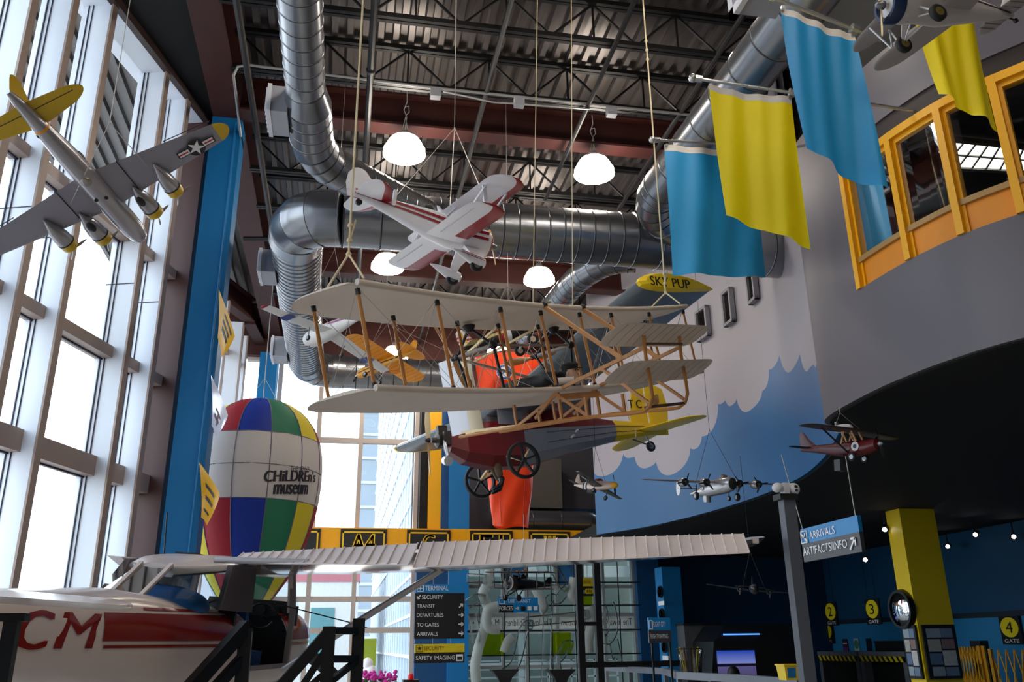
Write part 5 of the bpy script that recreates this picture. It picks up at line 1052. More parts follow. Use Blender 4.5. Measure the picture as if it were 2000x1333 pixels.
figure('body', m_ol, man, J, [('pelvis', 'belly'), ('belly', 'chest'), ('chest', 'neck'), ('pelvis', 'lh'), ('lh', 'lk'), ('lk', 'lm'), ('lm', 'la'), ('pelvis', 'rh'), ('rh', 'rk'), ('rk', 'rm'), ('rm', 'ra'), ('chest', 'ls'), ('ls', 'le'), ('le', 'lw'), ('chest', 'rs'), ('rs', 're'), ('re', 'rw')], 'pelvis')
for (ax, ay, az) in ((.42, .13, -.5), (.32, -.10, -.52)): figure('boot', m_boot, man, {'a': ((ax, ay, az + .03), .062), 'h': ((ax - .03, ay, az - .1), .055), 'b': ((ax + .09, ay, az - .16), (.05, .04)), 't': ((ax + .2, ay, az - .21), (.042, .03))}, [('a', 'h'), ('h', 'b'), ('b', 't')], 'h', 1)
hand(man, m_dk, (.36, .16, .3), (.6, 0, .8), (-.8, 0, .6), 1.0, name='glove'); hand(man, m_dk, (.36, -.16, .3), (.6, 0, .8), (-.8, 0, .6), 1.0, name='glove')
g = G(); hc = V((.0, 0, .72)); rs = []
for zz, fx, bx_, wy_ in ((-.13, .06, .02, .03), (-.11, .085, -.01, .05), (-.07, .095, -.06, .068), (-.03, .098, -.085, .076), (.01, .10, -.095, .08), (.05, .095, -.098, .08), (.09, .075, -.085, .07), (.115, .035, -.05, .04)):
    rs.append([hc + V(((fx if math.cos(a) > 0 else -bx_) * math.cos(a), wy_ * math.sin(a), zz)) for a in [2 * math.pi * k / 18 for k in range(18)]])
g.rings(rs); g.ball(hc + V((.102, 0, -.015)), (.02, .014, .022), 8, 6); hd = g.obj('head', m_skin, man, smooth=60)
g = G(); g.ball(hc + V((-.02, 0, .03)), (.11, .1, .11), 16, 10); g.obj('helmet', m_jk, man, smooth=60)
# ------------------------------------------------------------------ full size white and red aeroplane on stands
m_cw = P('cessna_white', '#cdbfba', .22, 0, .04, 2); m_cred = P('maroon_stripe', '#7c1408', .2); m_cgl = glassy('cabin_glass', (.80, .88, .93), .12); m_cgrey = P('cabin_grey', '#55484a', .4); m_cin = P('cabin_black', '#08090b', .6)
T = V((-1.2, 9.287, .537)); RC = euler(74.72, -.29, 4.69); ces = thing('light_aeroplane', 'full size white and maroon high wing aeroplane on black stands along the bottom left', 'aeroplane', T, RC)
CS = [(1.75, .98, 1.42, .24), (1.6, .85, 1.46, .38), (1.3, .75, 1.49, .46), (.95, .69, 1.52, .51), (.75, .66, 1.52, .53), (.35, .64, 1.50, .55), (.33, .64, 1.50, .55), (-.2, .64, 1.48, .555), (-.70, .64, 1.47, .55), (-.72, .64, 1.47, .55), (-1.05, .65, 1.47, .54), (-1.7, .69, 1.49, .46), (-2.4, .77, 1.51, .38), (-3.0, .84, 1.47, .32), (-4.0, .97, 1.42, .22), (-5.1, 1.12, 1.38, .08)]
def cint(x, k):
    for a, b in zip(CS, CS[1:]):
        if b[0] <= x <= a[0]: f = (x - a[0]) / (b[0] - a[0]); return a[k] + (b[k] - a[k]) * f
    return CS[-1][k] if x < CS[-1][0] else CS[0][k]
def cside(x, z, off=0.0):
    zb, zt, hw = cint(x, 1), cint(x, 2), cint(x, 3); zc, hh = (zb + zt) / 2, (zt - zb) / 2; q = min(.995, abs((z - zc) / hh)); return -(hw * (1 - q ** 2.8) ** (1 / 2.8) + off)
g = G(); rs = []; n = 44
for x, zb, zt, hw in CS:
    zc, hh = (zb + zt) / 2, (zt - zb) / 2; e = 2 / 2.8
    rs.append([V((x, hw * math.copysign(abs(math.cos(a)) ** e, math.cos(a)), zc + hh * math.copysign(abs(math.sin(a)) ** e, math.sin(a)))) for a in [2 * math.pi * k / n for k in range(n)]])
g.rings(rs)
keep = []
for f in g.f:
    if len(f) > 4: keep.append(f); continue
    c = sum((V(g.v[i]) for i in f), V()) / 4
    door = c.y < -.2 and -.705 < c.x < .34 and c.z > .95
    openc = c.z > 1.40 and -1.06 < c.x < .74 and abs(c.y) < .53 and abs(c.y) < .50
    if not (door or openc): keep.append(f)
g.f = keep; g.m = [0] * len(keep); fu = g.obj('fuselage', m_cw, ces, smooth=40)
# painted maroon bands follow the right and left sides
def band(x0, x1, za, zb_, name='maroon_band', mat=m_cred, n_=24, par=ces, both=True):
    g = G()
    for sg in ((1, -1) if both else (1,)):
        row = []
        for k in range(5):
            row.append([V((x, sg * cside(x, z, .006), z)) for x, z in ((x0 + (x1 - x0) * i / n_ + (0 if i else (1.0) * ( -.0)), za(x0 + (x1 - x0) * i / n_) + (zb_(x0 + (x1 - x0) * i / n_) - za(x0 + (x1 - x0) * i / n_)) * k / 4) for i in range(n_ + 1))])
        g.sheet(row)
    return g.obj(name, mat, par, smooth=40)
lin = lambda z0, z1: (lambda x: z0 + (z1 - z0) * (x + 3.0) / 4.6)
for x0, x1 in ((-2.83, -.72), (.36, 1.6)):
    band(x0, x1, lin(1.345, 1.43), lin(1.165, 1.20)); band(x0 + (.02 if x0 < -2 else 0), x1, lin(1.14, 1.175), lin(1.12, 1.145), 'maroon_line')
    band(-2.35 if x0 < -2 else x0, x1, lin(1.39, 1.452), lin(1.37, 1.438), 'maroon_line')
def onside(x0, z0, sl):
    def f(x, y): xx = x0 + x; return V((xx, cside(xx, z0 + y, .008), z0 + y))
    return f
letters('registration', 'C', m_cred, ces, onside(-3.64, 1.115, 0), w=.30, h=.225, bold=.03, shear=.18); letters('registration', 'M', m_cred, ces, onside(-3.29, 1.122, 0), w=.42, h=.215, bold=.03, shear=.18)
# cabin
g = G(); g.bx(-1.0, .7, -.5, .5, .70, .74); g.bx(.60, .7, -.5, .5, .7, 1.52); g.bx(-1.02, -.98, -.5, .5, .7, 1.44); g.bx(-.98, .7, .50, .52, .72, 1.42); g.obj('cabin_liner', m_cin, ces)
g = G(); g.prism([(.6, -.46, 1.40), (.6, .46, 1.40), (.62, .44, 1.56), (.62, -.44, 1.56)], (-.05, 0, 0))
for y in (-.3, -.15, .0, .15, .3): g.lathe([(0, .05), (.015, .05)], (.54, y, 1.46), 'X', 12)
g.obj('instrument_panel', P('panel_black', '#15171b', .4), ces)
for y in (.24, -.24):
    g = G(); g.bx(-.5, -.05, y - .2, y + .2, .95, 1.08); g.prism([(-.5, y - .2, 1.05), (-.62, y - .2, 1.42), (-.55, y - .2, 1.44), (-.40, y - .2, 1.06)], (0, .4, 0)); g.obj('seat', P('seat_blue', '#0d3f78', .7, 0, .1, 8), ces)
    g = G(); g.tube([(.5, y, 1.38), (.35, y, 1.40)], .015, 6); g.tube([V((.33, y + .14 * math.cos(a), 1.40 + .12 * math.sin(a))) for a in [math.pi * (1.15 + 1.7 * k / 12) for k in range(13)]], .012, 6); g.obj('yoke', m_dk, ces)
G().ball((-1.45, -.05, 1.43), (.42, .36, .16), 20, 10).obj('blue_cover', P('cover_blue', '#125c9c', .55, 0, .1, 6), ces, smooth=60)
g = G(); rs = []
for x, zt, hw in ((.5, 1.90, .40), (.3, 1.94, .49), (-.3, 1.925, .52), (-1.0, 1.875, .50), (-1.3, 1.82, .40), (-1.63, 1.755, .17)):
    rs.append([V((x, hw * math.sin(a), zt - .09 + .09 * math.cos(a))) for a in [math.radians(-90 + 180 * k / 12) for k in range(13)]] + [V((x, hw * .93, zt - .11)), V((x, -hw * .93, zt - .11))])
g.rings(rs); g.obj('roof', m_cw, ces, smooth=45)
for s in (1, -1):
    g = G(); g.prism([(-.72, s * .535, 1.42), (-1.37, s * .51, 1.42), (-1.22, s * .49, 1.79), (-.72, s * .51, 1.84)], (0, -s * .05, 0)); g.obj('door_post', m_cgrey, ces)
    g = G(); g.bar((.36, s * .53, 1.45), (.30, s * .50, 1.86), .06, .05); g.obj('front_post', m_cw, ces)
    g = G(); g.add([(-1.37, s * .50, 1.46), (-1.22, s * .485, 1.79), (-1.62, s * .14, 1.73), (-2.01, s * .13, 1.49), (-1.75, s * .38, 1.48)], [(0, 1, 2, 3, 4)]); g.obj('rear_pane', m_cgl, ces)
    g = G(); g.add([(.80, s * .47, 1.51), (.36, s * .49, 1.86), (.42, 0, 1.88), (.92, 0, 1.53)], [(0, 1, 2, 3)]); g.obj('windscreen_pane', m_cgl, ces)
for s in (1, -1): G().bar((-2.02, s * .125, 1.475), (-1.61, s * .13, 1.745), .035, .03).obj('rear_post', m_cw, ces)
g = G(); g.add([(-2.01, -.12, 1.49), (-1.62, -.12, 1.73), (-1.62, .12, 1.73), (-2.01, .12, 1.49)], [(0, 1, 2, 3)]); g.obj('rear_pane', m_cgl, ces)
g = G(); g.add([(-.70, .53, 1.46), (.33, .53, 1.46), (.30, .50, 1.85), (-.70, .50, 1.82)], [(0, 1, 2, 3)]); g.obj('left_pane', m_cgl, ces)
# open door frame on the near side
g = G(); pts = [(.335, -.565, .95), (.335, -.56, 1.46), (.31, -.515, 1.845), (-.70, -.515, 1.78)]
for a, b in zip(pts, pts[1:]): g.bar(a, b, .05, .05)
g.bar((.335, -.565, .95), (-.70, -.57, .95), .04, .04); g.obj('door_frame', P('door_frame_grey', '#7f7673', .4), ces)
# wing: right side whole, left side ends in a stub
ws_ = [(-.45, .12, -1.18, 1.85), (-1.2, .12, -1.20, 1.90), (-2.12, .10, -1.36, 1.99), (-3.2, -.0, -1.22, 2.095), (-4.2, -.1, -1.05, 2.205), (-4.82, -.17, -.96, 2.29), (-4.98, -.24, -.92, 2.33), (-5.05, -.4, -.85, 2.35)]
m_wing_up = m_cw
wing('wing', [P('wing_white', '#d8d3d6', .2, .1, .03, 2), P('wing_polished', '#cfccd2', .12, .75, .03, 2)], ces, ws_, .10, .012, n=10, matf=lambda y, j, n: 1 if j >= 10 else 0)
g = G(); g.prism([(-1.15, .56, 1.80), (-.5, .56, 1.83), (-.4, .56, 1.70), (-.72, .56, 1.68)], (0, .14, .01)); g.obj('wing_stub', m_cw, ces)
def cpanel(name, h0, h1, t0, t1, nr, mat):
    """corrugated control surface from hinge line to trailing edge"""
    h0, h1, t0, t1 = V(h0), V(h1), V(t0), V(t1); g = G(); up = V((.35, 0, 1)).normalized()
    g.hexa([h0 - up * .02, h1 - up * .02, t1 - up * .004, t0 - up * .004, h0 + up * .03, h1 + up * .03, t1 + up * .004, t0 + up * .004]); o = g.obj(name, mat, ces)
    g = G()
    for k in range(nr + 1): f = k / nr; g.tube([h0.lerp(h1, f) + up * .033, t0.lerp(t1, f) + up * .006], .0065, 6)
    g.obj('rib', mat, o); return o
m_ail = P('aileron_white', '#e0d5d4', .3, 0, .03)
cpanel('aileron', (-1.40, -2.14, 2.045), (-.985, -4.84, 2.325), (-1.672, -2.142, 1.845), (-1.20, -4.85, 2.172), 29, m_ail)
cpanel('flap', (-1.20, -.55, 1.875), (-1.37, -2.10, 2.035), (-1.42, -.55, 1.80), (-1.66, -2.10, 1.865), 17, m_ail)
g = G(); g.tube([(-1.45, -.42, 1.815), (-1.46, -1.22, 1.845)], .028, 10); g.obj('flap_tube', P('flap_tube_grey', '#b9b7bd', .3, .2), ces, smooth=50)
g = G(); g.bar((-4.9 + 3.95, -4.95, 2.30), (-.5, -5.04, 2.37), .05, .04); g.obj('tip_fairing', m_cw, ces)
g = G(); g.tube([(-.05, -.68, .93), (-.2, -1.42, 1.44), (-.35, -2.16, 1.93)], [.05, .055, .05], 12, flat=.55); g.obj('wing_strut', P('strut_grey', '#b4b1b5', .25, .4), ces, smooth=50)
wing('tailplane', [m_cw], ces, planf(1.5, -4.45, -4.98, -4.62, -4.98, 1.40, 0, .12), .12, 0); wing('fin', [m_cw], ces, [(1.35, -3.9, -5.1, 0), (1.9, -4.5, -5.3, 0), (2.5, -4.9, -5.4, 0)], .09, 0, vert=True)
prop(ces, 1.84, 1.2, 0, .85, 2, m_dk, .09, 30, m_cw); g = G(); g.tube([(-1.0, .25, 1.84), (-1.1, .25, 2.22)], .007, 5); g.obj('aerial', m_dk, ces)
g = G(); g.bx(-.9, -.7, .0, .2, 1.88, 1.895); g.obj('roof_hatch', m_dk, ces)
g = G(); g.tube([(-.3, -.58, 1.52), (.15, -1.2, 1.4), (.5, -1.3, 1.36)], .006, 5); g.obj('tie_wire', m_dk, ces)
for s in (1, -1): wheel(ces, (-.35, s * 1.0, -.3), .22, .14); G().bar((-.3, s * .4, .7), (-.35, s * .95, -.3), .08, .03).obj('gear_leg', m_cw, ces)
wheel(ces, (1.3, 0, -.33), .2, .13); G().bar((1.3, 0, .8), (1.3, 0, -.33), .06).obj('nose_gear', m_metal, ces)
# ------------------------------------------------------------------ black stands
m_st = P('stand_black', '#101216', .4, .3)
tl = ces.matrix_world @ V((-4.55, -1.05, 1.36)); q = pz(28, 1197, tl.z); q = EYE + ray(28, 1197) * ((tl - EYE).length)
st = thing('tail_stand', 'black post with a flat top plate under the near tailplane, bottom left corner', 'stand', (q.x, q.y, 0))
G().bx(-.03, .03, -.03, .03, 0, q.z - .03).obj('post', m_st, st); G().bx(-.06, .06, -.04, .04, q.z - .04, q.z - .005).obj('top_plate', m_st, st); G().bx(-.25, .25, -.25, .25, 0, .03).obj('foot', m_st, st)
st = thing('support_frame', 'black welded frame with crossed braces below the wing strut', 'stand', (0, 0, 0)); yd = 6.6
A0, B0 = py(643, 1233, yd), py(701, 1217, yd + .3); A1, B1 = py(645, 1288, yd), py(701, 1288, yd + .3)
def pl(a, b, w_=.075, nm='bar'): return G().bar(a, b, w_).obj(nm, m_st, st)
pl((A0.x, yd, 0), A0 + V((0, 0, .03)), .09, 'post'); pl((B0.x, yd + .3, 0), B0 + V((0, 0, .03)), .09, 'post'); pl(A0, B0 - V((0, 0, .06)), .05); pl(A1, B1, .05)
pl(A0, py(545, 1345, yd - .05), .075, 'brace'); pl(py(648, 1330, yd), B1, .04, 'brace'); pl(py(640, 1265, yd), py(588, 1345, yd), .05, 'brace'); pl(py(640, 1310, yd + .01), py(600, 1345, yd), .04, 'brace')
st = thing('cabin_frame', 'black sloping beam and post before the open cabin door', 'stand', (0, 0, 0)); yd = 7.5
pl(py(482, 1222, yd), py(372, 1345, yd - .3), .10, 'beam'); pl(py(481, 1228, yd), V((py(481, 1228, yd).x, yd, 0)), .10, 'post'); pl(py(474, 1285, yd), py(420, 1345, yd - .2), .07, 'beam')
# ------------------------------------------------------------------ outside the far windows
m_ext = P('pale_tower_cladding', '#8fa3b4', .35, .1, .12, .6); m_exw = P('tower_mullion', '#e8eef2', .5); m_pave = P('outdoor_paving', '#a9a9a6', .8)
struct(G().bx(-40, 12, 25.0, 90, -.3, -.1).obj('ground_outside', m_pave))
t = thing('office_tower', 'blue grey glazed tower with white mullions seen through the far window', 'building', (2.3, 26, 0))
G().bx(0, .45, .9, 40, 0, 30).obj('facade', m_ext, t)
g = G()
for k in range(1, 24): g.bx(-.06, 0, .9, 40, k * 1.25, k * 1.25 + .09)
g.obj('floor_line', m_exw, t)
g = G()
for k in range(26): g.bx(-.05, 0, 1 + k * 1.5, 1.06 + k * 1.5, 0, 30)
g.obj('mullion', m_exw, t)
t = thing('distant_tower', 'pale grey tower standing behind the glazed tower in the far window', 'building', (1.0, 78, 0)); G().bx(0, 3.6, 0, 6, 0, 45).obj('wall', P('far_tower_grey', '#7f8b96', .5, 0, .15, .3), t); g = G()
for k in range(20): g.bx(-.02, 3.62, -.08, 0, k * 2.2, k * 2.2 + .25)
g.obj('floor_line', P('far_tower_line', '#a9b4bd', .5), t)
t = thing('low_building', 'pale low building with a red band seen through the lower far window', 'building', (-2.5, 44, 0))
G().bx(-6, 3.4, 0, 8, 0, 4.6).obj('wall', P('pale_stone', '#cfccc6', .7), t); G().bx(-6, 3.45, -.05, 8, 4.6, 5.4).obj('roof_band', P('roof_pink', '#b06a70', .6), t)
for x in (-4.5, -2.6, -.7, 1.2): G().bx(x, x + 1.1, -.06, .02, 1.2, 3.4).obj('window', P('teal_glass', '#5d8a8e', .2), t)
# adjoining mall hall behind the middle glazing
m_mall = P('mall_wall', '#9aa39b', .7, 0, .08, 1); m_tint = glassy('tinted_glass', (.72, .78, .75), .03)
struct(G().bx(2.7, 13.5, 33, 33.2, -.2, 6).obj('wall_mall', m_mall))
for i, x in enumerate((4.2, 6.4, 8.6, 10.8)): struct(G().bx(x, x + .35, 32.2, 32.6, -.1, 6).obj('mall_column', P('mall_column_white', '#d8dcd6', .6)))
for i, (z, zz) in enumerate(((2.0, 2.3), (4.0, 4.4), (.9, 1.0))): struct(G().bx(2.7, 13.5, 32.4, 32.6, z, zz).obj('mall_beam', P('mall_column_white', '#d8dcd6', .6)))
t = thing('mall_railing', 'white railing in the mall hall behind the tube exhibit', 'railing', (3.6, 29, 0))
for z in (.35, .6, .85, 1.1): G().bx(0, 5.5, 0, .04, z, z + .05).obj('rail', P('rail_white', '#e2e5e2', .5), t)
for k in range(8): G().bx(k * .78, k * .78 + .05, 0, .05, -.1, 1.15).obj('post', P('rail_white', '#e2e5e2', .5), t)
# middle glazing y = 24.5
gx = [3.42, 4.45, 5.1, 5.98, 6.75, 7.35, 8.25]
for i, (x0, x1) in enumerate(zip(gx, gx[1:])):
    g = G(); g.add([(x0, BY, 0), (x1, BY, 0), (x1, BY, 4.0), (x0, BY, 4.0)], [(0, 1, 2, 3)]); wd = struct(g.obj('window_%d' % (90 + i), m_tint))
    for z in (.0, 1.0, 1.92, 2.34, 3.1): G().bx(x0, x1, BY - .06, BY + .06, z, z + .09).obj('transom', P('grey_frame', '#8d918f', .5), wd)
    if i in (1, 3): g = G(); g.add([(x0, BY - .02, 3.19), (x1, BY - .02, 3.19), (x1, BY - .02, 3.95), (x0, BY - .02, 3.95)], [(0, 1, 2, 3)]); g.obj('blue_panel', P('pane_blue', '#2d6ea6', .5), wd)
for i, x in enumerate(gx): mull(x - .04, x + .04, BY - .08, BY + .08, 0, 4.0, 'trim_%d' % (90 + i), P('grey_frame', '#8d918f', .5))
mull(8.28, 8.95, 24.2, 24.6, 0, 4.1, 'trim_98', m_navy)
t = thing('window_band', 'frosted band of mirrored museum lettering across the middle glazing', 'window decal', (3.45, BY - .05, 2.02))
g = G(); g.add([(0, 0, 0), (4.8, 0, 0), (4.8, 0, .31), (0, 0, .31)], [(0, 1, 2, 3)]); g.obj('strip', P('frosted_strip', '#c9cbc4', .6, sub=.4), t)
letters('lettering', "The Iowa Children's Museum  \u2022  The Iowa Children's Museum  \u2022", P('decal_red', '#5a2420', .6), t, lambda x, y: V((4.7 - x, -.012, .08 + y)), w=4.55, h=.19)
# black letter panels on the orange band
m_plk = P('panel_black', '#0d0c0c', .35); m_ply = P('panel_yellow', '#f0c020', .45)
for i, (tx, x0, x1) in enumerate((('A', -1.55, -.58), ('A4', -.06, 1.16), ('C', 1.70, 2.88), ('E1', 3.42, 4.60), ('W', 5.06, 6.24))):
    t = thing('letter_panel', 'black framed panel marked %s on the orange band' % tx if i else 'black framed panel on the orange band, half hidden by the balloon', 'sign', (x0, 23.72, 3.78), group='letter panels on the orange band')
    w_ = x1 - x0; G().bx(0, w_, 0, .04, 0, .80).obj('board', m_plk, t); g = G()
    for a in ((.05, w_ - .05, .70, .74), (.05, w_ - .05, .06, .10), (.05, .09, .06, .74), (w_ - .09, w_ - .05, .06, .74)): g.bx(a[0], a[1], -.012, 0, a[2], a[3])
    g.obj('border', m_ply, t); ww = .30 if len(tx) == 1 else .62
    if i: letters('lettering', tx, m_ply, t, lambda x, y: V((w_ / 2 - ww / 2 + x, -.014, .21 + y)), w=ww, h=.47, bold=.03)
# ------------------------------------------------------------------ hanging direction signs
m_sbl = P('sign_blue', '#0f86c8', .4); m_sblk = P('sign_black', '#131316', .4); m_sgr = P('sign_grey', '#3e3e45', .4); m_syl = P('sign_yellow', '#e6c81a', .4); m_let = P('sign_letter_white', '#f1f1ee', .5)
def board(t, a, b, mat, y, name='panel', dep=.04): G().bx(a.x, b.x, y, y + dep, b.z, a.z).obj(name, mat, t)
def sline(t, body, u0, u1, v0, v1, y, mat=None):
    a, b = py(u0, v1, y), py(u1, v0, y); letters('lettering', body, mat or m_let, t, lambda x, yy: V((a.x + x, y - .012, a.z + yy)), w=b.x - a.x, h=b.z - a.z)
def arrow(g, c, d, L, y, w_=.022):
    c = V((c.x, y - .014, c.z)); d = V((d[0], 0, d[1])).normalized(); s_ = V((-d.z, 0, d.x)); e = c + d * L / 2; g.bar(c - d * L / 2, e, w_, .004, (0, 1, 0)); g.bar(e, e - d * L * .4 + s_ * L * .35, w_, .004, (0, 1, 0)); g.bar(e, e - d * L * .4 - s_ * L * .35, w_, .004, (0, 1, 0))
def frame_icon(g, u0, u1, v0, v1, y, w_=.015):
    a, b = py(u0, v0, y), py(u1, v1, y); ps = [V((a.x, y - .013, a.z)), V((b.x, y - .013, a.z)), V((b.x, y - .013, b.z)), V((a.x, y - .013, b.z))]
    for p, q in zip(ps, ps[1:] + ps[:1]): g.bar(p, q, w_, .004, (0, 1, 0))
    return (ps[0] + ps[2]) / 2, (b.x - a.x)
yS = 18.0
t = thing('terminal_sign', 'tall black hanging sign headed TERMINAL in blue before the blue column', 'sign', (0, 0, 0))
board(t, py(812, 1142, yS), py(907, 1159, yS), m_sbl, yS, 'header'); board(t, py(811, 1159, yS), py(907, 1248, yS), m_sblk, yS)
for body, u0, u1, v0, v1 in (('TERMINAL', 830, 876, 1145, 1154), ('SECURITY', 824, 865, 1163, 1171), ('TRANSIT', 814, 849, 1181, 1188), ('DEPARTURES', 814, 866, 1198, 1206), ('TO GATES', 814, 857, 1217, 1225), ('ARRIVALS', 814, 855, 1235, 1243)): sline(t, body, u0, u1, v0, v1, yS)
g = G(); arrow(g, py(818, 1167, yS), (-1, -1), .09, yS)
for v, d in ((1184, (1, 1)), (1202, (1, 0)), (1220, (1, 0)), (1238, (1, 0))): arrow(g, py(900, v, yS), d, .10, yS)
c, s_ = frame_icon(g, 815, 827, 1144, 1156, yS); g.bar(c + V((-.04, 0, 0)), c + V((.04, 0, 0)), .015, .004, (0, 1, 0)); g.bar(c + V((0, 0, -.04)), c + V((0, 0, .04)), .015, .004, (0, 1, 0)); g.obj('arrow', m_let, t)
g = G(); g.bar(py(846, 1142, yS), py(846, 1142, yS) + V((0, 0, .65)), .008); g.bar(py(876, 1142, yS), py(876, 1142, yS) + V((0, 0, .65)), .008); g.obj('hanging_line', m_wire, t)
t = thing('security_sign', 'smaller hanging sign with a yellow SECURITY header under the terminal sign', 'sign', (0, 0, 0))
board(t, py(810, 1259, yS), py(907, 1276, yS), m_syl, yS, 'header'); board(t, py(809, 1276, yS), py(907, 1295, yS), m_sblk, yS)
sline(t, 'SECURITY', 828, 868, 1263, 1271, yS, m_sblk); sline(t, 'SAFETY IMAGING', 812, 888, 1281, 1290, yS)
g = G(); c, s_ = frame_icon(g, 813, 825, 1261, 1274, yS, .01); g.add(starpts(c + V((0, -.002, 0)), .05, 'Y'), [tuple(range(10))]); g.obj('star_icon', m_sblk, t)
a, b = py(891, 1279, yS), py(904, 1292, yS); ic = G().bx(a.x, b.x, yS - .012, yS, b.z, a.z).obj('case_icon', m_let, t); g = G(); g.bx(a.x + .02, b.x - .02, yS - .016, yS - .012, b.z + .025, a.z - .04); g.obj('case', m_sblk, ic)
g = G()
for u in (845, 880): g.bar(py(u, 1248, yS), py(u, 1259, yS), .008)
g.obj('hanging_line', m_wire, t)
yT = 18.6
t = thing('tube_sign', 'small blue hanging sign reading TUBE TRANSIT below the black biplane', 'sign', (0, 0, 0))
board(t, py(973, 1168, yT), py(1051, 1182, yT), m_sbl, yT, 'header'); board(t, py(974, 1182, yT), py(1003, 1197, yT), m_sblk, yT); board(t, py(1003, 1182, yT), py(1053, 1197, yT), m_sbl, yT)
sline(t, 'TUBE TRANSIT', 988, 1036, 1171, 1178, yT); sline(t, 'FORCES', 975, 1001, 1185, 1193, yT)
g = G(); frame_icon(g, 976, 985, 1170, 1180, yT, .012); arrow(g, py(1010, 1189, yT), (1, 0), .07, yT)
for u in (1030, 1042): a, b = py(u, 1185, yT), py(u + 8, 1193, yT); g.bx(a.x, b.x, yT - .014, yT - .01, b.z, a.z)
g.obj('icon', m_let, t); a, b = py(1017, 1185, yT), py(1026, 1194, yT); G().bx(a.x, b.x, yT - .014, yT - .01, b.z, a.z).obj('black_square', m_sblk, t)
yF = 12.0
t = thing('flight_sign', 'blue and grey sign reading FLIGHT CITY on two thin posts at the railing', 'sign', (0, 0, 0))
board(t, py(1266, 1207, yF), py(1310, 1232, yF), m_sbl, yF, 'header'); board(t, py(1267, 1232, yF), py(1312, 1256, yF), m_sgr, yF)
sline(t, 'FLIGHT CITY', 1275, 1299, 1215, 1225, yF); sline(t, 'FLIGHT MAPPING', 1270, 1304, 1239, 1248, yF); g = G(); frame_icon(g, 1267, 1274, 1213, 1229, yF, .012); g.obj('icon', m_let, t)
for u in (1274, 1309): p = py(u, 1255, yF); G().bar((p.x, yF + .02, .0), p + V((0, .02, 0)), .025).obj('post', m_black, t)
xA = 6.0
t = thing('arrivals_sign', 'blue and grey hanging sign reading ARRIVALS under the dark ceiling', 'sign', (0, 0, 0))
A1, A2, A3 = pxx(1563, 1035, xA), pxx(1674, 1010, xA), pxx(1565, 1064, xA); A4 = pxx(1571, 1099, xA)
G().bx(xA, xA + .05, A2.y, A1.y, A3.z, A1.z).obj('header', m_sbl, t); G().bx(xA, xA + .05, A2.y, A1.y, A4.z, A3.z).obj('panel', m_sgr, t)
def sy(body, u0, v0, u1, v1, nm='lettering'):
    a, b = pxx(u0, v1, xA), pxx(u1, v0, xA); c = pxx(u0, v0, xA); letters(nm, body, m_let, t, lambda x, yy: V((xA - .012, a.y - x, a.z + yy)), w=a.y - pxx(u1, (v0 + v1) / 2, xA).y, h=c.z - a.z)
sy('ARRIVALS', 1583, 1039, 1633, 1054); sy('ARTIFACTS/INFO', 1571, 1071, 1658, 1087)
g = G(); p = pxx(1667, 1063, xA); p.x = xA - .014; d = V((0, -.7, .7)); g.bar(p - d * .09, p + d * .09, .025, .006, (1, 0, 0)); g.bar(p + d * .09, p + d * .09 + V((0, .09, 0)), .025, .006, (1, 0, 0)); g.bar(p + d * .09, p + d * .09 - V((0, 0, .09)), .025, .006, (1, 0, 0))
a, b = pxx(1565, 1040, xA), pxx(1579, 1060, xA); ps = [V((xA - .013, y, z)) for y, z in ((a.y, a.z), (b.y, a.z), (b.y, b.z), (a.y, b.z))]
for p, q in zip(ps, ps[1:] + ps[:1]): g.bar(p, q, .014, .006, (1, 0, 0))
c = (ps[0] + ps[2]) / 2; g.bar(c + V((0, .07, .05)), c + V((0, -.07, -.06)), .03, .006, (1, 0, 0)); g.bar(c + V((0, -.03, .05)), c + V((0, .0, -.02)), .02, .006, (1, 0, 0)); g.obj('icon', m_let, t)
g = G(); g.bar(A2 + V((.02, .06, 0)), V((xA + .02, A2.y + .1, 4.09)), .01); g.bar(A1 + V((.02, -.03, 0)), V((xA + .02, A1.y + .3, 4.09)), .01); g.obj('hanging_line', m_wire, t)
# ------------------------------------------------------------------ shadowed gate area at the right
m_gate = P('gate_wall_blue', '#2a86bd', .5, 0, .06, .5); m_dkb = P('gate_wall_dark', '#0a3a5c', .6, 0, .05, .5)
struct(G().bx(14.8, 15.0, 2, 27, 0, 2.14).obj('wall_right_gate', m_gate)); struct(G().bx(14.8, 15.0, 2, 27, 2.14, 4.1).obj('wall_right_gate_upper', P('gate_wall_shade_navy', '#0f4a70', .5, 0, .05, .5))); struct(G().bx(14.76, 14.8, 2, 27, 2.08, 2.2).obj('trim_110', P('gate_rail_dark', '#1b2a36', .5)))  # upper wall coloured darker to carry the shade above the rail
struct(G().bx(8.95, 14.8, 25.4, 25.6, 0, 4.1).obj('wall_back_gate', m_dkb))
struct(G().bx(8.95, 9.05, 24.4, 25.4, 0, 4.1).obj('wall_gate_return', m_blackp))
m_gy = P('gate_sign_yellow', '#f4dc18', .45)
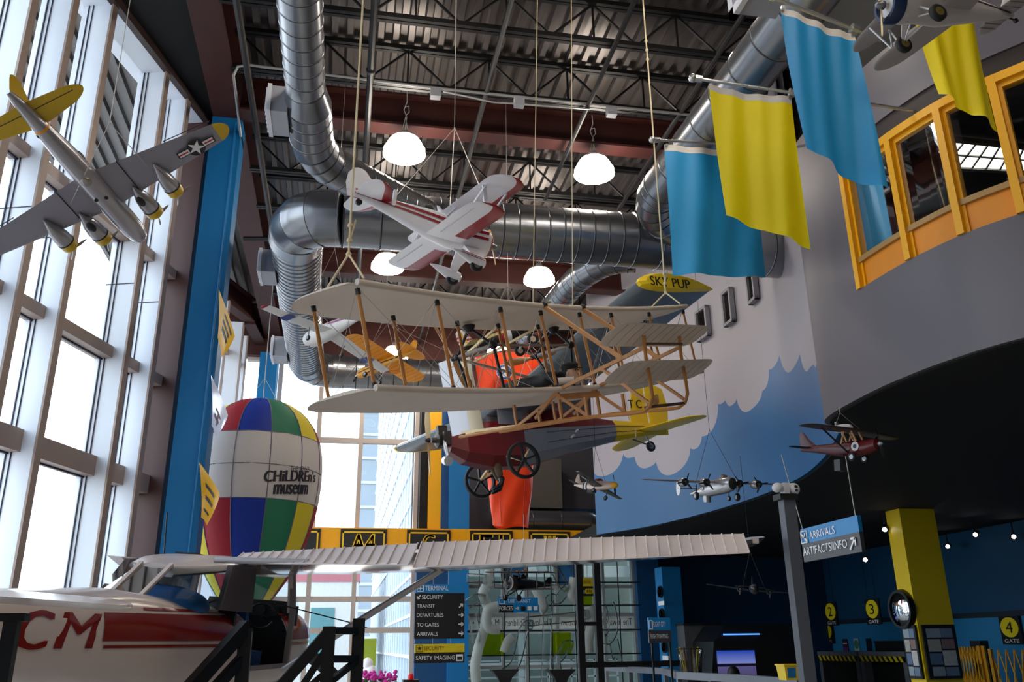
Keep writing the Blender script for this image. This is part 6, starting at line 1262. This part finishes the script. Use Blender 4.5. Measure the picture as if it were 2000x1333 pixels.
def gate(num, u0, u1, v0, v1, x, lab, wire=True):
    a, b = pxx(u0, (v0 + v1) / 2, x), pxx(u1, (v0 + v1) / 2, x); zt = pxx((u0 + u1) / 2, v0, x).z; zb = pxx((u0 + u1) / 2, v1, x).z; w_, h_ = abs(a.y - b.y), zt - zb
    t = thing('gate_sign', lab, 'sign', (x, (a.y + b.y) / 2, zb), group='numbered gate signs')
    G().bx(0, .04, -w_ / 2, w_ / 2, 0, h_).obj('board', m_sblk, t); g = G(); rz, ry = h_ * .36, w_ * .44; c = V((-.012, 0, h_ * .60)); g.prism([c + V((0, ry * math.cos(k * math.pi / 16), rz * math.sin(k * math.pi / 16))) for k in range(32)], (.012, 0, 0)); g.obj('disc', m_gy, t)
    letters('number', str(num), m_sblk, t, lambda q, yy: V((-.02, w_ * .17 - q, h_ * .40 + yy)), w=w_ * (.34 if num != 1 else .14), h=h_ * .40); letters('lettering', 'GATE', m_let, t, lambda q, yy: V((-.012, w_ * .36 - q, h_ * .05 + yy)), w=w_ * .72, h=h_ * .13)
    if wire: g = G(); g.bar((.02, w_ * .3, h_), (.02, w_ * .3, 4.08 - zb), .008); g.bar((.02, -w_ * .3, h_), (.02, -w_ * .3, 4.08 - zb), .008); g.obj('hanging_line', m_dk, t)
gate(1, 1607, 1626, 1218, 1258, 14.72, 'dim yellow gate sign with the number one low on the blue wall', False); gate(2, 1612, 1634, 1177, 1223, 12.8, 'bright yellow gate sign with the number two'); gate(3, 1691, 1718, 1170, 1221, 12.8, 'bright yellow gate sign with the number three'); gate(4, 1954, 1993, 1204, 1259, 14.72, 'yellow gate sign with the number four, right of the yellow column', False)
# yellow column, its mirror and display boards
t = thing('yellow_column', 'square yellow column standing in the gate area', 'column', (10.85, 15.5, 0)); G().bx(0, .78, 0, .46, 0, 4.08).obj('shaft', P('column_yellow', '#ffd814', .45, 0, .03), t)
cp = pxx(1764, 1191, 10.83)
t = thing('round_mirror', 'round black framed mirror on the yellow column', 'mirror', (10.84, cp.y, cp.z)); g = G(); g.lathe([(-.10, .30), (-.10, .36), (-.02, .38), (0, .38)], (0, 0, 0), 'X', 36); g.obj('frame', m_sblk, t, smooth=40)
g = G(); g.lathe([(-.17, .02), (-.165, .08), (-.15, .18), (-.12, .27), (-.10, .31)], (0, 0, 0), 'X', 36); g.obj('glass', P('mirror_glass', '#e0e4ea', .03, 1.0, .02), t, smooth=60)
pap = [P('paper_%d' % i, c, .5, 0, .25, 20) for i, c in enumerate(('#aab6c4', '#7f98b0', '#c9c3b4', '#a0807c', '#6d87a8', '#d8d8d4'))]
def display(lab, x0, y0, z0, w_, h_, axis):
    t = thing('display_board', lab, 'display board', (x0, y0, z0), group='framed display boards'); M_ = (lambda a, d, z: V((-d, -a, z))) if axis == 'x' else (lambda a, d, z: V((a, -d, z)))
    def slab(a0, a1, z0_, z1, d0, d1, mat, nm): g = G(); g.hexa([M_(a0, d0, z0_), M_(a1, d0, z0_), M_(a1, d1, z0_), M_(a0, d1, z0_), M_(a0, d0, z1), M_(a1, d0, z1), M_(a1, d1, z1), M_(a0, d1, z1)]); g.obj(nm, mat, t)
    slab(0, w_, 0, h_, 0, .04, m_sblk, 'frame'); i = 0
    for a0, a1, b0, b1 in ((.1, .55, .76, .94), (.55, .9, .76, .94), (.1, .5, .5, .74), (.52, .92, .55, .74), (.1, .48, .26, .48), (.5, .92, .24, .53), (.12, .5, .05, .23), (.52, .92, .05, .22)): slab(w_ * a0, w_ * a1 - .01, h_ * b0, h_ * b1 - .01, .04, .045, pap[i % 6], 'clipping'); i += 1
zt, zb = pxx(1775, 1222, 10.84).z, pxx(1783, 1326, 10.84).z
display('framed board of clippings on the bright face of the yellow column', 10.84, 15.95, zb, .42, zt - zb, 'x'); display('framed board of clippings on the shaded face of the yellow column', 10.9, 15.49, zb, .70, zt - zb, 'y')
# spot lamps under the dark ceiling
m_spot = P('spot_glow', (.95, .95, 1), .4, emit=14)
for k, (u, v, lab) in enumerate(((1728, 1035, 'spot lamp at the left edge of the yellow column'), (1818, 1041, 'spot lamp at the right edge of the yellow column'), (1905, 1045, 'spot lamp between the yellow column and the starlike lamp'), (1851, 1068, 'lower spot lamp right of the yellow column'), (1690, 1094, 'spot lamp below the ARRIVALS sign'), (1980, 1049, 'brightest starlike spot lamp near the right edge'))):
    p = pz(u, v, 3.72 if k != 4 else 3.3); t = thing('spot_lamp', lab, 'lamp', p, group='spot lamps under the dark ceiling'); d = (V((6, 11, 1)) - p).normalized()
    if k == 5: d = (EYE - p).normalized()
    g = G(); g.tube([-d * .16, V((0, 0, 0))], .07, 14); g.tube([-d * .1, V((0, 0, 4.07 - p.z))], .015, 6); g.obj('housing', m_black, t, smooth=40); q = d.to_track_quat('Z', 'Y').to_matrix(); g = G(); vs, fs = ringdisc((0, 0, 0), .0005, .045, 16); g.add([q @ v_ + d * .004 for v_ in vs], fs); g.obj('lens', m_spot, t, recalc=False)
# counters with hazard stripes, posters, ledge
m_haz = P('hazard_yellow', '#e9cf1c', .5); xc = 13.2
for k, (u0, u1, lab) in enumerate(((1596, 1673, 'grey gate counter with a striped edge, left one of the pair'), (1676, 1766, 'grey gate counter with a striped edge beside the yellow column'))):
    a, b = pxx(u0, 1275, xc), pxx(u1, 1275, xc); zt = pxx(u0, 1273, xc).z; w_ = a.y - b.y; t = thing('gate_counter', lab, 'counter', (xc, b.y, 0), group='gate counters')
    G().bx(0, .6, 0, w_, zt - .14, zt).obj('top', P('counter_grey', '#6d6f76', .5), t); G().bx(.03, .6, 0, .16, 0, zt - .14).obj('leg', P('counter_grey', '#6d6f76', .5), t); G().bx(.03, .6, w_ - .16, w_, 0, zt - .14).obj('leg', P('counter_grey', '#6d6f76', .5), t)
    G().bx(.25, .6, .16, w_ - .16, 0, zt - .14).obj('opening', m_blackp, t); G().bx(-.012, 0, .02, w_ - .02, zt - .24, zt - .11).obj('stripe_strip', m_sblk, t); g = G(); n_ = 9
    for i in range(n_): y = .05 + (w_ - .1) * i / n_; dy = (w_ - .1) / n_ * .5; g.prism([(-.014, y, zt - .24), (-.014, y + dy, zt - .24), (-.014, y + dy + .09, zt - .11), (-.014, y + .09, zt - .11)], (-.006, 0, 0))
    g.obj('hazard_stripe', m_haz, t)
for u0, u1, v0, v1, c, lab in ((1645, 1658, 1249, 1272, '#3b1f33', 'small dark poster with a purple foot over the left counter'), (1667, 1680, 1248, 1272, '#a9bcb4', 'small pale poster with a green emblem between the counters'), (1691, 1704, 1248, 1272, '#0f1626', 'small black poster over the right counter')):
    a, b = pxx(u0, v0, 14.78), pxx(u1, v1, 14.78); t = thing('wall_poster', lab, 'poster', (14.78, b.y, b.z)); w_, h_ = a.y - b.y, a.z - b.z; G().bx(-.01, 0, 0, w_, 0, h_).obj('sheet', P('poster_' + c[1:], c, .5, 0, .3, 8), t)
    if c == '#a9bcb4': g = G(); g.prism([V((-.012, w_ / 2 + .12 * math.cos(k), h_ / 2 + .12 * math.sin(k))) for k in [i * math.pi / 8 for i in range(16)]], (-.004, 0, 0)); g.obj('emblem', P('emblem_green', '#3f7f62', .5), t)
    if c == '#3b1f33': G().bx(-.014, -.01, .0, w_, 0, h_ * .3).obj('foot_band', P('poster_purple', '#6a2a78', .5), t); G().bx(-.014, -.01, .03, w_ - .03, h_ * .58, h_ * .66).obj('text_band', m_let, t)
a, b = pxx(1708, 1256, 14.2), pxx(1768, 1256, 14.2); t = thing('monitor_box', 'long black box behind the right counter', 'cabinet', (14.2, b.y, 0)); G().bx(0, .5, 0, a.y - b.y, 0, a.z).obj('body', P('box_black', '#14161b', .5), t); G().bx(-.02, .52, -.02, a.y - b.y + .02, a.z, a.z + .04).obj('lid', m_dk, t)
# folding yellow gates
def lattice(lab, u0, u1, x, n_, v0):
    a, b = pxx(u0, v0, x), pxx(u1, v0, x); zt = a.z; w_ = a.y - b.y; t = thing('folding_gate', lab, 'gate', (x, b.y, 0), group='yellow folding gates'); m_ = P('gate_yellow', '#d99a12', .45)
    for k in range(n_): y0 = w_ * k / n_; y1 = w_ * (k + 1) / n_; G().bar((0, y0, zt), (0, y1, zt * .3), .03, .012, (1, 0, 0)).obj('lath', m_, t); G().bar((.015, y1, zt), (.015, y0, zt * .3), .03, .012, (1, 0, 0)).obj('lath', m_, t); G().bar((0, y0, zt * .3), (0, y1, 0.05), .03, .012, (1, 0, 0)).obj('lath', m_, t)
    for y in (0, w_): G().bx(-.03, .03, y - .04, y + .04, 0, zt + .02).obj('post', m_, t)
    return t
lattice('closely folded yellow lattice gate right of the yellow column', 1852, 1912, 13.4, 11, 1264); lattice('stretched open yellow lattice gate at the right edge', 1934, 2030, 13.0, 6, 1270)
a = pxx(1905, 1262, 13.45); t = thing('gate_pillar', 'black and yellow post with pull handles between the folding gates', 'post', (13.45, a.y, 0)); G().bx(0, .2, -.16, .16, 0, a.z + .1).obj('pillar', m_sblk, t); G().bx(-.04, .0, -.3, -.16, 0, a.z).obj('yellow_stile', P('gate_yellow', '#d99a12', .45), t); g = G(); g.tube([(-.05, -.2, .8), (-.12, -.2, .82), (-.12, -.2, 1.1), (-.05, -.2, 1.12)], .012, 6); g.obj('handle', P('brass', '#c0a050', .3, .8), t)
# ------------------------------------------------------------------ grey pole with lamps, railing, bin
yp = 7.0; pt = py(1536, 978, yp)
t = thing('camera_pole', 'grey square pole carrying white sensors, in front of the dark gate area', 'pole', (pt.x, yp, 0)); zp = pt.z
g = G(); g.bx(-.055, .055, -.05, .05, 0, zp); g.obj('post', P('pole_grey', '#565b65', .45, .1), t); G().bx(-.09, .07, -.07, .07, zp, zp + .05).obj('cap', m_dk, t); s0_ = P('sensor_white', '#dcdce0', .4)
b = G().bx(-.03, .02, -.04, .04, zp + .05, zp + .15).obj('sensor_box', s0_, t); g = G(); g.ball((-.07, 0, zp + .11), (.05, .045, .045), 14, 8); g.obj('sensor', s0_, t, smooth=60); g = G(); g.ball((.08, 0, zp + .10), (.055, .055, .055), 16, 10); eye = g.obj('sensor', s0_, t, smooth=60)
g = G(); g.ball((.08, -.047, zp + .115), (.018, .014, .016), 10, 6); g.ball((.08, -.047, zp + .085), (.016, .014, .012), 10, 6); g.obj('lens', m_dk, eye, smooth=60)
m_rail = P('rail_grey', '#6c7078', .45, .2); t = thing('ramp_railing', 'grey metal railing along the bottom edge of the right half', 'railing', (0, 0, 0)); zr = 1.15
rp = [pz(u, v, zr) for u, v in ((1172, 1305), (1300, 1312), (1326, 1320), (1460, 1327), (1565, 1336))]
for p, q in zip(rp, rp[1:]): G().bar(p, q, .10, .10).obj('top_rail', m_rail, t); G().bar(p - V((0, 0, .8)), q - V((0, 0, .8)), .05).obj('lower_rail', m_rail, t)
for p in rp + [rp[0].lerp(rp[1], .5), rp[2].lerp(rp[3], .5)]: G().bar(V((p.x, p.y, 0)), p, .07).obj('post', m_rail, t)
p = pz(1543, 1329, zr + .06); t = thing('plastic_bin', 'yellow plastic bin with a blue label standing on the railing', 'bin', p); w_ = .075 * (p - EYE).length / 8; g = G(); g.rings([[V((sx * k, sy_ * k, z)) for sx, sy_ in ((-w_, -w_), (w_, -w_), (w_, w_), (-w_, w_))] for k, z in ((.85, 0), (1, w_ * 1.5), (1.1, w_ * 1.5), (1.1, w_ * 1.65), (.98, w_ * 1.65))]); g.obj('tub', P('bin_yellow', '#f2cf1c', .4), t); g = G(); g.add([(-w_ * .7, -w_ * .92, w_ * .25), (w_ * .3, -w_ * .92, w_ * .25), (w_ * .3, -w_ * 1.02, w_ * 1.3), (-w_ * .7, -w_ * 1.02, w_ * 1.3)], [(0, 1, 2, 3)]); g.obj('label', P('label_blue', '#1878b8', .5, 0, .5, 20), t)
# flight simulator pods
yq = 19.5
a, b = py(1400, 1222, yq), py(1520, 1340, yq); t = thing('simulator_pod', 'black curved simulator pod with a glowing runway screen', 'simulator', (0, 0, 0))
g = G(); pr = [(a.x, 0), (a.x - .1, a.z * .5), (a.x, a.z * .82), (a.x + .3, a.z), (b.x + 1.0, a.z * 1.02), (b.x + 1.0, 0)]; g.prism([(x, yq + .25, max(z, 0)) for x, z in pr], (0, 2.2, 0)); g.obj('shell', P('pod_black', '#0c0d10', .35), t)
m_scr = bpy.data.materials.new('runway_screen'); m_scr.use_nodes = True; q_ = m_scr.node_tree; q_.nodes.clear(); o_ = q_.nodes.new('ShaderNodeOutputMaterial'); e_ = q_.nodes.new('ShaderNodeEmission'); tc = q_.nodes.new('ShaderNodeTexCoord'); sx_ = q_.nodes.new('ShaderNodeSeparateXYZ'); r_ = q_.nodes.new('ShaderNodeValToRGB')
q_.links.new(tc.outputs['Generated'], sx_.inputs[0]); q_.links.new(sx_.outputs['Z'], r_.inputs[0]); q_.links.new(r_.outputs[0], e_.inputs[0]); q_.links.new(e_.outputs[0], o_.inputs[0]); e_.inputs[1].default_value = .8
el_ = r_.color_ramp.elements; el_[0].color = C('#4a4470'); el_[1].color = C('#1f46b4'); el_[1].position = 1.0
for p_, c_ in ((.46, '#5c5888'), (.48, '#141226'), (.55, '#141226'), (.58, '#7c8ad0')): n_ = el_.new(p_); n_.color = C(c_)
a, b = py(1408, 1272, yq), py(1487, 1330, yq); g = G(); g.hexa([(a.x, yq + .2, b.z), (b.x, yq + .2, b.z), (b.x, yq + .26, b.z), (a.x, yq + .26, b.z), (a.x, yq + .2, a.z), (b.x, yq + .2, a.z), (b.x, yq + .26, a.z), (a.x, yq + .26, a.z)]); g.obj('screen', m_scr, t)
a, b = py(1420, 1240, yq), py(1491, 1239, yq); G().bar(a + V((0, .2, 0)), b + V((0, .2, 0)), .03).obj('light_bar', P('blue_light', (.08, .25, 1.0), .4, emit=2.0), t)
g = G(); p = py(1433, 1318, yq - .6); g.ball(p, (.14, .12, .18), 14, 9); g.obj('seat_headrest', m_dk, t, smooth=60)
a, b = py(1336, 1222, 21.0), py(1412, 1222, 21.0); t = thing('curved_pod', 'grey curved pod wall left of the black simulator', 'simulator', (0, 0, 0)); g = G(); g.prism([(a.x, 21.0, 0), (a.x, 21.0, a.z), (b.x - .1, 21.0, a.z), (b.x - .35, 21.0, a.z * .7), (b.x - .45, 21.0, 0)], (0, 1.5, 0)); g.obj('shell', P('pod_grey', '#55565a', .5), t); G().bx(a.x - .03, b.x - .1, 20.97, 22.5, a.z, a.z + .04).obj('rim', m_dk, t)
p = py(1350, 1316, 15.5); hh = py(1350, 1268, 15.5).z - p.z; t = thing('pole_drum', 'clear drum of striped poles beside the grey pod', 'bin', (p.x, 15.5, p.z)); g = G(); g.lathe([(0, .19), (hh, .23)], n=24, cap=False); g.obj('drum', glassy('clear_plastic', (.8, .84, .86), .1, .08), t, smooth=60); g = G(); g.tube([V((.23 * math.cos(k), .23 * math.sin(k), hh)) for k in [i * math.pi / 12 for i in range(25)]], .012, 6); g.obj('rim', m_dk, t)
for k in range(7): a_ = k * .9; G().bar((.1 * math.cos(a_), .1 * math.sin(a_), 0), (.17 * math.cos(a_), .17 * math.sin(a_), hh + .03), .022).obj('pole', [m_haz, m_wood, m_dk][k % 3], t)
G().bx(-.12, .12, -.12, .12, -p.z, 0).obj('stand', m_dk, t)
# blue column with clocks
yk = 21.5; c0 = py(1298, 1200, yk); c1 = py(1335, 1200, yk); ye = pxx(1284, 1200, c0.x).y
struct(G().bx(c0.x, c1.x, yk, ye, 0, py(1290, 1108, yk).z).obj('clock_column', m_blue))
for k, (u, v) in enumerate(((1291, 1157), (1294, 1201), (1299, 1264))):
    p = pxx(u, v, c0.x - .01); t = thing('wall_clock', ('highest', 'middle', 'lowest')[k] + ' small round clock on the narrow blue column', 'clock', p, group='clocks on the narrow blue column'); g = G(); g.lathe([(-.04, .11), (-.05, .145), (.0, .15)], (0, 0, 0), 'X', 28); g.obj('case', m_dk, t, smooth=40); g = G(); g.lathe([(-.052, .002), (-.052, .12)], (0, 0, 0), 'X', 28); g.obj('face', P('clock_face', '#dfe0da', .4), t); g = G(); g.bar((-.058, 0, 0), (-.058, .015, .085), .01); g.bar((-.058, 0, 0), (-.058, -.055, -.02), .01); g.obj('hand', m_dk, t)
    q = pxx(u + 1, v + 22, c0.x - .01)
    if k != 1: G().bx(c0.x - .02, c0.x, q.y - .2, q.y + .2, q.z - .05, q.z + .05).obj('clock_caption', m_let, None); tag([o for o in bpy.data.objects if o.name.startswith('clock_caption')][-1], 'small white caption strip under the %s clock' % ('highest' if k == 0 else 'lowest'), 'sign')
# ------------------------------------------------------------------ tube exhibit with its black rods and coloured panels
yE = 20.0; m_clear = P('milky_tube', '#b9beb8', .25, 0, .05, 3); m_tube2 = glassy('tube_plastic', (.86, .89, .88), .05, .15)
t = thing('tube_exhibit', 'wall of curving clear tubes on a grid of thin black rods before the middle glazing', 'exhibit', (0, 0, 0))
for v in (1138, 1184, 1234, 1282): a, b = py(912, v, yE), py(1252, v, yE); G().bar(a, (b.x, yE, a.z), .03).obj('rod', m_black, t)
for u in (936, 984, 1030, 1075, 1120, 1205): a = py(u, 1100, yE); G().bar((a.x, yE, 0), (a.x, yE, 3.9), .02).obj('rod', m_black, t)
runs = (((957, 1110), (952, 1140), (943, 1160), (950, 1180), (953, 1195), (944, 1235), (935, 1265), (928, 1300), (930, 1333)), ((912, 1182), (930, 1170), (946, 1172)), ((922, 1200), (928, 1230), (930, 1255)), ((972, 1185), (955, 1190), (950, 1210), (955, 1228), (975, 1230)), ((985, 1316), (1005, 1300), (1015, 1270), (1022, 1235), (1030, 1222), (1040, 1222)), ((1066, 1333), (1068, 1280), (1070, 1200), (1075, 1170), (1090, 1172), (1104, 1155), (1110, 1148)), ((1046, 1150), (1062, 1185), (1055, 1193)), ((1050, 1112), (1070, 1108)), ((1078, 1115), (1086, 1118), (1098, 1140), (1108, 1150)), ((1122, 1130), (1118, 1150), (1116, 1165), (1126, 1175)), ((1030, 1215), (1060, 1212), (1110, 1207), (1150, 1200)), ((1088, 1310), (1086, 1292), (1096, 1280), (1106, 1262), (1118, 1262)), ((1150, 1185), (1156, 1215), (1149, 1250), (1150, 1275)), ((1190, 1178), (1196, 1200), (1198, 1230), (1188, 1250), (1178, 1248)), ((1198, 1250), (1202, 1270), (1206, 1290), (1203, 1294)), ((985, 1275), (992, 1255), (1002, 1245)), ((912, 1130), (950, 1132)))
rr_ = random.Random(3)
for k, r in enumerate(runs):
    yy = yE - .15 - .3 * rr_.random(); ps = spline([(py(u, v, yy).x, py(u, v, yy).z) for u, v in r], 4) if len(r) > 2 else [V((py(u, v, yy).x, py(u, v, yy).z)) for u, v in r]; g = G(); g.tube([V((p.x, yy, p.y)) for p in ps], .11, 14); g.obj('tube', m_tube2 if k % 3 else P('frosted_tube', '#c6cac6', .3, 0, .05, 3, sub=.55), t, smooth=60)
m_lime = glassy('lime_panel', (.72, .80, .02), .08)
for u0, u1, v0, v1 in ((938, 984, 1237, 1281), (1075, 1116, 1236, 1280), (1117, 1140, 1140, 1183), (1138, 1157, 1155, 1184)): a, b = py(u0, v0, yE + .05), py(u1, v1, yE + .05); G().bx(a.x, b.x, yE + .04, yE + .06, b.z, a.z).obj('lime_panel', m_lime, t)
a = py(985, 1318, yE); g = G()
for u in (985, 1095): a = py(u, 1320, yE - .5); g.rings([[a + V((sx * k, sy_ * k, z)) for sx, sy_ in ((-.3, -.2), (.3, -.2), (.3, .2), (-.3, .2))] for k, z in ((1, .12), (.5, -.05), (.3, -.2))])
g.obj('hopper', m_dk, t)
# black portal before it, with the departures sign
yB = 16.5; t = thing('black_portal', 'black steel portal of two posts before the right part of the tubes', 'frame', (0, 0, 0))
for u in (1133, 1168): a = py(u, 1200, yB); G().bar((a.x, yB, 0), (a.x, yB, 3.35), .12).obj('post', m_black, t)
a, b = py(1133, 1200, yB), py(1330, 1200, yB); G().bar((a.x, yB, 3.35), (b.x, yB, 3.35), .12).obj('top_bar', m_black, t); G().bar((a.x, yB, py(1150, 1219, yB).z), (py(1168, 1200, yB).x, yB, py(1150, 1219, yB).z), .07).obj('cross_bar', m_black, t); zz_ = py(1170, 1299, yB).z; G().bar((a.x, yB, zz_), (b.x, yB, zz_), .1).obj('low_bar', m_black, t)
yG = 17.5; t = thing('departures_sign', 'small yellow and black sign with four gate discs between the black posts', 'sign', (0, 0, 0)); board(t, py(1135, 1130, yG), py(1159, 1146, yG), m_syl, yG, 'header'); board(t, py(1135, 1146, yG), py(1160, 1165, yG), m_sblk, yG); sline(t, 'DEPARTURES', 1139, 1153, 1135, 1141, yG, m_sblk); sline(t, 'GATES', 1136, 1143, 1154, 1160, yG)
g = G()
for k, u in enumerate((1145.5, 1149, 1152.5, 1156)): p = py(u, 1155.5, yG); g.prism([p + V((.03 * math.cos(q), -.004, .055 * math.sin(q))) for q in [i * math.pi / 8 for i in range(16)]], (0, -.006, 0))
g.obj('gate_disc', m_syl, t); G().bar(py(1147, 1130, yG), py(1147, 1130, yG) + V((0, 0, .55)), .01).obj('hanging_line', m_wire, t)
# flowers, white globes and red beacon at the foot of the lower window
yW = 20.0; p = py(735, 1340, yW); t = thing('flower_planter', 'planter of pink flowers below the lower far window', 'planter', (p.x, yW, 0)); G().bx(-.45, .45, -.2, .2, 0, p.z).obj('box', P('planter_grey', '#4a4d4f', .7), t); g = G(); rr_ = random.Random(5)
for k in range(90): c = V((rr_.uniform(-.42, .42), rr_.uniform(-.2, .2), p.z + rr_.uniform(.0, .28))); g.ball(c, rr_.uniform(.025, .05), 6, 4)
tag(g.obj('blossom', P('magenta_blossom', '#d02aa0', .6, 0, .3, 9), t), kind='stuff'); g = G()
for k in range(60): c = V((rr_.uniform(-.42, .42), rr_.uniform(-.2, .2), p.z + rr_.uniform(-.02, .15))); g.ball(c, (.05, .03, .015), 5, 3)
tag(g.obj('foliage', P('planter_leaf', '#3c6b2f', .7, 0, .3, 9), t), kind='stuff')
p = py(802, 1334, 13.0); t = thing('red_beacon', 'small red beacon on a black box at the bottom edge', 'beacon', (p.x, 13.0, 0)); G().bx(-.11, .11, -.11, .11, 0, p.z + .04).obj('box', m_dk, t); g = G(); g.lathe([(p.z + .04, .04), (p.z + .09, .04), (p.z + .12, .02)], n=16); g.obj('dome', P('beacon_red', '#d81818', .3, emit=.25), t, smooth=40)
p = py(722, 1275, 21.5); t = thing('shop_sign', 'small lime green poster behind the lower far window', 'poster', p); G().bx(-.15, .15, 0, .02, -.3, .3).obj('sheet', P('lime_poster', '#a7bd3c', .5), t)
for u, v in ((718, 1296), (724, 1310), (716, 1316)):
    p = py(u, v, 21.0); t = thing('white_globe', 'white globe beside the pink flowers', 'globe', p, group='white globes by the flowers'); G().ball((0, 0, 0), .12, 16, 10).obj('globe', P('globe_white', '#f2f2f4', .4, emit=.15), t, smooth=60); G().bar((0, 0, -p.z), (0, 0, -.1), .02).obj('stem', m_dk, t)
# loose cables hanging by the far beam
g = G(); g.tube([(-1.75, 17.0, 9.6), (-1.9, 17.1, 9.0), (-1.95, 17.1, 8.2)], .015, 6); g.tube([(-1.9, 17.1, 9.2), (-1.4, 17.2, 8.9), (-.9, 17.2, 9.0)], .012, 6)
tag(g.obj('loose_cable', m_dk), 'loose black cable drooping from the beam beside the vertical duct', 'cable')
